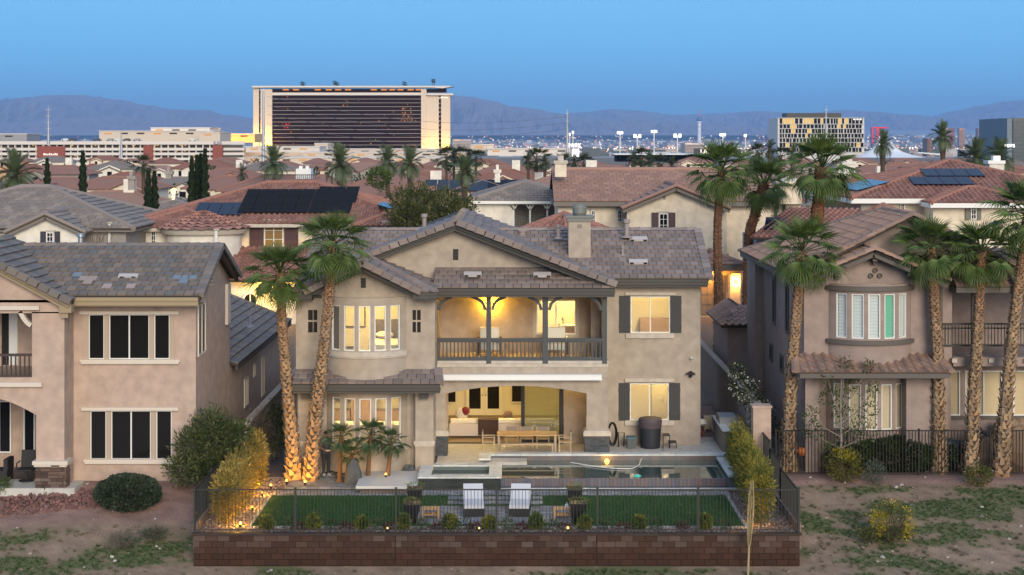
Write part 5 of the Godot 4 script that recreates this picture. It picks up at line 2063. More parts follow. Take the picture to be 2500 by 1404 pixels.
	for q in [[-6.6, 66.8, "rounded brown armchair by the left bedroom bay windows"], [-4.8, 66.4, "cream armchair by the right bedroom bay windows"]]:
		var c := thing("armchair", q[2], "armchair", Vector3(q[0], 3.66, -q[1]))
		b = MB.new()
		b.lathe(Vector3(q[0], 3.66, -q[1]), [Vector2(.38, .1), Vector2(.42, .45), Vector2(.42, .8), Vector2(.3, .86), Vector2(.28, .5), Vector2(0, .45)], 14)
		put(c, "shell", b, mat("brown velvet", .10, .06, .04, .9) if q[0] < -6 else lin_w)
		b = MB.new()
		b.lathe(Vector3(q[0], 3.66, -q[1]), [Vector2(.2, 0), Vector2(.2, .1), Vector2(0, .1)], 10)
		put(c, "foot", b, mats["dark wood"])
	var cur := MB.new()
	for i in 10:
		cur.tube([Vector3(-7.35 + i * .045, 3.7, -66.2), Vector3(-7.35 + i * .045, 6.5, -66.2)], [.035, .03], 6)
	single("curtain", "dark brown curtain at the left of the upstairs bay window", "curtain", cur, mat("brown curtain", .09, .055, .035, .95))
	var pic := thing("wall_picture", "two framed panels on the bedroom back wall", "picture", Vector3(-5.9, 5, -70.5))
	for x in [-6.9, -5.4]:
		b = MB.new()
		b.wall(x - .6, x + .6, 4.9, 6.2, -70.52, .05, [[x - .54, 4.96, x + .54, 6.14]])
		put(pic, "frame", b, mats["dark wood"])
	# kitchen behind the lower bay
	var kt := thing("kitchen_cabinets", "tan wooden kitchen cabinets seen through the lower bay window", "cabinets", Vector3(-6.5, 0, -72.9))
	for q in [[-8.3, -7.2, .05, .95], [-7.15, -6.1, .05, 2.6], [-6.05, -4.6, .05, .95], [-8.3, -7.2, 1.5, 2.6], [-4.5, -3.5, .05, 2.7]]:
		b = MB.new()
		b.box(q[0], q[2], -73.4, q[1], q[3], -72.75)
		put(kt, "cabinet", b, mat("tan wood", .34, .21, .12, .6))
		b = MB.new()
		b.box(q[1] - .12, (q[2] + q[3]) / 2 - .1, -72.75, q[1] - .09, (q[2] + q[3]) / 2 + .1, -72.71)
		put(kt, "handle", b, mats["dark recess"])
	var isl := thing("kitchen_island", "white kitchen island behind the lower bay window", "counter", Vector3(-6, 0, -69.5))
	b = MB.new()
	b.box(-7.6, .05, -70.0, -4.6, .9, -69.2)
	put(isl, "base", b, mats["white door"])
	b = MB.new()
	b.box(-7.7, .9, -70.1, -4.5, .95, -69.1)
	put(isl, "worktop", b, mats["white paint"])
	for i in 2:
		var x := -6.9 + 2.6 * i
		var pd := thing("pendant_lamp", "%s pendant lamp hanging over the kitchen island" % ["left", "right"][i], "lamp", Vector3(x, 2.2, -69.6))
		b = MB.new()
		b.lathe(Vector3(x, 2.05, -69.6), [Vector2(.2, 0), Vector2(.16, .14), Vector2(.04, .22), Vector2(.012, .24), Vector2(.012, 1.0)], 12)
		put(pd, "shade", b, mat("dark recess"))
	# bathroom and upper right bedroom
	var van := thing("bath_vanity", "small wooden vanity with black tap behind the balcony window", "vanity", Vector3(2.6, 3.82, -72.5))
	b = MB.new()
	b.box(2.1, 3.85, -72.9, 3.5, 4.75, -72.3)
	put(van, "cabinet", b, mats["tan wood"])
	b = MB.new()
	b.box(2.05, 4.75, -72.95, 3.55, 4.8, -72.25)
	put(van, "worktop", b, mats["white paint"])
	b = MB.new()
	b.tube([Vector3(2.25, 4.8, -72.4), Vector3(2.25, 5.05, -72.4), Vector3(2.22, 5.12, -72.33), Vector3(2.2, 5.05, -72.25)], [.02, .02, .02, .02], 6)
	put(van, "tap", b, mats["black metal"])
	var vp := thing("potted_plant", "small dark potted plant on the bathroom vanity", "plant", Vector3(3.0, 4.8, -72.5))
	b = MB.new()
	b.lathe(Vector3(3.0, 4.8, -72.5), [Vector2(.09, 0), Vector2(.13, .18), Vector2(0, .18)], 10)
	put(vp, "pot", b, mats["black metal"])
	leaf_cloud(vp, "foliage", Vector3(3.0, 5.12, -72.5), Vector3(.16, .18, .16), 60, .09, .03, [Color(.04, .06, .03)], 3)
	var dsr := thing("dresser", "wooden dresser in the lit room behind the upper right window", "dresser", Vector3(6.3, 3.9, -73.5))
	b = MB.new()
	b.box(5.75, 3.92, -73.9, 7.25, 4.95, -73.35)
	put(dsr, "body", b, mats["tan wood"])
	for i in 3:
		for k in 2:
			b = MB.new()
			b.box(5.79 + .72 * k, 3.98 + .32 * i, -73.35, 6.47 + .72 * k, 4.26 + .32 * i, -73.33)
			put(dsr, "drawer", b, mats["tan wood"])
	var dq := thing("panel_door", "pale panelled inner door behind the lower right window", "door", Vector3(6.8, 0, -73.9))
	b = MB.new()
	b.box(6.3, .05, -73.95, 7.2, 2.15, -73.9)
	put(dq, "leaf", b, dm)
	for k in [.2, 1.2]:
		b = MB.new()
		b.box(6.42, k, -73.9, 7.08, k + .8, -73.885)
		put(dq, "panel", b, dm)
	# balcony furniture
	for q in [[-.95, "cream balcony lounge chair near the lantern post"], [1.85, "cream balcony lounge chair at the right end of the balcony"]]:
		var o := Vector3(q[0], 3.9, -69.2)
		var c := thing("lounge_chair", q[1], "chair", o, "lounge chairs on the balcony")
		b = MB.new()
		b.box(o.x - .4, o.y + .25, o.z - .45, o.x + .4, o.y + .5, o.z + .4)
		put(c, "seat", b, lin_w)
		b = MB.new()
		b.box(o.x - .4, o.y + .5, o.z - .45, o.x + .4, o.y + 1.12, o.z - .25)
		put(c, "backrest", b, lin_w)
		for s2 in [-1, 1]:
			b = MB.new()
			b.box(o.x + s2 * .47 - .05, o.y + .05, o.z - .45, o.x + s2 * .47 + .05, o.y + .72, o.z + .42)
			put(c, "armrest", b, mats["dark wood"])
	var ct := thing("coffee_table", "low wooden coffee table between the balcony chairs", "table", Vector3(.3, 3.9, -69))
	b = MB.new()
	b.box(-.35, 4.42, -69.4, .95, 4.48, -68.6)
	put(ct, "top", b, mats["orange teak"])
	for s2 in [-.25, .85]:
		b = MB.new()
		b.bar(Vector3(s2, 3.9, -69.3), Vector3(s2, 4.42, -68.7), .05, .05)
		put(ct, "leg", b, tk)
		b = MB.new()
		b.bar(Vector3(s2, 3.9, -68.7), Vector3(s2, 4.42, -69.3), .045, .05)
		put(ct, "leg", b, tk)
	# things along the right wing
	var barrel := thing("covered_firepit", "tall dark blue covered barrel under the lower right window", "cover", Vector3(X(1588, 69), 0, -69.1))
	b = MB.new()
	b.lathe(Vector3(X(1588, 69), 0, -69.1), [Vector2(.40, 0), Vector2(.42, .1), Vector2(.47, .9)], 18)
	put(barrel, "body", b, mat("navy cover", .02, .022, .03, .6))
	b = MB.new()
	b.lathe(Vector3(X(1588, 69), 0, -69.1), [Vector2(.475, .86), Vector2(.50, 1.12), Vector2(.47, 1.24), Vector2(.3, 1.28), Vector2(0, 1.27)], 18)
	put(barrel, "hood", b, mat("plum cover", .075, .055, .065, .7))
	var bx := thing("pool_pump", "small grey pump box on the patio left of the covered barrel", "pump", Vector3(X(1541, 69), 0, -69))
	b = MB.new()
	pbox(b, 1532, 1073, 1552, 1097, 68.8, .4)
	put(bx, "body", b, mat("pump grey", .07, .085, .09, .5))
	b = MB.new()
	pbox(b, 1531, 1068, 1553, 1073, 68.75, .45)
	put(bx, "lid", b, mat("pump blue", .05, .12, .16, .5))
	var stool := thing("step_stool", "black two-level step stool right of the covered barrel", "stool", Vector3(X(1635, 69), 0, -69))
	for q in [[1618, 1062, 1636], [1633, 1079, 1652]]:
		b = MB.new()
		pbox(b, q[0], q[1], q[2], q[1] + 3, 68.9, .4)
		put(stool, "step", b, mats["black metal"])
		for x in [q[0], q[2] - 2]:
			b = MB.new()
			pbox(b, x, q[1] + 3, x + 2, 1096, 68.9, .03)
			put(stool, "leg", b, mats["black metal"])
	var reel := thing("hose_reel", "black coiled hose on a stand at the corner of the porch column", "hose", Vector3(X(1494, 69.3), 0, -69.3))
	b = MB.new()
	for k in 4:
		var pts := []
		var rr := []
		for i in 15:
			var a := TAU * i / 14.0
			pts.append(Vector3(X(1495, 69.3) + cos(a) * (.14 + .02 * k), .55 + sin(a) * (.42 + .03 * k), -69.3 + .04 * k))
			rr.append(.022)
		b.tube(pts, rr, 6, false)
	put(reel, "coil", b, mats["black metal"])
	b = MB.new()
	b.tube([Vector3(X(1510, 69.2), 0, -69.2), Vector3(X(1509, 69.2), .62, -69.2), Vector3(X(1524, 69.2), .6, -69.2), Vector3(X(1523, 69.2), .05, -69.2)], [.03, .03, .03, .03], 6)
	put(reel, "stand", b, mats["black metal"])
	var fl := thing("floodlight", "black twin floodlight on the right wing wall", "light", P(1686, 912, 69.8))
	b = MB.new()
	for s2 in [-1, 1]:
		b.xf = Transform3D(Basis(Vector3.BACK, -.5 * s2), P(1686 + s2 * 5, 910, 69.7))
		b.box(-.11, -.05, -.02, .11, .03, .16)
	put(fl, "lamp_heads", b, mats["black metal"])
	b = MB.new()
	b.ball(P(1686, 918, 69.66), Vector3(.06, .08, .06), 5, 8)
	put(fl, "sensor", b, mats["black metal"])
	var cm := thing("security_camera", "small white dome camera high on the right wing wall", "camera", P(1688, 874, 69.8))
	b = MB.new()
	b.ball(P(1688, 875, 69.7), Vector3(.06, .06, .09), 6, 10)
	put(cm, "housing", b, mats["white paint"])
	b = MB.new()
	b.ball(P(1689, 876, 69.62), Vector3(.025, .025, .02), 5, 8)
	put(cm, "lens", b, mats["black metal"])
	var f2 := thing("floodlight", "black floodlight under the lower tile roof on the left pier", "light", P(751, 962, 65.3))
	b = MB.new()
	for s2 in [-1, 1]:
		b.xf = Transform3D(Basis(Vector3.BACK, -.5 * s2), P(751 + s2 * 4, 959, 65.2))
		b.box(-.09, -.05, -.02, .09, .03, .14)
	put(f2, "lamp_heads", b, mats["black metal"])
	# outdoor kitchen and clutter at the right
	var gr := thing("grill_island", "stone grill island with stainless grill at the right end of the patio", "grill", Vector3(8.95, 0, -69.5))
	b = MB.new()
	b.box(8.75, 0, -71.2, 9.6, .95, -67.6)
	put(gr, "base", b, mat("tan stone", .25, .21, .17, .85, "grit", .8))
	b = MB.new()
	b.box(8.68, .95, -71.25, 9.65, 1.0, -67.5)
	put(gr, "worktop", b, mats["pale coping"])
	b = MB.new()
	b.box(8.75, 1.0, -70.2, 9.5, 1.3, -69.0)
	put(gr, "hood", b, metal("stainless", .4, .4, .42, .3, .9))
	var hc := thing("plastic_chair", "cream plastic high chair in the side passage", "chair", P(1727, 1070, 73))
	for q in [[1719, 1018, 1734, 1044], [1733, 1013, 1737, 1050], [1719, 1044, 1741, 1048], [1720, 1048, 1723, 1070], [1738, 1048, 1741, 1070]]:
		b = MB.new()
		pbox(b, q[0], q[1], q[2], q[3], 73, .06 if q[2] - q[0] < 6 else .4)
		put(hc, "slab", b, mat("cream plastic", .5, .45, .33, .5))
	var um := thing("wash_stand", "white basin on red legs at the house corner", "stand", P(1713, 1082, 71.5))
	b = MB.new()
	b.lathe(P(1714, 1036, 71.5), [Vector2(.1, -.05), Vector2(.24, .05), Vector2(.12, .22), Vector2(0, .24)], 12)
	put(um, "basin", b, mats["white paint"])
	for s2 in [-1, 1]:
		b = MB.new()
		b.bar(P(1714 - 6 * s2, 1082, 71.5), P(1714 + 6 * s2, 1040, 71.5), .04, .04)
		put(um, "leg", b, mat("red paint", .25, .02, .02, .5))

# ---------------------------------------------------------------- plants
func leaf_mesh(l: float, w: float) -> ArrayMesh:
	var key := "leaf%.3f_%.3f" % [l, w]
	if not meshes.has(key):
		var b := MB.new()
		b.tri(Vector3(0, 0, 0), Vector3(w / 2, l * .45, .1 * w), Vector3(0, l, 0))
		b.tri(Vector3(0, 0, 0), Vector3(0, l, 0), Vector3(-w / 2, l * .45, .1 * w))
		meshes[key] = b.mesh()
	return meshes[key]

func leaf_spots(c: Vector3, r: Vector3, n: int, sd: int, hollow := .55, lump := .45, up := .4) -> Array:
	var nz := noise(sd, 1.1, 3)
	var out := []
	for i in n:
		var d := Vector3(rng.randfn(), rng.randfn(), rng.randfn()).normalized()
		var k := lerpf(hollow, 1.0, pow(rng.randf(), .6)) * (1.0 + lump * nz.get_noise_3dv(d * 1.6 + c))
		var p := c + d * r * k
		var f := (d + Vector3(0, up, 0) + Vector3(rf(-1, 1), rf(-1, 1), rf(-1, 1)) * .8).normalized()
		var s := f.cross(Vector3(rf(-1, 1), rf(-1, 1), rf(-1, 1))).normalized()
		out.append(Transform3D(Basis(s, f, s.cross(f)).scaled_local(Vector3.ONE * rf(.7, 1.3)), p))
	return out

func leaf_cloud(parent: Node, called: String, c: Vector3, r: Vector3, n: int, l: float, w: float, cols: Array, sd: int, hollow := .55, lump := .45, extra: Array = []) -> MultiMeshInstance3D:
	var pl := leaf_spots(c, r, n, sd, hollow, lump)
	for e in extra:
		pl.append_array(leaf_spots(e[0], e[1], e[2], sd + 7, hollow, lump))
	var pc := []
	var nz := noise(sd + 3, .9, 2)
	for p in pl:
		var t := clampf(.5 + nz.get_noise_3dv(p.origin) * 1.4, 0, .999)
		pc.append(jit(cols[int(t * cols.size())], .28, .08))
	var o := scatter(parent, called, leaf_mesh(l, w), leafy("leaf", 1, 1, 1, .22), pl, pc)
	stuff(o)
	return o

func stems(parent: Node, called: String, base: Vector3, r: Vector3, n: int, thick: float, m: Material, h0 := .0) -> void:
	var b := MB.new()
	for i in n:
		var a := TAU * i / n + rf(-.3, .3)
		var k := rf(.3, .8)
		var e := base + Vector3(cos(a) * r.x * k, r.y * rf(.7, 1.1), sin(a) * r.z * k)
		var mid := base.lerp(e, .5) + Vector3(rf(-.1, .1), .08 * r.y, rf(-.1, .1))
		b.tube([base + Vector3(cos(a), 0, sin(a)) * thick * 2, mid, e], [thick, thick * .7, thick * .3], 5)
	put(parent, called, b, m)

func frond_mesh(kind: String, v: int) -> ArrayMesh:
	var key := "frond" + kind + str(v)
	if meshes.has(key):
		return meshes[key]
	var b := MB.new()
	if kind == "fan":
		var pet := .66 + .12 * (v % 3)
		var droop: float = [.1, .26, .48, .72][v % 4]
		b.col = Color(.55, .5, .3)
		b.bar(Vector3.ZERO, Vector3(pet, .04, 0), .035, .02)
		var hub := Vector3(pet, .04, 0)
		var n := 24
		for i in n:
			var a := lerpf(-1.95, 1.95, (i + .5) / n)
			var L := (.80 - .2 * absf(a) / 1.95) * rf(.85, 1.12)
			var hw := 3.9 / n / 2 * .93
			var d0 := Vector3(cos(a - hw), 0, sin(a - hw))
			var d1 := Vector3(cos(a + hw), 0, sin(a + hw))
			var dm := Vector3(cos(a), 0, sin(a))
			var cup := Vector3(0, .12, 0) * (absf(a) / 1.95)
			var mid := .36 * L
			b.col = jit(Color(.85, .9, .8), .22, .08)
			var fold := Vector3(0, .035, 0)
			var p0 := hub + d0 * mid + cup - Vector3(0, droop * .12, 0)
			var p1 := hub + d1 * mid + cup - Vector3(0, droop * .12, 0)
			var pm := hub + dm * mid + cup + fold - Vector3(0, droop * .12, 0)
			b.tri(hub, p0, pm)
			b.tri(hub, pm, p1)
			var q := hub + dm * L * .74 + cup - Vector3(0, droop * .36, 0)
			var s := dm.cross(Vector3.UP) * .012
			b.quad(p0, q + s, q - s, pm)
			b.quad(pm, q + s, q - s, p1)
			b.col = jit(Color(.95, .9, .6), .2, .08)
			b.tri(q + s, q - s, hub + dm * L * (1.0 - droop * .2) + cup - Vector3(0, droop * rf(.6, .85), 0))
	else: # feather
		var n := 26
		var droop: float = [.25, .6, 1.0, 1.3][v % 4]
		var prev := Vector3.ZERO
		for i in range(1, n + 1):
			var t := float(i) / n
			var p := Vector3(t * (1.0 - .25 * droop * t), .25 * t - droop * .55 * t * t, 0)
			b.col = Color(.6, .6, .4)
			b.bar(prev, p, .012, .012)
			var f := (p - prev).normalized()
			var L := .26 * sin(clampf(t * 2.6 + .35, 0, PI * .93)) + .05
			for s in [-1, 1]:
				b.col = jit(Color(.85, .9, .85), .25, .06)
				var d := (f * .75 + Vector3(0, .25, s)).normalized()
				var w := f * .016
				b.tri(p - w, p + w, p + d * L * rf(.85, 1.1) - Vector3(0, .04, 0))
			prev = p
	meshes[key] = b.mesh()
	return meshes[key]

func crown(t: Node, top: Vector3, size: float, n: int, kind: String, m: Material, lo := -.95, spread := 1.0) -> void:
	for i in n:
		var u := (i + .5) / n
		var az := i * 2.39996 + rf(-.25, .25)
		var el := lerpf(1.4, lo, pow(u, .95)) + rf(-.14, .14)
		var v := clampi(int(u * 4.2), 0, 3)
		var bs := Basis(Vector3.UP, az) * Basis(Vector3.BACK, el) * Basis(Vector3.RIGHT, rf(-.35, .35))
		var s := size * rf(.88, 1.08) * (1.0 if u > .12 else .85)
		put(t, "frond", frond_mesh(kind, v), m, Transform3D(bs.scaled_local(Vector3.ONE * s), top + Vector3(0, -.18 * size * u, 0)))

func fan_palm(label: String, path: Array, r0: float, r1: float, size: float, group: String, n := 36, boots := true, tint := Color(1, 1, 1)) -> Node3D:
	var t := thing("fan_palm", label, "palm tree", path[0], group)
	var cv := Curve3D.new()
	for i in path.size():
		var k: Vector3 = (path[mini(i + 1, path.size() - 1)] - path[maxi(i - 1, 0)]) / 6.0
		cv.add_point(path[i], -k, k)
	var L := cv.get_baked_length()
	var pts := []
	var rad := []
	for i in 15:
		var u := i / 14.0
		pts.append(cv.sample_baked(u * L))
		rad.append(lerpf(r0, r1, pow(u, .7)) * (1.0 + .35 * exp(-u * 14.0)) * (1.0 if u < .93 else 1.15))
	var b := MB.new()
	b.tube(pts, rad, 12)
	var bark := mat("palm trunk", .10, .064, .042, .95, "grit", 1.4, "rough", 1.0)
	put(t, "trunk", b, bark if boots else mat("brown fibre", .17, .085, .04, .95, "grit", 2.0))
	if boots:
		var lb := MB.new()
		var y := .05
		var row := 0
		while y < L - .1:
			var u := y / L
			var c := cv.sample_baked(y)
			var f := (cv.sample_baked(minf(y + .1, L)) - cv.sample_baked(maxf(y - .1, 0))).normalized()
			var r := lerpf(r0, r1, pow(u, .7)) * (1.0 + .35 * exp(-u * 14.0))
			var m := 9
			var big := lerpf(1.25, .62, smoothstep(.0, .9, u))
			for k in m:
				var a := TAU * (k + .5 * (row % 2)) / m + rf(-.12, .12)
				var o := Vector3(cos(a), 0, sin(a))
				o = (o - f * o.dot(f)).normalized()
				var s := f.cross(o)
				var w := TAU * r / m * .62
				var h := .2 * big * rf(.8, 1.25)
				var out := .075 * big * rf(.5, 1.7)
				var p := c + o * r * .98
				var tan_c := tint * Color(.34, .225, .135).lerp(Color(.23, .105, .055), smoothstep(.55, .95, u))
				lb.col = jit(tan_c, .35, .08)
				var side := s * (1 if (k + row) % 2 == 0 else -1) * .55
				var tip := p + f * h + o * out + side * w
				var hw := s * w
				var tw := s * w * .42
				lb.quad(p - hw, p + hw, tip + tw, tip - tw)
				lb.col = jit(tint * Color(.40, .30, .21), .4, .06)
				lb.quad(tip - tw, tip + tw, tip + tw - o * .05 + f * .02, tip - tw - o * .05 + f * .02)
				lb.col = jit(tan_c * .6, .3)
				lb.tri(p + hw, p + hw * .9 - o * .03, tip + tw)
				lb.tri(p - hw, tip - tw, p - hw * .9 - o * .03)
			y += .125 * big + .02
			row += 1
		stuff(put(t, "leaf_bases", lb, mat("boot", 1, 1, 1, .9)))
	var gm := leafy("fan leaf", .09, .14, .03, .3) if boots else leafy("dwarf leaf", .05, .085, .03, .2)
	crown(t, path[path.size() - 1], size, n, "fan", gm)
	return t

func date_palm(label: String, base: Vector3, hgt: float, size: float, group: String, n := 34, r := .28) -> Node3D:
	var t := thing("date_palm", label, "palm tree", base, group)
	var b := MB.new()
	var top := base + Vector3(0, hgt, 0)
	b.tube([base, base.lerp(top, .7), base.lerp(top, .93), top + Vector3(0, .3, 0)], [r, r * .95, r * 1.5, r * .9], 9)
	put(t, "trunk", b, mat("palm trunk"))
	crown(t, top + Vector3(0, .3, 0), size, n, "feather", leafy("date leaf", .10, .13, .065, .22), -.55)
	return t

func shrub(called: String, label: String, at: Vector3, r: Vector3, n: int, l: float, w: float, cols: Array, group := "", hollow := .5, stem_n := 6, lump := .45, cat := "shrub") -> Node3D:
	var t := thing(called, label, cat, at, group)
	var sd := int(absf(at.x * 31 + at.z * 17)) % 999
	leaf_cloud(t, "foliage", at + Vector3(0, r.y, 0), r, int(n * 1.3), l * 1.15, w * 1.3, cols, sd, hollow, lump)
	if stem_n > 0:
		stems(t, "stems", at, Vector3(r.x, r.y * 1.2, r.z), stem_n, maxf(.008, r.x * .022), mat("twig", .20, .15, .11, .9))
	return t

func cypress(label: String, base: Vector3, hgt: float, r: float, group := "slim dark cypress trees") -> Node3D:
	var t := thing("cypress_tree", label, "tree", base, group)
	var b := MB.new()
	b.tube([base, base + Vector3(0, hgt * .5, 0)], [r * .2, r * .1], 6)
	put(t, "trunk", b, mat("twig", .20, .15, .11, .9))
	var pl := []
	var pc := []
	for i in 1500:
		var u := pow(rng.randf(), .8)
		var rr := r * (1.0 - pow(u, 2.2)) * (.75 + .25 * sin(u * 40.0)) * sqrt(rf(.4, 1)) * minf(1.0, u * 8 + .35)
		var a := rf(0, TAU)
		var o := Vector3(cos(a), 0, sin(a))
		var f := (o * .35 + Vector3(0, 1, 0) + Vector3(rf(-.3, .3), 0, rf(-.3, .3))).normalized()
		var s := f.cross(o).normalized()
		pl.append(Transform3D(Basis(s, f, s.cross(f)).scaled_local(Vector3.ONE * rf(.7, 1.2)), base + Vector3(0, u * hgt * .97, 0) + o * rr))
		pc.append(jit(Color(.022, .040, .018), .4, .1))
	stuff(scatter(t, "crown", leaf_mesh(hgt * .075, hgt * .03), leafy("leaf", 1, 1, 1, .22), pl, pc))
	return t

func near_plants() -> void:
	mat("twig", .13, .095, .07, .9)
	var rr := "fan palms beside the houses"
	fan_palm("left of the two uplit fan palms before the beige house, its crown lower", [Vector3(-8.62, -.5, -64.9), P(712, 1060, 64.9), P(698, 900, 64.9), P(688, 780, 64.9), P(683, 665, 64.9)], .25, .15, 1.15, rr, 38)
	fan_palm("right of the two uplit fan palms before the beige house, the taller one", [Vector3(-7.95, -.5, -64.7), P(767, 1050, 64.4), P(785, 900, 63.95), P(800, 760, 63.8), P(812, 592, 63.8)], .25, .15, 1.2, rr, 40)
	fan_palm("fan palm before the grey house, nearest to the side wall of the beige house", [Vector3(X(1926, 64), -.1, -64), P(1930, 960, 64), P(1942, 800, 64), P(1958, 610, 64)], .22, .165, 1.22, rr, 38)
	fan_palm("straight fan palm right of the bow window of the grey house", [Vector3(X(2292, 63.8), -.1, -63.8), P(2290, 900, 63.8), P(2283, 760, 63.8), P(2272, 605, 63.8)], .23, .155, 1.15, rr, 36)
	fan_palm("fan palm before the balcony of the grey house", [Vector3(X(2368, 63.5), -.1, -63.5), P(2378, 950, 63.5), P(2388, 800, 63.5), P(2396, 615, 63.5)], .23, .155, 1.15, rr, 36)
	fan_palm("leaning fan palm at the right edge, its crown highest of the near ones", [Vector3(X(2442, 63.2), -.1, -63.2), P(2462, 920, 63.2), P(2482, 740, 63.2), P(2512, 520, 63.2)], .24, .165, 1.3, rr, 36)
	fan_palm("tall slender fan palm rising behind the roof corner of the beige house", [Vector3(X(1754, 88), 0, -88), P(1754, 720, 88), P(1752, 560, 88), P(1762, 415, 88)], .22, .18, 1.5, rr, 40, true, Color(.6, .46, .42))
	fan_palm("curved fan palm behind the grey house, right of the tall slender one", [Vector3(X(1822, 93), 0, -93), P(1830, 590, 93), P(1842, 530, 93), P(1866, 448, 93)], .25, .26, 1.4, rr, 36, true, Color(.6, .42, .36))
	fan_palm("thick trunked fan palm behind the tile roof of the grey house", [Vector3(X(1990, 86), 0, -86), P(1994, 560, 86), P(2000, 490, 86), P(2006, 408, 86)], .3, .3, 1.65, rr, 40, true, Color(.75, .52, .42))
	# dwarf palms in front of the bay
	var dw := [[897, 1128, 905, 1062, .5, "middle dwarf fan palm before the lower bay window, the largest"], [945, 1128, 955, 1078, .42, "right dwarf fan palm before the lower bay window, lit from below"], [829, 1130, 832, 1066, .42, "left dwarf fan palm before the lower bay window, beside the tall palm"], [856, 1140, 858, 1112, .3, "smallest dwarf fan palm, low between the left and middle ones"]]
	for q in dw:
		var d := 64.3
		var base := Vector3(X(q[0], d), -.47, -d)
		fan_palm(q[5], [base, base.lerp(P(q[2], q[3], d), .5), P(q[2], q[3], d)], .1, .07, q[4] * 1.3, "dwarf palms by the bay window", 22, false)
	# shrubs
	var ol := [Color(.06, .08, .026), Color(.10, .12, .04), Color(.135, .15, .052), Color(.07, .09, .03)]
	var bb := Vector3(X(505, 61.6), -.25, -61.6)
	var t := thing("feathery_bush", "large feathery green bush between the left house and the yard fence", "bush", bb)
	var ex := []
	for q in [[-.85, .9, .2, .65, 800], [.8, 1.25, .1, .7, 800], [.2, 2.5, 0, .75, 900], [-.5, 1.9, .3, .65, 800], [.75, 2.1, -.2, .65, 800], [0, .9, .4, .75, 800], [1.25, 2.3, 0, .45, 400]]:
		ex.append([bb + Vector3(q[0], q[1], q[2]), Vector3(q[3], q[3] * .85, q[3]), q[4]])
	leaf_cloud(t, "foliage", bb + Vector3(.1, 1.6, 0), Vector3(1.1, 1.2, 1.0), 1700, .2, .05, ol, 71, .25, .6, ex)
	stems(t, "stems", bb, Vector3(1.2, 2.2, 1), 9, .035, mat("twig"))
	shrub("dome_shrub", "clipped dome shaped shrub on the gravel before the left house", Vector3(X(312, 60.3), -.62, -60.3), Vector3(1.17, .62, .95), 9000, .085, .06, [Color(.036, .058, .032), Color(.06, .08, .054), Color(.045, .066, .038)], "", .84, 5, .12)
	for i in 6:
		var d := [57.5, 58.9, 60.3, 61.8, 63.3, 64.7][i] as float
		shrub("bamboo_clump", "%s golden feathery clump along the left yard fence" % ["nearest, uplit", "second", "third", "fourth", "fifth", "farthest"][i], Vector3(-10.05 + .1 * sin(i * 2.0), -.5, -d), Vector3(.5 + .08 * sin(i), .98, .68), 2200, .13, .03, [Color(.32, .23, .055), Color(.42, .30, .08), Color(.22, .18, .045)], "golden clumps along the left fence", .25, 8)
	for i in 6:
		var d := [57.6, 59.2, 60.8, 62.4, 64.0, 65.6][i] as float
		shrub("bamboo_clump", "%s yellow green leafy clump along the right yard fence" % ["nearest", "second", "third", "fourth", "fifth", "farthest"][i], Vector3(8.72 + .08 * i * .8, -.5, -d), Vector3(.5 - .015 * i, 1.12, .7), 2300, .12, .034, [Color(.24, .21, .035), Color(.34, .28, .05), Color(.15, .16, .03)], "leafy clumps along the right fence", .25, 8)
	var n := 0
	for q in [652, 766, 884, 986, 1098, 1195, 1308, 1427, 1560, 1720]:
		shrub("clipped_shrub", "rounded yellow green shrub behind the front fence, %s from the left" % ["first", "second", "third", "fourth", "fifth", "sixth", "seventh", "eighth", "ninth", "tenth"][n], Vector3(X(q, 56.75), -.52, -56.72), Vector3(.23 + .02 * sin(n * 1.7), .25 + .03 * sin(n * 2.3), .22), 650, .08, .055, [Color(.12, .145, .022), Color(.19, .19, .026), Color(.08, .115, .02)], "rounded shrubs along the front fence", .6, 4, .25)
		n += 1
	n = 0
	for q in [[705, 1], [733, 0], [812, 1], [845, 0], [924, 1], [952, 0], [1030, 1], [1068, 0], [1136, 1], [1163, 0], [1240, 1], [1272, 0], [1345, 1], [1380, 0], [1480, 1], [1520, 0], [1605, 1], [1668, 0], [1772, 1]]:
		var red: bool = q[1] == 0
		shrub("bedding_plant", "small %s plant in the gravel strip, %s from the left" % ["dark red" if red else "leafy green", ["first", "second", "third", "fourth", "fifth", "sixth", "seventh", "eighth", "ninth", "tenth"][n / 2]], Vector3(X(q[0], 56.72), -.52, -56.7), Vector3(.24, .11 if red else .19, .2), 110, .12, .025, [Color(.10, .035, .025), Color(.07, .03, .02)] if red else [Color(.035, .06, .02), Color(.06, .085, .025)], "small plants along the front fence", .2, 0)
		n += 1
	# right side garden
	shrub("garden_hedge", "low dark green hedge behind the right neighbour's fence", Vector3(X(2190, 64.2), -.1, -64.2), Vector3(2.6, .7, .7), 9500, .12, .07, [Color(.022, .042, .012), Color(.035, .065, .015), Color(.05, .085, .018)], "", .6, 6, .3, "hedge")
	var yl := [Color(.36, .28, .018), Color(.13, .12, .02), Color(.09, .10, .025), Color(.50, .37, .02)]
	shrub("yellow_bush", "yellow flowering bush in front of the neighbour's fence, left of the hedge", Vector3(X(2062, 62.4), -.15, -62.4), Vector3(.72, .68, .6), 1300, .1, .03, [yl[1], yl[2], yl[0]], "", .3, 8)
	shrub("grey_bush", "small grey green bush before the dark hedge", Vector3(X(2134, 62.2), -.18, -62.2), Vector3(.45, .5, .4), 800, .07, .02, [Color(.10, .115, .085), Color(.13, .14, .10)], "", .3, 6)
	shrub("yellow_bush", "brightest yellow flowering bush on the weedy slope at the right", Vector3(X(2178, 57.7), gh(13.4, 57.7) - .02, -57.7), Vector3(.78, .72, .65), 1900, .075, .03, [yl[0], yl[3], yl[1], yl[2]], "", .35, 26)
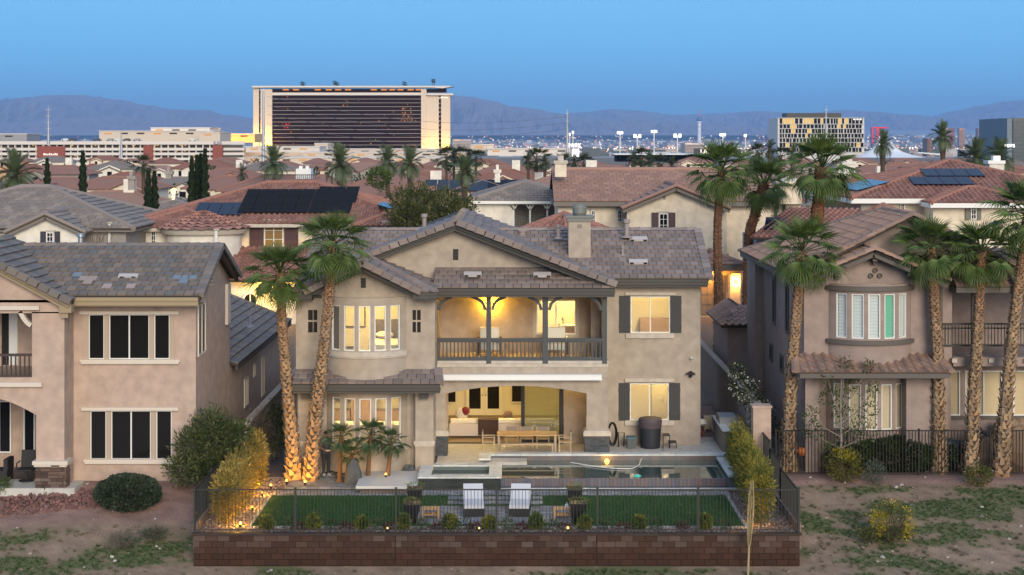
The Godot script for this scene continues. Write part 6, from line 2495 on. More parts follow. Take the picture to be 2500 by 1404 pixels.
	shrub("weed_tuft", "low green tuft left of the bright yellow bush", Vector3(X(2115, 57.6), gh(12.5, 57.6), -57.6), Vector3(.4, .25, .35), 400, .1, .025, [Color(.06, .08, .025), Color(.10, .10, .03)], "", .2, 0)
	shrub("yellow_bush", "small yellow green bush by the fence near the right boulders", Vector3(X(2388, 62.0), -.15, -62.0), Vector3(.55, .42, .4), 700, .09, .03, [yl[1], yl[2]], "", .3, 6)
	shrub("weed_tuft", "yellow green tuft at the left edge beside the red stones", Vector3(X(6, 61.2), -.35, -61.2), Vector3(.35, .35, .3), 400, .1, .03, [Color(.13, .15, .03), Color(.09, .12, .03)], "", .2, 0)
	shrub("weed_tuft", "small green plant at the foot of the stone pier", Vector3(X(112, 61.2), -.35, -61.2), Vector3(.2, .2, .2), 200, .09, .03, [Color(.05, .085, .03)], "", .2, 0)
	shrub("dry_bush", "grey dry bush on the weedy slope at the left", Vector3(X(300, 57.4), gh(-13.6, 57.4), -57.4), Vector3(.62, .3, .5), 700, .1, .012, [Color(.20, .17, .13), Color(.14, .13, .10)], "", .2, 14)
	shrub("weed_tuft", "grey green tuft above the dry bush on the left slope", Vector3(X(375, 58.2), gh(-12.7, 58.2), -58.2), Vector3(.5, .2, .4), 500, .1, .02, [Color(.09, .10, .06), Color(.13, .12, .08)], "", .2, 0)
	# small tree before the grey house
	var tb := Vector3(X(2052, 63.2), -.1, -63.2)
	t = thing("young_tree", "young sparse leafed tree before the bow window of the grey house", "tree", tb)
	var b := MB.new()
	b.tube([tb, tb + Vector3(.03, 1.6, 0), tb + Vector3(.0, 3.0, 0), tb + Vector3(.08, 4.6, 0)], [.06, .045, .03, .012], 7)
	ex = []
	for q in [[-1.1, 1.9, .45], [-1.2, 2.6, .35], [1.0, 2.7, .5], [.5, 3.5, .45], [-.4, 3.2, .4], [.35, 1.7, .55], [.9, 1.9, .5], [-.5, 1.2, .4], [.15, 4.4, .3], [1.0, 4.4, .25], [-.55, 4.0, .25], [1.3, 3.4, .3], [.1, 2.5, .45], [-.2, .9, .35]]:
		var e := tb + Vector3(q[0], q[1], rf(-.5, .5))
		b.tube([tb + Vector3(.02, q[1] * .62, 0), tb.lerp(e, .55) + Vector3(0, q[1] * .22, 0), e], [.025, .018, .008], 5)
		ex.append([e, Vector3.ONE * q[2], int(q[2] * 330)])
	put(t, "trunk", b, mat("pale bark", .24, .20, .17, .9))
	leaf_cloud(t, "crown", tb + Vector3(0, 3, 0), Vector3(.4, .4, .4), 60, .11, .06, [Color(.05, .075, .025), Color(.075, .10, .03), Color(.10, .12, .04)], 77, .2, .5, ex)
	var cb := Vector3(X(1868, 67.2), 0, -67.2)
	t = thing("blossom_tree", "small dark tree with white blossom leaning over the side wall", "tree", cb)
	b = MB.new()
	b.tube([cb, cb + Vector3(-.2, 1.4, 0), cb + Vector3(-.7, 2.6, 0), cb + Vector3(-1.3, 3.7, 0)], [.06, .05, .035, .012], 7)
	put(t, "trunk", b, mat("pale bark"))
	ex = []
	for q in [[-1.15, 3.5, .35], [-1.0, 2.9, .5], [-.6, 2.5, .6], [-.2, 1.9, .6], [.1, 1.2, .55], [.3, .7, .5], [-.3, 1.2, .5]]:
		ex.append([cb + Vector3(q[0], q[1], 0), Vector3.ONE * q[2], int(q[2] * 500)])
	leaf_cloud(t, "crown", cb + Vector3(-.4, 2.2, 0), Vector3(.5, .6, .5), 150, .11, .06, [Color(.022, .04, .015), Color(.04, .06, .02)], 79, .2, .4, ex)
	for e in ex:
		e[2] = int(e[2] * .22) if e[0].y > 1.6 else 2
	leaf_cloud(t, "blossom", cb + Vector3(-.8, 2.8, .2), Vector3(.4, .5, .4), 30, .07, .08, [Color(.62, .60, .52)], 80, .8, .4, ex)
	shrub("dark_shrub", "dark green shrub against the left block wall between the houses", Vector3(X(668, 67), 0, -67), Vector3(.55, 1.15, .5), 1300, .1, .04, [Color(.018, .035, .012), Color(.03, .05, .016)], "", .4, 6)
	shrub("bare_bush", "leafless purple brown bush along the left block wall", Vector3(X(632, 66.2), 0, -66.2), Vector3(.55, 1.2, .5), 900, .14, .012, [Color(.11, .08, .075), Color(.15, .11, .09)], "", .2, 18)
	# dry plume in front of the wall
	var pb := Vector3(X(1826, 55.4), gh(8, 55.4), -55.4)
	t = thing("dry_plume", "tall dry grass plume standing in front of the brown block wall", "grass plume", pb)
	b = MB.new()
	b.tube([pb, pb + Vector3(.06, 1.6, 0), pb + Vector3(.14, 3.0, 0)], [.04, .035, .02], 6)
	put(t, "stalk", b, mat("straw", .36, .27, .14, .9))
	var pl := []
	var pc := []
	for i in 700:
		var u := rng.randf()
		var o := pb + Vector3(.04 + .1 * u, .95 + 2.15 * u, 0)
		var a := rf(0, TAU)
		var f := (Vector3(cos(a) * .4, 1, sin(a) * .4)).normalized()
		var s := f.cross(Vector3(sin(a), 0, cos(a))).normalized()
		pl.append(Transform3D(Basis(s, f, s.cross(f)), o + Vector3(cos(a), 0, sin(a)) * .06 * sin(PI * u)))
		pc.append(jit(Color(.50, .40, .24), .3, .05))
	stuff(scatter(t, "plume", leaf_mesh(.17, .028), leafy("leaf", 1, 1, 1, .22), pl, pc))

# ---------------------------------------------------------------- the person
func sd_cap(p: Vector3, a: Vector3, b: Vector3, ra: float, rb: float) -> float:
	var ab := b - a
	var t := clampf((p - a).dot(ab) / ab.length_squared(), 0, 1)
	return (p - a - ab * t).length() - lerpf(ra, rb, t)

func nets(b: MB, bones: Array, cell: float, k: float) -> void:
	# surface nets over tapered capsules [a, b, ra, rb, colour] joined with a smooth minimum
	var lo := Vector3.ONE * 1e9
	var hi := -lo
	for q in bones:
		for e in 2:
			var r: float = maxf(q[2], q[3]) + cell * 2
			lo = lo.min(q[e] - Vector3.ONE * r)
			hi = hi.max(q[e] + Vector3.ONE * r)
	var n := Vector3i(((hi - lo) / cell).ceil())
	var val := PackedFloat32Array()
	val.resize(n.x * n.y * n.z)
	var at := func(p: Vector3) -> float:
		var s := 0.0
		for q in bones:
			s += exp(-clampf(sd_cap(p, q[0], q[1], q[2], q[3]) / k, -30, 30))
		return -k * log(s)
	val.fill(1.0)
	for q in bones:
		var r: float = maxf(q[2], q[3]) + cell * 2.5
		var a := Vector3i(((q[0].min(q[1]) - Vector3.ONE * r - lo) / cell).floor()).clamp(Vector3i.ZERO, n - Vector3i.ONE)
		var e := Vector3i(((q[0].max(q[1]) + Vector3.ONE * r - lo) / cell).ceil()).clamp(Vector3i.ZERO, n - Vector3i.ONE)
		for z in range(a.z, e.z + 1):
			for y in range(a.y, e.y + 1):
				for x in range(a.x, e.x + 1):
					var i := x + n.x * (y + n.y * z)
					if val[i] == 1.0:
						val[i] = at.call(lo + Vector3(x, y, z) * cell)
	var vert := {}
	var offs := [1, n.x, n.x * n.y]
	var corner := [0, 1, n.x, n.x + 1, n.x * n.y, n.x * n.y + 1, n.x * n.y + n.x, n.x * n.y + n.x + 1]
	for z in n.z - 1:
		for y in n.y - 1:
			for x in n.x - 1:
				var i := x + n.x * (y + n.y * z)
				var m := 0
				for c in 8:
					if val[i + corner[c]] < 0:
						m += 1
				if m == 0 or m == 8:
					continue
				var sum := Vector3.ZERO
				var cnt := 0
				for c in 8:
					for ax in 3:
						if c & (1 << ax):
							continue
						var f0 := val[i + corner[c]]
						var f1 := val[i + corner[c | (1 << ax)]]
						if (f0 < 0) != (f1 < 0):
							var p := Vector3(c & 1, (c >> 1) & 1, (c >> 2) & 1)
							p[ax] += f0 / (f0 - f1)
							sum += p
							cnt += 1
				vert[i] = lo + (Vector3(x, y, z) + sum / cnt) * cell
	for i in vert:
		for ax in 3:
			var f0 := val[i]
			var f1: float = val[i + offs[ax]]
			if (f0 < 0) == (f1 < 0):
				continue
			var u: int = offs[(ax + 1) % 3]
			var w: int = offs[(ax + 2) % 3]
			if not (vert.has(i - u) and vert.has(i - w) and vert.has(i - u - w)):
				continue
			var p: Vector3 = vert[i]
			var best := 1e9
			for q in bones:
				var d := sd_cap(p, q[0], q[1], q[2], q[3])
				if d < best:
					best = d
					b.col = q[4]
			if f0 < 0:
				b.quad(vert[i - u - w], vert[i - w], p, vert[i - u])
			else:
				b.quad(vert[i - u - w], vert[i - u], p, vert[i - w])

func person() -> void:
	var o := Vector3(X(796, 65.4), -.42, -65.4)
	var t := thing("person", "person in dark shirt and trousers standing half behind the right uplit palm", "person", o, "", .35)
	var skin := Color(.36, .20, .14)
	var shirt := Color(.06, .065, .075)
	var trou := Color(.035, .03, .034)
	var shoe := Color(.5, .5, .5)
	var V := func(x: float, y: float, z: float) -> Vector3: return Vector3(x, y, z)
	var b := MB.new()
	var bn := []
	for s in [-1, 1]:
		bn.append([Vector3(s * .09, .9, 0), Vector3(s * .1, .48, .02), .088, .058, trou])
		bn.append([Vector3(s * .1, .48, .02), Vector3(s * .1, .09, -.02), .06, .042, trou])
		bn.append([Vector3(s * .1, .045, -.04), Vector3(s * .12, .04, .15), .045, .04, shoe])
		bn.append([Vector3(s * .17, 1.4, -.01), Vector3(s * .24, 1.13, .0), .062, .05, shirt])
		bn.append([Vector3(s * .24, 1.13, .0), Vector3(s * .12, 1.05, .24), .04, .03, skin])
	bn.append([Vector3(-.06, .95, 0), Vector3(.06, .95, 0), .12, .12, shirt])
	bn.append([Vector3(0, 1.0, 0), Vector3(0, 1.3, 0), .13, .15, shirt])
	bn.append([Vector3(-.13, 1.38, -.01), Vector3(.13, 1.38, -.01), .08, .08, shirt])
	bn.append([Vector3(0, 1.4, 0), Vector3(0, 1.52, .01), .055, .052, skin])
	nets(b, bn, .018, .018)
	var hd := []
	hd.append([Vector3(0, 1.62, .0), Vector3(0, 1.66, -.01), .082, .088, skin])
	hd.append([Vector3(0, 1.55, .045), Vector3(0, 1.57, .03), .04, .055, skin])
	hd.append([Vector3(0, 1.62, .09), Vector3(0, 1.59, .105), .01, .016, skin])
	for s in [-1, 1]:
		hd.append([Vector3(s * .088, 1.63, -.01), Vector3(s * .09, 1.6, -.005), .016, .012, skin])
		hd.append([Vector3(s * .032, 1.632, .078), Vector3(s * .034, 1.632, .08), .011, .011, Color(.03, .02, .02)])
	hd.append([Vector3(-.02, 1.555, .085), Vector3(.02, 1.555, .085), .009, .009, Color(.25, .09, .08)])
	hd.append([Vector3(0, 1.69, -.03), Vector3(0, 1.71, .03), .088, .07, Color(.025, .018, .015)])
	hd.append([Vector3(0, 1.62, -.06), Vector3(0, 1.68, -.05), .06, .075, Color(.025, .018, .015)])
	nets(b, hd, .009, .007)
	for s in [-1, 1]:
		var h := []
		var w := Vector3(s * .12, 1.05, .24)
		var f := Vector3(-s * .5, 0, .86)
		var side := Vector3(0, -1, 0)
		for q in 2:
			h.append([w, w + f * .085 + side * (.03 - .045 * q), .024, .02, skin])
		for q in 4:
			var a := w + f * .085 + side * (-.03 + .021 * q)
			var L: float = [.034, .042, .046, .04][q]
			var c := a + f * L + Vector3(-s * .008, -.004, 0)
			var e := c + (f * .45 + Vector3(-s * .8, 0, -.1)).normalized() * L * .8
			h.append([a, c, .0095, .009, skin])
			h.append([c, e, .009, .0075, skin])
		var th := w + f * .03 - side * .03
		h.append([th, th + f * .04 + Vector3(-s * .012, .02, 0), .012, .01, skin])
		h.append([th + f * .04 + Vector3(-s * .012, .02, 0), th + f * .065 + Vector3(-s * .03, .012, 0), .0095, .008, skin])
		nets(b, h, .006, .004)
	put(t, "body", b, mat("skin and cloth", 1, 1, 1, .8), Transform3D.IDENTITY, true)
	b = MB.new()
	b.cbox(Vector3(0, 1.06, .34), Vector3(.17, .03, .1))
	single("handheld_device", "small white device held in the hands of the person behind the palm", "device", b, mats["white paint"]).transform = t.transform

# ---------------------------------------------------------------- the houses behind
const RED := [Color(.42, .19, .135), Color(.36, .165, .12), Color(.48, .23, .165), Color(.33, .15, .11), Color(.45, .22, .17)]
const GREY := [Color(.36, .305, .275), Color(.30, .26, .24), Color(.42, .355, .315), Color(.33, .29, .27)]
const ROSE := [Color(.48, .285, .23), Color(.42, .255, .205), Color(.54, .33, .26), Color(.45, .28, .235)]

func body(h: Node, x0: float, x1: float, d0: float, d1: float, y0: float, y1: float, m: Material) -> void:
	var b := MB.new()
	b.box(x0, y0, -d1, x1, y1, -d0)
	put(h, "wall", b, m)

func panels(h: Node, o: Vector3, bs: Basis, nx: int, ny: int, w: float, l: float, skip: Array, m: Material) -> void:
	for i in nx:
		for j in ny:
			if [i, j] in skip:
				continue
			var b := MB.new()
			b.xf = Transform3D(bs, o)
			b.box(i * w + .02, j * l + .02, .1, (i + 1) * w - .02, (j + 1) * l - .02, .15)
			put(h, "solar_panel", b, m)

func slope_basis(s: float, turn := 0.0) -> Basis: # x along the eave, y up the slope, z out of the roof
	return Basis(Vector3.UP, turn) * Basis(Vector3.RIGHT, atan(s) - PI / 2)

func back_houses() -> void:
	var cream := mat("cream stucco", .72, .62, .49, .92, "blotch", .2)
	var whit := mat("white stucco", .72, .67, .59, .92, "blotch", .2)
	var gry := mat("grey stucco", .30, .27, .25, .92, "blotch", .2)
	var pale := mat("pale trim")
	var tp := mat("taupe fascia", .17, .145, .125, .7)
	var red := barrel("red", RED)
	var tile := mat("concrete tile")
	var gs := flat_style("far grey", tile, GREY, .5, .5, .08)
	var rs := flat_style("far rose", tile, ROSE, .5, .5, .08)
	var navy := glass("solar cell", .008, .014, .035, 1.0, .15)
	var black := glass("black pool mat", .01, .01, .012, 1.0, .7)
	var plum := mat("plum shutter", .07, .03, .035, .7)
	# grey roofed house at the left
	var h := thing("tile_roof_house", "white house with grey brown hip roof at the left edge of the second row", "house", Vector3(-26, 2, -98))
	body(h, -34, X(318, 92) - .4, 92.6, 106, 0, 8.0, whit)
	body(h, X(188, 92), X(318, 92) - .38, 92.5, 106, 0, 7.98, gry)
	hip(h, -36, X(326, 92), 92, 105, 8.0, .33, gs)
	gable(h, X(112, 90.6), 2.25, 7.85, .46, 90.4, 97, gs)
	tri_wall(h, X(112, 90.6), 1.9, 1, 7.75, .46, 90.8, whit)
	rake(h, X(112, 90.6), 2.2, 7.85, .46, 90.5, tp)
	fascia(h, -36, X(324, 92), 92.1, 105, 8.0, tp)
	simple_window(h, 113, 567, 131, 600, 90.75, mat("navy shutter", .035, .033, .05, .7))
	simple_window(h, 36, 568, 54, 590, 92.5)
	simple_window(h, 264, 547, 270, 600, 92.4)
	# red tile house with black pool heating mats
	h = thing("tile_roof_house", "cream house with red barrel tile roof, round turret and black solar mats", "house", Vector3(-14, 2, -105))
	var x0 := X(440, 98)
	var x1 := X(1040, 98)
	body(h, x0 + .5, x1 - .6, 98.7, 112, 0, 7.9, cream)
	hip(h, x0 - 3.4, x1, 98, 113, 7.95, .3, red)
	fascia(h, x0 - 3.4, x1, 98.05, 113, 7.95, pale)
	hip(h, X(860, 96.5), X(1035, 96.5), 96.5, 103, 7.9, .33, red)
	body(h, X(868, 97), X(1020, 97), 97, 99, 0, 7.8, whit)
	hip(h, X(295, 97), X(560, 97), 97, 104, 7.75, .3, red)
	fascia(h, X(297, 97), X(556, 97), 97.05, 104, 7.75, pale)
	body(h, X(318, 97), X(540, 97), 97.6, 104, 0, 7.6, whit)
	var tc := Vector3(X(490, 96.6), 0, -97.6)
	var b := MB.new()
	b.lathe(tc, [Vector2(2.25, 0), Vector2(2.25, 7.7)], 20)
	var tu := put(h, "turret", b, whit)
	b = MB.new()
	b.lathe(tc, [Vector2(2.5, 7.42), Vector2(2.6, 7.68), Vector2(2.0, 7.68)], 24)
	put(tu, "eave", b, pale)
	b = MB.new()
	for i in 22:
		var a0 := TAU * i / 22.0
		var a1 := TAU * (i + 1) / 22.0
		for j in 7:
			b.col = jit(RED[(i * 3 + j) % 5] * 1.1, .12)
			var r0 := 2.75 * (1.0 - j / 7.0)
			var r1 := 2.75 * (1.0 - (j + 1) / 7.0) + .03
			var y0 := 7.72 + .13 * j * 1.1
			var am := (a0 + a1) / 2
			var c := [Vector3(cos(a0) * r0, y0, -sin(a0) * r0), Vector3(cos(am) * r0, y0 + .12, -sin(am) * r0), Vector3(cos(a1) * r0, y0, -sin(a1) * r0)]
			var e := [Vector3(cos(a0) * r1, y0 + .13, -sin(a0) * r1), Vector3(cos(am) * r1, y0 + .2, -sin(am) * r1), Vector3(cos(a1) * r1, y0 + .13, -sin(a1) * r1)]
			for k in 2:
				b.quad(tc + c[k], tc + c[k + 1], tc + e[k + 1], tc + e[k])
	stuff(put(tu, "roof_tiles", b, mat("clay tile")))
	var s3 := slope_basis(.3)
	panels(h, Vector3(X(578, 99.5), 8.42, -99.5), s3, 8, 3, .86, 1.5, [], black)
	panels(h, Vector3(X(758, 99.5), 9.0, -101.4), s3, 3, 2, .86, 1.5, [], black)
	panels(h, Vector3(X(465, 98.6), 8.3, -99.2), slope_basis(.3), 4, 1, .75, 2.3, [], navy)
	panels(h, Vector3(x1 - 1.2, 8.33, -99.6), slope_basis(.3, PI / 2), 5, 1, .95, 2.0, [], navy)
	simple_window(h, 645, 541, 692, 606, 98.6, plum, {"cols": 2, "glass": glass("amber pane", .25, .16, .07, 1.0, .2)})
	simple_window(h, 368, 564, 381, 598, 97.5)
	simple_window(h, 935, 544, 950, 563, 96.9, plum)
	simple_window(h, 524, 564, 531, 598, 95.2)
	# its low porch roof with a lit wall under it
	roof(h, [Vector3(X(548, 94), 4.9, -94), Vector3(X(790, 94), 4.9, -94), Vector3(X(770, 97), 6.5, -97.5), Vector3(X(565, 97), 6.5, -97.5)], red)
	body(h, X(560, 95), X(780, 95), 95, 98, 1.5, 4.8, whit)
	b = MB.new()
	var aw := MB.new()
	var ac := P(611, 732, 94.9)
	for i in 12:
		var a := PI * i / 12.0
		var e := PI * (i + 1) / 12.0
		var va := Vector3(cos(a), sin(a), 0)
		var ve := Vector3(cos(e), sin(e), 0)
		aw.quad(ac + va * .34, ac + va * .46, ac + ve * .46, ac + ve * .34)
		b.tri(ac, ac + va * .34, ac + ve * .34)
	for q in [-.4, -.03, .34]:
		aw.box(ac.x + q, ac.y - 1.2, ac.z - .03, ac.x + q + .06, ac.y + (.3 if q > -.1 and q < .1 else 0.0), ac.z + .02)
	b.box(ac.x - .34, ac.y - 1.2, ac.z - .04, ac.x + .34, ac.y, ac.z)
	var awn := put(h, "arched_window", aw, mats["white frame"])
	put(awn, "pane", b, glass("dark pane", .012, .013, .016, 1.0, .06))
	bulb(h, "porch_lamp", P(646, 702, 94.2), .09, Color(1, .78, .38), 8.0, 6.0)
	# grey house with a timber balcony
	h = thing("tile_roof_house", "pale house with grey hip roof and white posted balcony in the second row", "house", Vector3(1, 2, -116))
	hip(h, X(1143, 112), X(1420, 112), 112, 124, 8.8, .3, gs)
	fascia(h, X(1145, 112), X(1420, 112), 112.05, 124, 8.8, mats["white paint"])
	body(h, X(1158, 112), X(1252, 112), 112.6, 123, 0, 8.6, whit)
	body(h, X(1252, 112), X(1420, 112), 115, 123, 0, 8.6, gry)
	for x in [1252, 1292, 1334]:
		b = MB.new()
		pbox(b, x, 500, x + 4, 565, 112.6, .12)
		for s in [-1, 1]:
			b.bar(P(x + 2, 512, 112.65), P(x + 2 + s * 9, 500, 112.65), .08, .1, Vector3.BACK)
		put(h, "balcony_post", b, mats["white paint"])
	b = MB.new()
	for i in 24:
		pbox(b, 1254 + i * 4, 530, 1255 + i * 4, 560, 112.7, .04)
	pbox(b, 1254, 528, 1350, 530, 112.7, .06)
	stuff(put(h, "balcony_railing", b, mat("green iron", .03, .06, .05, .5)))
	# rose roofed house with a front gable
	h = thing("tile_roof_house", "cream house with rose brown roof, cross gable and plum shutters behind the chimney", "house", Vector3(8, 2, -109))
	x0 = X(1352, 103)
	x1 = X(1905, 103)
	body(h, x0 + .3, x1 - .5, 103.7, 115, 0, 9.0, cream)
	roof(h, [Vector3(x0, 9.1, -103), Vector3(x1, 9.1, -103), Vector3(x1, 10.95, -109.5), Vector3(x0, 10.95, -109.5)], rs)
	var hid := rs.duplicate()
	hid.kind = "none"
	roof(h, [Vector3(x1, 9.1, -116), Vector3(x0, 9.1, -116), Vector3(x0, 10.95, -109.5), Vector3(x1, 10.95, -109.5)], hid)
	ridge_bar(h, Vector3(x0, 10.98, -109.5), Vector3(x1, 10.98, -109.5), rs)
	fascia(h, x0, x1, 103.05, 116, 9.08, tp, .3)
	tri_wall(h, x0 + .4, .0, 9, 9, .3, 110, cream)
	var gx := X(1650, 101)
	gable(h, gx, 3.35, 8.75, .42, 100.6, 109, rs)
	tri_wall(h, gx, 3.0, 0, 8.65, .42, 101.2, cream)
	rake(h, gx, 3.3, 8.75, .42, 100.7, tp)
	var sh := mat("mauve shutter", .075, .045, .05, .7)
	simple_window(h, 1609, 521, 1631, 564, 101.15, sh)
	simple_window(h, 1443, 513, 1454, 547, 103.6)
	simple_window(h, 1507, 513, 1519, 543, 103.6)
	simple_window(h, 1722, 521, 1743, 573, 101.5)
	body(h, X(1700, 101.6), X(1775, 101.6), 101.6, 104, 0, 8.6, cream)
	chimney(h, 1355, 392, 1383, 432, 106, cream, pale)
	b = MB.new()
	pbox(b, 1619, 473, 1625, 487, 101.17, .05)
	put(h, "gable_vent", b, gry)
	# its garage wing with a lit door
	h = thing("garage_wing", "low garage with rose roof, lit double door and stone pier behind the beige house", "garage", Vector3(11, 2.4, -99))
	hip(h, X(1690, 96.6), X(1822, 96.6), 96.6, 104, 5.6, .33, rs)
	fascia(h, X(1692, 96.6), X(1820, 96.6), 96.65, 104, 5.6, tp, .35)
	body(h, X(1700, 97.6), X(1812, 97.6), 98.0, 103, 2, 5.4, cream)
	b = MB.new()
	pbox(b, 1710, 672, 1772, 771, 97.9, .08)
	var gd := put(h, "garage_door", b, mat("tan door", .24, .19, .14, .6))
	for i in 4:
		for j in 4:
			b = MB.new()
			pbox(b, 1712 + 15 * i, 675 + 24 * j, 1724 + 15 * i, 695 + 24 * j, 97.86, .03)
			put(gd, "panel", b, mats["tan door"])
	b = MB.new()
	pbox(b, 1784, 668, 1808, 775, 97.5, .6)
	put(h, "stone_pier", b, mat("ledge stone"))
	bulb(h, "garage_lamp", P(1797, 688, 97.3), .13, Color(1, .68, .28), 3.0, 6.0)
	bulb(h, "garage_lamp", P(1737, 676, 97.3), .1, Color(1, .68, .25), 3.0, 5.0)
	b = MB.new()
	b.quad(Vector3(10.3, .1, -82), Vector3(13.4, .1, -82), Vector3(13.4, 2.46, -98), Vector3(10.3, 2.46, -98))
	struct("driveway", b, mat("pale paving", .34, .33, .33, .8, "speck", .4))
	# middle house with green shutters and a small round tower
	h = thing("tile_roof_house", "cream house with green shutters and a small domed tower between the fan palms", "house", Vector3(17, 2, -118))
	body(h, X(1770, 114), X(1955, 114), 114, 124, 0, 8.6, cream)
	hip(h, X(1760, 113.4), X(1962, 113.4), 113.4, 125, 8.75, .3, red)
	fascia(h, X(1762, 113.4), X(1960, 113.4), 113.5, 125, 8.75, pale)
	for q in [1786, 1803, 1890, 1910]:
		b = MB.new()
		pbox(b, q, 499, q + 8, 531, 113.9, .08)
		put(h, "shutter", b, mat("green shutter", .03, .09, .075, .6))
	for q in [[1778, 1830], [1880, 1938]]:
		b = MB.new()
		for i in int((q[1] - q[0]) / 4.0):
			pbox(b, q[0] + i * 4, 528, q[0] + i * 4 + 1, 546, 112.6, .04)
		pbox(b, q[0], 526, q[1], 528, 112.6, .05)
		stuff(put(h, "balcony_railing", b, mats["black metal"]))
	body(h, X(1765, 112.6), X(1950, 112.6), 112.7, 114, 0, Y(547, 112.6), cream)
	b = MB.new()
	b.lathe(P(1928, 470, 112) * Vector3(1, 0, 1), [Vector2(.85, 8.6), Vector2(.85, Y(447, 112)), Vector2(1.1, Y(447, 112)), Vector2(1.1, Y(443, 112)), Vector2(0, Y(430, 112))], 14)
	put(h, "tower", b, cream)
	# big red house at the right
	h = thing("tile_roof_house", "large cream house with red tile hip roof, solar panels and white chimney at the right", "house", Vector3(28, 2, -112))
	x0 = X(2062, 106)
	hip(h, x0, x0 + 17, 104, 121, 9.25, .27, red)
	fascia(h, x0, x0 + 17, 104.05, 121, 9.25, mats["white paint"], .32)
	body(h, x0 + .8, x0 + 16.5, 104.8, 120, 0, 9.0, cream)
	body(h, x0 + .78, x0 + 2.4, 104.7, 120, 0, 9.0, gry)
	hip(h, X(2268, 102), X(2540, 102), 101.6, 108, 9.05, .27, red)
	fascia(h, X(2268, 102), X(2540, 102), 101.65, 108, 9.05, mats["white paint"], .3)
	body(h, X(2282, 102), X(2540, 102), 102.4, 106, 0, 8.9, cream)
	simple_window(h, 2198, 497, 2209, 522, 104.7)
	simple_window(h, 2262, 496, 2273, 526, 104.7)
	simple_window(h, 2370, 500, 2384, 536, 102.3, mat("sage shutter", .16, .16, .13, .7))
	chimney(h, 2416, 392, 2452, 428, 112, whit, mats["white paint"])
	panels(h, Vector3(X(2225, 107), 9.95, -106.4), slope_basis(.27), 4, 1, 1.0, 1.7, [], navy)
	panels(h, Vector3(X(2252, 109), 10.45, -108.3), slope_basis(.27), 4, 1, 1.0, 1.7, [], navy)
	panels(h, Vector3(x0 + .9, 9.55, -115.0), slope_basis(.27, -PI / 2), 8, 2, 1.1, 1.1, [[0, 1], [1, 1]], navy)
	# hexagonal red roof and blue panels behind the grey house
	h = thing("tile_roof_house", "red tile house with many sided turret roof behind the grey house", "house", Vector3(20, 2, -92))
	b = MB.new()
	b.lathe(P(2157, 500, 90) * Vector3(1, 0, 1), [Vector2(1.9, 2), Vector2(1.9, 8.5)], 8)
	put(h, "turret", b, cream)
	cone_roof(h, P(2157, 498, 90), 2.2, 1.0, 10, red)
	roof(h, [Vector3(X(1835, 90), 7.6, -90), Vector3(X(2080, 88), 7.6, -87), Vector3(X(2075, 96), 9.0, -93), Vector3(X(1915, 96), 9.0, -95)], red)
	body(h, X(1850, 91), X(2070, 91), 91.5, 97, 0, 7.5, gry)
	panels(h, Vector3(X(1868, 90.5), 7.85, -91), slope_basis(.25, -.2), 4, 2, .95, 1.2, [], navy)
	h = thing("tile_roof_house", "rose tiled hexagonal turret roof peeking over the beige house behind its chimney", "house", Vector3(3, 2, -86))
	cone_roof(h, P(1378, 519, 84), 2.35, .85, 8, red)
	b = MB.new()
	b.lathe(P(1378, 519, 84) * Vector3(1, 0, 1), [Vector2(2.0, 0), Vector2(2.0, 8.4)], 8)
	put(h, "turret", b, cream)
	hip(h, X(1270, 83), X(1480, 83), 83.5, 90, 7.9, .3, gs)
	# third row, each where the photograph shows it
	for q in [[1000, 1352, 140, 8.7, 3, "tan house with rose roof and a long row of solar panels"], [215, 565, 124, 7.9, 1, "grey house with two chimneys and a warm lit window"], [-60, 205, 122, 8.3, 1, "grey roofed house behind two slim cypresses at the left"], [600, 800, 132, 8.4, 2, "brown roofed house with white roof terrace box"], [880, 1040, 132, 8.0, 1, "grey roofed house with dark panels behind the feathery palm"], [1960, 2130, 138, 8.6, 1, "grey roofed house with pale chimney right of the thick palm"], [1180, 1345, 150, 7.0, 2, "rose roofed house with small gable right of the solar row"]]:
		var d: float = q[2]
		var sty: Dictionary = [red, gs, rs, rs][q[4]]
		h = thing("tile_roof_house", q[5], "house", Vector3(X((q[0] + q[1]) / 2.0, d), 2, -d - 5))
		hip(h, X(q[0], d), X(q[1], d), d, d + 13, q[3] - 1.3, .3, sty)
		body(h, X(q[0], d) + .6, X(q[1], d) - .6, d + .7, d + 12, 0, q[3] - 1.4, whit if q[4] != 1 else gry)
		fascia(h, X(q[0], d), X(q[1], d), d + .05, d + 13, q[3] - 1.3, pale)
		if q[4] == 3:
			panels(h, Vector3(X(1037, 144), 8.35, -143.2), slope_basis(.3), 8, 2, 1.05, 1.6, [[0, 0]], navy)
			panels(h, Vector3(X(1190, 144), 8.35, -143.2), slope_basis(.3), 3, 2, 1.05, 1.6, [[2, 0]], navy)
			simple_window(h, 1140, 477, 1152, 497, d + .6)
			chimney(h, 1208, 414, 1221, 445, 141, whit, whit)
		if q[0] == 215:
			chimney(h, 312, 430, 327, 464, 126, gry, gry)
			chimney(h, 404, 418, 418, 436, 130, gry, gry)
			simple_window(h, 420, 466, 427, 488, d + .6)
			bulb(h, "wall_lamp", P(424, 463, d + .2), .12, Color(1, .7, .35), 3.0, 6.0)
		if q[0] == 600:
			b = MB.new()
			pbox(b, 722, 412, 759, 437, 133, 1.6)
			for x in [730, 746]:
				pbox(b, x, 405, x + 8, 412, 133.2, .4)
			put(h, "terrace_box", b, mats["white paint"])
			b = MB.new()
			for i in 26:
				pbox(b, 645 + i * 5, 427, 646 + i * 5, 438, 132.4, .04)
			pbox(b, 645, 426, 775, 428, 132.4, .05)
			stuff(put(h, "terrace_railing", b, mats["black metal"]))
		if q[0] == 1960:
			chimney(h, 2060, 394, 2088, 425, 136, whit, whit)
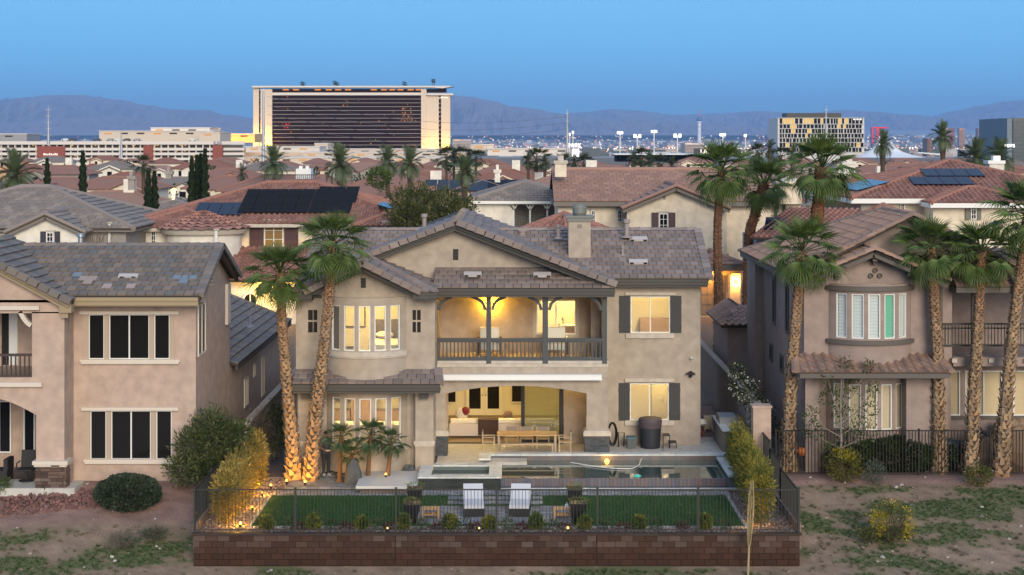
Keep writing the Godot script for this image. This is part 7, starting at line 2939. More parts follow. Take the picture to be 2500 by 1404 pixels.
	# the rows beyond
	var tones := [[RED, "red"], [ROSE, "rose"], [GREY, "grey"], [[Color(.42, .23, .18), Color(.38, .205, .165)], "brown"]]
	var walls := [whit, cream, mat("peach stucco", .62, .40, .24, .9), cream, gry]
	var rows := [[172, 8.2], [205, 7.6], [250, 7.4], [300, 7.0], [360, 6.8], [440, 6.4], [540, 5.8], [660, 5.0]]
	for r in rows.size():
		var d: float = rows[r][0]
		var n := int(d * .66 / 17.5)
		for i in n:
			var xc := (i - (n - 1) / 2.0) * 17.5 + rf(-2.5, 2.5)
			var dd := d + rf(-9, 9)
			var px := 1250 + xc * F / dd
			if d > 600 and px > 1450:
				continue
			var k := rng.randi() % 4
			if rng.randf() < .3:
				k = 3
			var y: float = rows[r][1] - 1.3 + rf(-1.5, 1.1)
			h = thing("suburb_house", "%s roofed house, %s from the left in the %s row, %s" % [tones[k][1], ordinal(i + 1), ["third", "fourth", "fifth", "sixth", "seventh", "eighth", "ninth", "tenth"][r], where_is(px)], "house", Vector3(xc, 0, -dd - 6), "distant suburb houses")
			var m := mat("plain roof " + tones[k][1], tones[k][0][1].r * .8, tones[k][0][1].g * .76, tones[k][0][1].b * .72, .9, "grit", .5)
			var sty := {"kind": "none", "deck": m, "mat": m, "cols": [Color(1, 1, 1)], "key": "x"}
			var w := rf(5.0, 7.6)
			var wm: Material = walls[rng.randi() % 5]
			hip(h, xc - w, xc + w, dd, dd + rf(8, 11), y, .34, sty)
			body(h, xc - w + .5, xc + w - .5, dd + .6, dd + 7.5, -3, y - .05, wm)
			if rng.randf() < .8:
				var gxx := xc + rf(-3.5, 3.5)
				gable(h, gxx, 2.6, y - rf(0, .9), .42, dd - 1.4, dd + 4, sty)
				tri_wall(h, gxx, 2.3, -3, y - .1, .42, dd - 1.0, wm)
				for e in [gxx, xc - w * .7, xc + w * .7]:
					b = MB.new()
					var ww := -dd + 1.03 if e == gxx else -dd - .57
					b.box(e - .5, y - 1.7, ww - .06, e + .5, y - .55, ww)
					put(h, "window", b, glass("dark pane", .012, .013, .016, 1.0, .06) if rng.randf() < .93 else lit(Color(1, .78, .4), .8))
			if rng.randf() < .3 and d < 400:
				b = MB.new()
				b.box(xc + 1, y, -dd - 5.5, xc + 2.2, y + 3.0, -dd - 4.5)
				put(h, "chimney", b, whit)

func ordinal(k: int) -> String:
	var small := ["", "first", "second", "third", "fourth", "fifth", "sixth", "seventh", "eighth", "ninth", "tenth", "eleventh", "twelfth", "thirteenth", "fourteenth", "fifteenth", "sixteenth", "seventeenth", "eighteenth", "nineteenth"]
	if k < 20:
		return small[k]
	var tens := ["", "", "twent", "thirt", "fort"][k / 10] as String
	return tens + "ieth" if k % 10 == 0 else tens + "y-" + small[k % 10]

func where_is(px: float) -> String:
	var k := int(px / 130.0)
	return ["at the left edge", "near the left edge", "below the parking garage", "left of the casino", "left below the casino", "below the casino's left end", "below the casino's middle", "below the casino's right half", "right of the casino", "between casino and mast", "below the lit sign", "below the first floodlights", "below the floodlights", "below the white needle tower", "left of the checkered office", "below the checkered office", "left of the white tent", "below the white tent", "right of the tent", "at the right edge", "at the right edge"][clampi(k, 0, 20)]

func cone_roof(h: Node, top: Vector3, r: float, drop: float, n: int, sty: Dictionary) -> void:
	for i in n:
		var a := TAU * i / n
		var e := TAU * (i + 1) / n
		var l := top + Vector3(cos(a) * r, -drop, -sin(a) * r)
		var q := top + Vector3(cos(e) * r, -drop, -sin(e) * r)
		roof(h, [l, q, top], sty)
		ridge_bar(h, l, top, sty, .2)

func back_trees() -> void:
	var ol := [Color(.06, .07, .02), Color(.10, .105, .028), Color(.14, .13, .036), Color(.045, .055, .018)]
	for q in [[1015, 497, 94, 1.5, 1.15, "tall olive tree behind the beige roof, left half of the clump"], [1088, 506, 96, 1.6, 1.2, "broad olive tree behind the beige roof, right half of the clump"], [1000, 530, 90, 1.2, 1.1, "lower front olive tree at the left of the clump"], [1105, 533, 91, 1.3, 1.1, "lower front olive tree at the right of the clump"]]:
		var c := P(q[0], q[1], q[2])
		var t := thing("olive_tree", q[5], "tree", Vector3(c.x, 1.5, c.z), "olive trees behind the beige house")
		leaf_cloud(t, "crown", c, Vector3(q[3], q[4], q[3]), 2600, .2, .08, ol, int(q[0]), .3, .7)
		var b := MB.new()
		b.tube([Vector3(c.x, 1.5, c.z), c], [.2, .1], 7)
		put(t, "trunk", b, mat("twig"))
	shrub("green_bush", "bright green bush left of the olive trees in the third row", P(925, 460, 126), Vector3(1.0, .8, 1), 900, .2, .07, [Color(.06, .10, .02), Color(.09, .13, .03)], "", .4, 4)
	for q in [[115, 388, 462, 116, "leftmost"], [202, 371, 466, 112, "second from the left"], [362, 420, 515, 104, "third from the left"], [377, 420, 512, 105, "fourth from the left"], [468, 388, 478, 112, "fifth from the left"], [481, 382, 476, 113, "sixth from the left"], [490, 378, 474, 114, "seventh from the left"], [500, 366, 472, 112, "rightmost"]]:
		var base := P(q[1] * 0.0 + q[0], q[2], q[3])
		cypress("slim dark cypress, %s of those behind the left house" % q[4], base - Vector3(0, 1, 0), (q[2] - q[1]) * q[3] / F + 1.0, .32)
	# feather palms
	for q in [[830, 408, 455, 128, 1.9, "feathery date palm above the red tile ridge"], [1000, 405, 440, 150, 1.8, "feathery date palm left of the solar roof"], [947, 398, 425, 170, 1.9, "feathery date palm in the third row below the casino"], [1135, 425, 480, 125, 1.5, "feathery date palm before the solar panels"], [2155, 358, 408, 150, 1.5, "date palm before the white tent"], [2302, 340, 400, 140, 1.5, "date palm right of the white tent"], [35, 432, 470, 118, 2.2, "date palm at the left edge of the second row"], [668, 402, 430, 170, 2.2, "date palm left of the roof terrace"], [2385, 395, 430, 125, 1.9, "large date palm behind the white chimney at the right"], [2440, 392, 430, 135, 1.9, "large date palm at the right edge behind the red roof"]]:
		var base := P(q[0], q[2], q[3])
		date_palm(q[5], base - Vector3(0, 3, 0), (q[2] - q[1]) * q[3] / F + 3.0, q[4], "distant date palms", 46, .22)
	var n := 0
	for q in [[350, 400, 180], [590, 420, 180], [1090, 384, 260], [1108, 380, 262], [1126, 383, 258], [1145, 382, 262], [1162, 385, 260], [1290, 392, 210], [1310, 388, 212], [1330, 394, 208], [1378, 398, 190], [1402, 394, 195], [1425, 400, 190], [1545, 388, 190], [1565, 382, 192], [1585, 390, 188], [1610, 400, 180], [1640, 404, 180], [1850, 372, 150], [1880, 362, 148], [1905, 380, 150], [1935, 375, 150], [2365, 392, 140]]:
		var d: float = q[2]
		var t := thing("suburb_palm", "dark distant palm %s, number %s of its row" % [where_is(q[0]), ["one", "two", "three", "four", "five", "six", "seven", "eight", "nine", "ten", "eleven", "twelve", "thirteen", "fourteen", "fifteen", "sixteen", "seventeen", "eighteen", "nineteen", "twenty", "twenty-one", "twenty-two", "twenty-three", "twenty-four", "twenty-five"][n]], "palm tree", P(q[0], q[1], d), "dark palms among the far houses")
		n += 1
		var top := P(q[0], q[1], d)
		var b := MB.new()
		b.tube([Vector3(top.x, 0, top.z), top], [.25, .2], 6)
		put(t, "trunk", b, mat("palm trunk"))
		crown(t, top, 1.05 * d / 150.0 * rf(.8, 1.1), 20, "fan" if n % 2 else "feather", leafy("far palm leaf", .035, .052, .022, .2))
	# scattered dark tree tops between the far roofs
	for i in 40:
		var d := rf(170, 620)
		var px := -10 + 64.0 * i + rf(-20, 20)
		var x := X(px, d)
		var t := thing("suburb_tree", "small dark tree among far roofs %s, %s of these from left" % [where_is(px), ordinal(i + 1)], "tree", Vector3(x, 0, -d), "small trees in the far suburb")
		var s := rf(1.2, 2.4)
		leaf_cloud(t, "crown", Vector3(x, gh(x, d) + rf(3.5, 5.5), -d), Vector3(s, s, s), 160, .7, .35, [Color(.03, .045, .02), Color(.055, .065, .025)], i, .3, .5)
	var bt := thing("bare_tree", "leafless tree before the white house at the left of the second row", "tree", P(230, 640, 84))
	for i in 3:
		stems(bt, "branch", P(225 + 14 * i, 640, 84), Vector3(1.3, 2.3, .8), 12, .012, mat("twig"))

# ---------------------------------------------------------------- the far town and the mountains
func lit(c: Color, e: float) -> StandardMaterial3D:
	return glowing("glow%s%.2f" % [c.to_html(), e], c, e)

func mountain(called: String, prof: Array, d0: float, d1: float, base: float, sd: int, m: Material) -> void:
	var nz := noise(sd, 1.0, 5)
	nz.fractal_type = FastNoiseLite.FRACTAL_RIDGED
	var n := 220
	var rows := 26
	var x0: float = prof[0][0]
	var x1: float = prof[prof.size() - 1][0]
	var g := []
	for i in n + 1:
		var px := lerpf(x0, x1, float(i) / n)
		var py: float = prof[0][1]
		for k in prof.size() - 1:
			if px >= prof[k][0] and px <= prof[k + 1][0]:
				py = lerpf(prof[k][1], prof[k + 1][1], smoothstep(0.0, 1.0, (px - prof[k][0]) / (prof[k + 1][0] - prof[k][0])))
		py += 2.2 * nz.get_noise_1d(px * .035)
		var col := []
		for j in rows + 1:
			var t := float(j) / rows
			var d := lerpf(d0, d1, t)
			var rg := nz.get_noise_2d(px * .012 + t * .3, t * 1.6)
			var y := lerpf(base, Y(py, d1), pow(t, 1.35))
			y += (Y(py, d1) - base) * .4 * rg * sin(PI * t)
			col.append(Vector3(X(px, d1) * lerpf(1.0, d / d1, .5), y, -d))
		col.append(Vector3(col[rows].x, base - 200, -d1 - 2500))
		g.append(col)
	var b := MB.new()
	for i in n:
		for j in rows + 1:
			b.quad(g[i][j], g[i + 1][j], g[i + 1][j + 1], g[i][j + 1])
	struct(called, b, m)

func far_town() -> void:
	var rock := mat("desert rock", .25, .22, .26, .95)
	mountain("mountain_range", [[-300, 262], [0, 243], [60, 238], [120, 231], [200, 231], [235, 236], [290, 243], [360, 256], [420, 266], [500, 268], [560, 280], [620, 287], [700, 305], [800, 325]], 23000, 31000, 90, 41, rock)
	mountain("mountain_range", [[-300, 300], [0, 302], [120, 292], [200, 286], [280, 281], [340, 288], [420, 292], [520, 288], [600, 294], [680, 318], [740, 330]], 20000, 24000, 60, 42, rock)
	mountain("mountain_range", [[940, 300], [1000, 262], [1060, 238], [1110, 232], [1150, 236], [1205, 246], [1250, 259], [1300, 264], [1360, 276], [1420, 285], [1500, 291], [1590, 288], [1640, 297], [1720, 300], [1820, 308], [1950, 322]], 20000, 26000, 60, 43, rock)
	mountain("mountain_range", [[1300, 300], [1400, 274], [1500, 266], [1560, 270], [1650, 280], [1750, 276], [1850, 270], [1960, 276], [2060, 268], [2140, 272], [2220, 280], [2300, 284], [2400, 276], [2500, 270], [2800, 280]], 30000, 38000, 120, 44, rock)
	mountain("mountain_range", [[2150, 310], [2250, 290], [2330, 270], [2400, 256], [2450, 247], [2500, 243], [2800, 236]], 36000, 42000, 150, 45, rock)
	# valley: blocks of the town and their lights
	var cube := MB.new()
	cube.box(-.5, 0, -.5, .5, 1, .5)
	var cm := cube.mesh()
	var pl := []
	var pc := []
	for i in 7000:
		var d := 3000.0 + 21000.0 * pow(rng.randf(), .8)
		var x := X(rf(-100, 2600), d)
		pl.append(Transform3D(Basis.IDENTITY.scaled(Vector3(rf(12, 46), rf(5, 15), 20) * (1.0 + d / 14000.0)), Vector3(x, gh(x, d) - 1, -d)))
		pc.append(jit([Color(.55, .5, .47), Color(.36, .29, .26), Color(.12, .13, .12), Color(.10, .11, .10)][rng.randi() % 4], .25))
	stuff(scatter(self, "valley_town", cm, mat("far blocks", 1, 1, 1, .9), pl, pc))
	for k in 3:
		pl = []
		for i in [900, 560, 130][k]:
			var d := 2800.0 + 20000.0 * rng.randf()
			var px := rf(1100, 2520) if rng.randf() < .9 else rf(-20, 300)
			var x := X(px, d)
			var s := d / 4000.0 * rf(1.2, 3.2)
			pl.append(Transform3D(Basis.IDENTITY.scaled(Vector3(s, s, s)), Vector3(x, gh(x, d) + rf(8, 24), -d)))
		stuff(scatter(self, "city_lights", cm, lit([Color(1, .92, .8), Color(1, .66, .36), Color(1, .25, .2)][k], [2.2, 1.6, 1.6][k]), pl))
	hotel()
	garage()
	# checkered office block
	var d := 1100.0
	var wht := mat("white panel", .60, .58, .57, .7)
	var dark := glass("dark pane", .012, .013, .016, 1.0, .06)
	var of := thing("office_building", "white checkered office block with many lit windows and dark penthouse", "building", P(2005, 385, d))
	var b := MB.new()
	pbox(b, 1899, 288, 2110, 420, d, 40)
	put(of, "wall", b, wht)
	b = MB.new()
	pbox(b, 1921, 276, 2054, 288, d + 8, 20)
	put(of, "penthouse", b, mat("black panel", .02, .018, .02, .5))
	var rows := [[289, 302], [304, 313], [315, 325], [327, 336], [338, 347], [349, 359], [361, 371]]
	for r in 7:
		var x := 1904.0
		while x < 2105:
			var w := rf(3.6, 7.6)
			var lo: bool = rng.randf() < [.6, .2, .15, .15, .06, .15, .12][r] and (x < 2000 or r == 0 or rng.randf() < .4)
			b = MB.new()
			pbox(b, x, rows[r][0], x + w, rows[r][1], d - .3, .6)
			put(of, "lit_window" if lo else "window", b, lit(Color(1, .80, .38), .8) if lo else dark)
			x += w + rf(1.4, 3.4)
	for r in 8:
		b = MB.new()
		var y: float = 287.5 if r == 0 else rows[r - 1][1] + .2
		pbox(b, 1898, y, 2111, y + 1.2, d - .8, 1)
		put(of, "floor_band", b, wht)
	b = MB.new()
	for i in 5:
		pbox(b, 2084 + i * 4, 290 + (i % 2) * 1.5, 2087 + i * 4, 293 - (i % 2), d - 1.2, .3)
	put(of, "rooftop_sign", b, lit(Color(1, 1, 1), 2.0))
	# dark glass tower at the right edge
	d = 1000.0
	var ft := thing("office_tower", "dark glass office tower cut by the right edge, white FOX5 sign on its side", "building", P(2480, 380, d))
	b = MB.new()
	pbox(b, 2459, 289, 2474, 420, d, 60)
	put(ft, "side_wall", b, mat("blue panel", .12, .16, .20, .5))
	b = MB.new()
	pbox(b, 2474, 288, 2580, 420, d - 1, 60)
	put(ft, "front_wall", b, mat("dark glass", .02, .035, .045, .2))
	for i in 10:
		b = MB.new()
		pbox(b, 2474, 296 + i * 9, 2580, 298 + i * 9, d - 1.6, .6)
		put(ft, "floor_band", b, mat("dark blue panel", .05, .075, .095, .5))
	text(ft, "sign", "FOX5", 2.6, P(2465, 356, d - 2), lit(Color(1, 1, 1), 2.5), .3)
	# hotels on the strip
	for q in [[2130, 2167, 311, 352, 5600, Color(.08, .10, .24), Color(1, .08, .28), "blue glass hotel with red neon edges left of the tent"], [2302, 2331, 312, 356, 7500, Color(.16, .07, .08), Color(1, .9, .85), "bronze curved hotel with white sign, left of the thin gold tower"], [2342, 2356, 313, 362, 7000, Color(.30, .19, .12), Color(1, .6, .4), "thin gold tower between the two bronze hotels"], [2387, 2453, 313, 366, 6500, Color(.17, .075, .085), Color(1, .9, .85), "wide bronze hotel with white sign near the right edge"], [2264, 2273, 338, 372, 2500, Color(.16, .09, .075), Color(.6, .2, .1), "small brown tower right of the white tent"], [1672, 1718, 349, 374, 1200, Color(.5, .42, .42), Color(1, .9, .8), "pale framed grandstand structure below the needle tower"], [1105, 1150, 340, 366, 3000, Color(.42, .35, .33), Color(1, .8, .6), "pale low hotel just right of the casino"]]:
		var dd: float = q[4]
		var t := thing("hotel_tower", q[7], "building", P((q[0] + q[1]) / 2, q[3], dd))
		var w: float = q[1] - q[0]
		b = MB.new()
		pbox(b, q[0], q[2], q[1], q[3] + 10, dd, 30)
		put(t, "wall", b, mat("far hotel %d" % q[0], q[5].r, q[5].g, q[5].b, .4))
		var fl := int((q[3] - q[2]) / 3.5)
		for i in fl:
			b = MB.new()
			pbox(b, q[0] + 1, q[2] + 4 + i * 3.5, q[1] - 1, q[2] + 5 + i * 3.5, dd - 2, 2)
			put(t, "window_band", b, lit(Color(1, .45, .38), .22) if q[0] > 2200 else mat("far hotel %d" % q[0]))
		b = MB.new()
		if q[0] == 2130:
			pbox(b, q[0] - 1, q[2] - 1, q[1] + 1, q[2] + 2, dd - 3, 3)
			pbox(b, q[0] - 1, q[2] + 2, q[0] + 2, q[3], dd - 3, 3)
			pbox(b, q[0] + 11, q[2] + 2, q[0] + 16, q[3], dd - 3, 3)
		else:
			pbox(b, q[0] + w * .1, q[2] + 1, q[0] + w * .35, q[2] + 4, dd - 3, 3)
		put(t, "neon_sign", b, lit(q[6], .9))
	# needle tower
	d = 16000.0
	var c := Vector3(X(1707.5, d), 0, -d)
	var s := thing("observation_tower", "tall white needle observation tower with blue lit pod", "tower", c + Vector3(0, Y(372, d), 0))
	b = MB.new()
	var pr := []
	for q in [[372, 6.5], [350, 5.2], [330, 4.3], [312, 3.8], [302, 4.2], [296, 5.5]]:
		pr.append(Vector2(q[1] * 4.0, Y(q[0], d)))
	b.lathe(c, pr, 16)
	put(s, "shaft", b, mat("white tower", .85, .80, .76, .7))
	b = MB.new()
	b.lathe(c, [Vector2(22, Y(296, d)), Vector2(28, Y(293, d)), Vector2(27, Y(289, d)), Vector2(12, Y(288, d)), Vector2(8, Y(284, d)), Vector2(0, Y(284, d))], 18)
	put(s, "pod", b, mat("blue pod", .05, .12, .30, .4))
	for k in [-1, 1]:
		bulb(s, "floodlight", c + Vector3(70.0 * k, Y(345 if k > 0 else 315, d), 110), 2.0, Color(1, .86, .74), 9000.0, 1.0, 2.0)
	b = MB.new()
	b.lathe(c, [Vector2(7, Y(288, d)), Vector2(5, Y(280, d)), Vector2(2.5, Y(268, d)), Vector2(0, Y(266, d))], 8)
	put(s, "mast_light", b, lit(Color(1, .35, .45), .6))
	# tent
	d = 1000.0
	var tm := mat("white membrane", .74, .75, .78, .7)
	tm.backlight_enabled = true
	tm.backlight = Color(.3, .3, .32)
	var tt := thing("tensile_tent", "large white tensile tent with two peaks below the strip hotels", "tent", P(2170, 385, d))
	for q in [[2147, 331, 62, 1.0], [2176, 346, 84, .9]]:
		b = MB.new()
		var o := P(q[0], 384, d + 10)
		var ht: float = (384 - q[1]) * d / F
		var r: float = q[2] * d / F
		b.lathe(o, [Vector2(r, 0), Vector2(r * .62, ht * .16), Vector2(r * .33, ht * .36), Vector2(r * .13, ht * .64), Vector2(.4, ht)], 12)
		put(tt, "canopy", b, tm)
	for i in 4:
		b = MB.new()
		pbox(b, 2242 + i * 14, 372 + i, 2256 + i * 14, 374 + i * 1.5, d, 6)
		put(tt, "wing", b, tm)
	# ballpark: floodlights, roof line, signs
	d = 900.0
	var st := metal("pale steel", .45, .45, .47, .5, .4)
	var n := 0
	for q in [[1391, 328, 3], [1399, 323, 4], [1514, 324, 14], [1556, 332, 18], [1597, 321, 14], [1654, 331, 18], [1765, 329, 14], [1820, 331, 6]]:
		var t := thing("floodlight_mast", "white stadium floodlight mast, %s from the left" % ["first", "second", "third", "fourth", "fifth", "sixth", "seventh", "eighth"][n], "floodlight", P(q[0], 385, d), "stadium floodlights")
		n += 1
		b = MB.new()
		pbox(b, q[0] - 1, q[1], q[0] + 1, 388, d, .5)
		put(t, "mast", b, st)
		b = MB.new()
		if q[2] == 18:
			pbox(b, q[0] - 9, q[1] - 4, q[0] - 2, q[1] + 4, d - 1, .8)
			pbox(b, q[0] + 3, q[1] - 4, q[0] + 9, q[1] + 4, d - 1, .8)
		else:
			pbox(b, q[0] - q[2] / 2.0, q[1] - 3, q[0] + q[2] / 2.0, q[1] + 3, d - 1, .8)
		put(t, "lamp_panel", b, lit(Color(1, .97, .9), 4.0))
	var bp := thing("ballpark_stand", "long low ballpark stand with thin white roof", "stadium", P(1600, 390, d))
	b = MB.new()
	pbox(b, 1500, 376, 1770, 378, d - 30, 60)
	put(bp, "roof", b, mats["white paint"])
	b = MB.new()
	pbox(b, 1505, 378, 1765, 395, d, 20)
	put(bp, "wall", b, mat("dark recess"))
	var sb := thing("scoreboard", "dark scoreboard with white letters behind the tall palm", "scoreboard", P(1735, 378, d - 40))
	b = MB.new()
	pbox(b, 1695, 363, 1790, 380, d - 40, 3)
	put(sb, "board", b, mat("navy board", .012, .012, .025, .5))
	text(sb, "letters", "LAS", 3.3, P(1722, 370, d - 41), lit(Color(1, .95, .85), 1.4), .2)
	var pk := thing("park_sign", "white lit PARK letters above a glowing white panel", "sign", P(1402, 385, 800))
	text(pk, "letters", "PARK", 2.6, P(1402, 355, 800), lit(Color(1, .95, .95), 2.2), .4)
	b = MB.new()
	pbox(b, 1397, 364, 1414, 384, 802, 2)
	put(pk, "lit_panel", b, lit(Color(1, .96, .97), 2.2))
	# masts and pylons
	for q in [[118, 258, 355, 700, "lattice power pylon at the left above the parking garage"], [296, 318, 385, 700, "slim pale mast before the parking garage"], [1385, 265, 385, 620, "tall thin antenna mast left of the PARK sign"], [2017, 257, 370, 620, "slim grey mast before the checkered office"]]:
		var t := thing("power_pylon", q[4], "mast", P(q[0], q[2], q[3]))
		b = MB.new()
		var top := P(q[0], q[1], q[3])
		var bot := P(q[0], q[2], q[3])
		b.tube([bot, bot.lerp(top, .4), top], [.7, .5, .12], 6)
		put(t, "shaft", b, st)
		for i in 5:
			b = MB.new()
			var p := top.lerp(bot, .1 + .16 * i)
			b.box(p.x - (1.2 if q[0] < 200 else .5), p.y - .1, p.z - .1, p.x + (1.2 if q[0] < 200 else .5), p.y + .1, p.z + .1)
			put(t, "cross_arm", b, st)
	var mp := thing("steel_monopole", "tall grey steel power pole before the left end of the casino", "pole", P(643, 395, 520))
	b = MB.new()
	b.tube([P(643, 400, 520), P(643, 222, 520)], [.62, .3], 10)
	put(mp, "shaft", b, st)
	for i in 5:
		b = MB.new()
		b.bar(P(632, 238 + 22 * i, 520), P(654, 236 + 22 * i, 520), .14, .14)
		put(mp, "cross_arm", b, st)
		b = MB.new()
		var a := P(654, 236 + 22 * i, 520)
		var e := P(1385, 285 + 15 * i, 620)
		var pts := []
		var rr := []
		for k in 13:
			var t := k / 12.0
			pts.append(a.lerp(e, t) - Vector3(0, 5.0 * sin(PI * t), 0))
			rr.append(.045)
		b.tube(pts, rr, 4, false)
		single("power_line", "%s power line from the steel pole to the thin mast" % ["topmost", "second", "third", "fourth", "lowest"][i], "cable", b, mat("cable", .1, .1, .11, .6), "power lines")

func hotel() -> void:
	var d := 1300.0
	var be := mat("beige panel", .62, .52, .42, .85)
	var wh := mat("pale panel", .66, .60, .55, .7)
	var gl := glass("bronze glass", .022, .010, .011, 1.0, .08)
	var h := thing("casino_hotel", "huge slab casino hotel with dark bronze glass, white floor lines and beige ends", "hotel", P(860, 390, d))
	var b := MB.new()
	pbox(b, 622, 232, 1098, 400, d + 3, 22)
	put(h, "core", b, be)
	for q in [[618, 632, 212], [636, 664, 218], [1028, 1041, 217], [1041, 1071, 233], [1077, 1099, 233]]:
		b = MB.new()
		pbox(b, q[0], q[2], q[1], 400, d - (1.5 if q[0] in [636, 1028] else 0.0), 4)
		put(h, "pylon", b, be)
	for q in [[632, 636, 222, 326], [1071, 1077, 232, 372]]:
		for i in 13:
			b = MB.new()
			var y := lerpf(q[2], q[3], i / 13.0)
			pbox(b, q[0], y, q[1], y + 7, d + .8, 1)
			put(h, "stair_window", b, gl)
	b = MB.new()
	pbox(b, 664, 226, 1028, 232.5, d - 1, 4)
	put(h, "upper_band", b, wh)
	b = MB.new()
	pbox(b, 660, 217, 1090, 226, d + 2, 15)
	put(h, "penthouse_glass", b, gl)
	for q in [690, 715, 768, 795, 818, 842, 905, 930, 950, 970, 995, 1015]:
		b = MB.new()
		pbox(b, q, 217.5, q + 15, 220.5, d + 1.2, .5)
		put(h, "penthouse_light", b, lit(Color(1, .6, .08), .9))
	b = MB.new()
	b.prism(PackedVector2Array([Vector2(X(617, d), Y(210, d)), Vector2(X(1090, d), Y(210, d)), Vector2(X(1107, d), Y(211, d)), Vector2(X(1080, d), Y(216, d)), Vector2(X(1060, d), Y(214, d)), Vector2(X(617, d), Y(214, d))]), -d - 20, -d + 4)
	put(h, "roof_slab", b, wh)
	b = MB.new()
	pbox(b, 1041, 228, 1106, 232.5, d - 3, 20)
	put(h, "terrace_slab", b, wh)
	var ys := [232.5]
	for i in 14:
		ys.append(241.8 + 9.35 * i)
	for i in ys.size() - 1:
		b = MB.new()
		pbox(b, 664, ys[i] + .6, 1028, ys[i + 1] - .6, d + 1, 1)
		put(h, "window_band", b, gl)
		b = MB.new()
		pbox(b, 664, ys[i + 1] - .4, 1028, ys[i + 1] + .4, d - .3, 1.6)
		put(h, "floor_line", b, mat("floor edge", .42, .37, .35, .7))
	for i in 64:
		var px := rf(670, 1020)
		var r := rng.randi() % 13
		if i < 30:
			px = rf(978, 1005)
			r = 3 + rng.randi() % 4
		elif i < 36:
			px = rf(835, 850)
			r = 1 + rng.randi() % 2
		elif i < 46:
			px = rf(688, 712)
			r = 7 + rng.randi() % 2
		b = MB.new()
		var y: float = ys[r] + rf(1.5, 6)
		pbox(b, px, y, px + rf(1.2, 3), y + rf(1.2, 3), d + .8, .3)
		put(h, "lit_window", b, lit(Color(1, .12, .06), .8) if (i >= 36 and i < 46) else lit(Color(1, .6, .1), .55))
	text(h, "sign", "red rock", 1.7, P(1083, 238, d - 1), lit(Color(1, .95, .9), 1.6), .3)
	# uplights at the foot of the end walls
	for q in [[648, 352, 8], [1058, 366, 8], [1088, 368, 8], [628, 345, 8]]:
		bulb(h, "uplight", P(q[0], q[1], d - q[2]), .3, Color(1, .74, .26), 420.0, 3.0, .5)
	var n := 0
	for q in [[739, 203, 2], [818, 201, 3], [988, 203, 2], [1058, 196, 2]]:
		for k in q[2]:
			var t := thing("rooftop_palm", "small dark palm on the casino roof, %s of the rooftop palms" % ["first", "second", "third", "fourth", "fifth", "sixth", "seventh", "eighth", "ninth"][n], "palm tree", P(q[0], 211, d + 8), "palms on the casino roof")
			n += 1
			var top := P(q[0] + k * 4 - 2, q[1] + k * 2, d + 8)
			b = MB.new()
			b.tube([Vector3(top.x, Y(211, d), top.z), top], [.25, .2], 6)
			put(t, "trunk", b, mat("palm trunk"))
			crown(t, top, 1.5, 16, "fan", leafy("far palm leaf", .035, .052, .022, .2))
	# podium of low casino blocks
	n = 0
	for q in [[590, 1105, 363, 410, 1180, "long low cream podium under the casino glass", 0], [740, 1150, 371, 420, 1000, "lower cream casino block right of the pole", 0], [600, 780, 357, 372, 1100, "white roofed casino block right of the garage", 1], [768, 800, 349, 366, 1150, "small beige roof house on the casino podium", 0], [242, 520, 319, 360, 1050, "big cream casino block above the parking garage", 0], [368, 512, 311, 322, 1090, "raised white roofed hall on the cream casino block", 1], [486, 537, 322, 352, 1020, "cream stair tower beside the garage roof", 0], [535, 622, 326, 348, 1150, "warm lit orange casino wall left of the glass slab", 2], [-40, 65, 326, 345, 1400, "low grey building at the left edge above the garage", 3], [1150, 1205, 352, 372, 900, "beige block with brick base right of the casino", 0], [1190, 1390, 362, 380, 880, "open parking deck left of the PARK sign", 1], [598, 1080, 384, 415, 900, "lower pale arcade wall of the casino above the roofs", 0]]:
		var t := thing("casino_block", q[5], "building", P((q[0] + q[1]) / 2.0, q[3], q[4]))
		b = MB.new()
		pbox(b, q[0], q[2] + 2, q[1], q[3], q[4], 40)
		put(t, "wall", b, [be, wh, mat("orange wall", .62, .40, .20, .8), mat("grey panel", .30, .29, .30, .7)][q[6]])
		b = MB.new()
		pbox(b, q[0] - 1, q[2], q[1] + 1, q[2] + 2, q[4] - .5, 41)
		put(t, "parapet", b, wh)
		for i in int((q[1] - q[0]) / 40.0):
			b = MB.new()
			pbox(b, q[0] + 12 + i * 40, q[2] + 5, q[0] + 30 + i * 40, q[2] + 8, q[4] - .4, .5)
			put(t, "opening", b, mat("dark recess") if i % 3 else lit(Color(1, .7, .35), .7))
		if q[6] == 2:
			bulb(t, "wall_lamp", P(560, 346, q[4] - 8), .3, Color(1, .68, .2), 260.0, 3.0, .5)
			bulb(t, "wall_lamp", P(602, 346, q[4] - 8), .3, Color(1, .68, .2), 260.0, 3.0, .5)

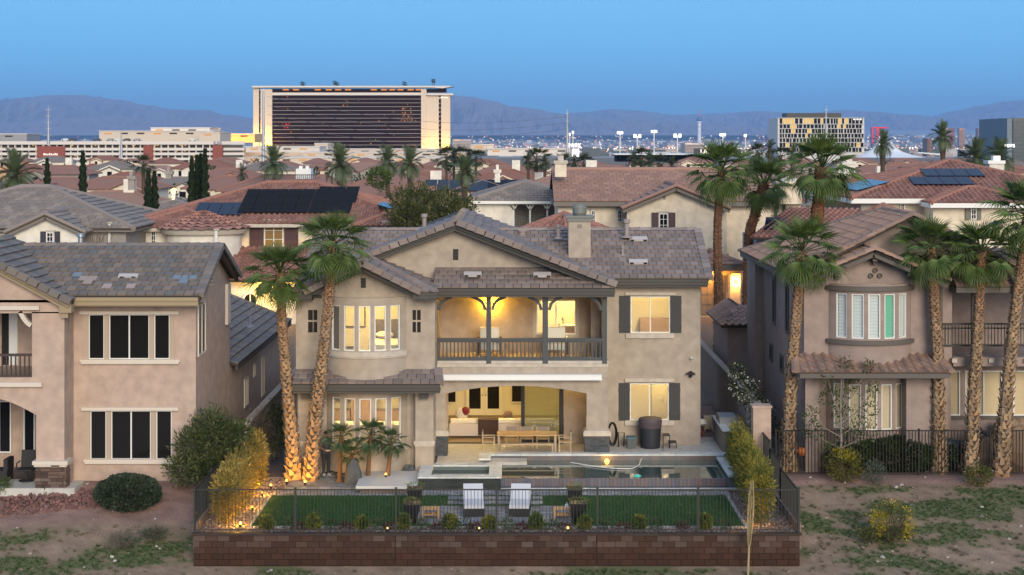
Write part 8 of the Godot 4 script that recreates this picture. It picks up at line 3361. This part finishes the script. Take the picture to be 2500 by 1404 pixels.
func garage() -> void:
	var d := 850.0
	var wh := mat("pale panel", .66, .60, .55, .7)
	var br := mat("red brick face", .26, .075, .055, .9)
	var dk := mat("garage inside", .10, .085, .07, .9)
	var g := thing("parking_garage", "long four level parking garage with pale bands and red brick towers at the left", "garage", P(270, 405, d))
	var b := MB.new()
	pbox(b, -60, 352, 521, 420, d + 4, 50)
	put(g, "core", b, dk)
	b = MB.new()
	b.xf = Transform3D(Basis(Vector3.UP, .62), P(541, 420, d + 1))
	b.box(0, 0, -8, 12.5, 14, -.8)
	put(g, "core", b, dk)
	for q in [[345, 353], [361, 367.5], [372.5, 379], [385, 391], [397, 412]]:
		b = MB.new()
		pbox(b, -60, q[0], 521, q[1], d, 6)
		put(g, "level_band", b, wh)
		b = MB.new()
		b.xf = Transform3D(Basis(Vector3.UP, .62), Vector3(X(541, d), 0, -d - 1))
		b.box(0, Y(q[1], d), -6, 12.8, Y(q[0], d), 0)
		put(g, "level_band", b, wh)
	for i in 34:
		b = MB.new()
		pbox(b, -50 + i * 17, 353, -47.5 + i * 17, 400, d + 1, 2)
		put(g, "column", b, wh)
	for q in [[90, 158, 357, 385], [350, 373, 355, 402], [519, 543, 354, 408]]:
		b = MB.new()
		pbox(b, q[0], q[2], q[1], q[3], d - 1.2, 4)
		put(g, "brick_tower", b, br)
	b = MB.new()
	for i in 8:
		pbox(b, 106 + i * 4.5, 374 + (i % 3), 108.5 + i * 4.5, 379, d - 1.6, .3)
	put(g, "sign", b, lit(Color(1, .95, .9), 1.3))
	for r in 4:
		for i in 22:
			if rng.randf() < .55:
				b = MB.new()
				var x := rf(-20, 515)
				var y: float = [354.2, 368.4, 380.2, 392][r]
				pbox(b, x, y, x + 3.5, y + 1.1, d + 2, .5)
				put(g, "ceiling_light", b, lit(Color(1, .78, .4), 1.5))
	var n := 0
	for q in [[160, 0], [178, 1], [270, 2], [290, 0], [310, 1], [335, 2], [470, 0], [238, 1]]:
		var c := thing("parked_car", "small car parked on the garage roof, %s from the left" % ["first", "second", "fourth", "fifth", "sixth", "seventh", "eighth", "third"][n], "car", P(q[0], 345, d + 6), "cars on the garage roof")
		n += 1
		var o := P(q[0], 345, d + 6)
		b = MB.new()
		b.box(o.x - 2.1, o.y + .3, o.z - .9, o.x + 2.1, o.y + .95, o.z + .9)
		b.box(o.x - 1.2, o.y + .95, o.z - .8, o.x + 1.3, o.y + 1.5, o.z + .8)
		put(c, "body", b, mat("car paint %d" % q[1], [.55, .06, .25][q[1]], [.55, .06, .26][q[1]], [.56, .065, .28][q[1]], .3))
		for s in [-1.3, 1.3]:
			b = MB.new()
			b.xf = Transform3D(Basis(Vector3.RIGHT, PI / 2), Vector3(o.x + s, o.y + .33, o.z + .9))
			b.lathe(Vector3.ZERO, [Vector2(0, -.1), Vector2(.33, -.1), Vector2(.33, .1), Vector2(0, .1)], 10)
			put(c, "wheel", b, mat("dark recess"))

func build_all() -> void:
	ground()
	main_house()
	yard()
	near_plants()
	person()
	left_house()
	right_house()
	back_houses()
	back_trees()
	far_town()
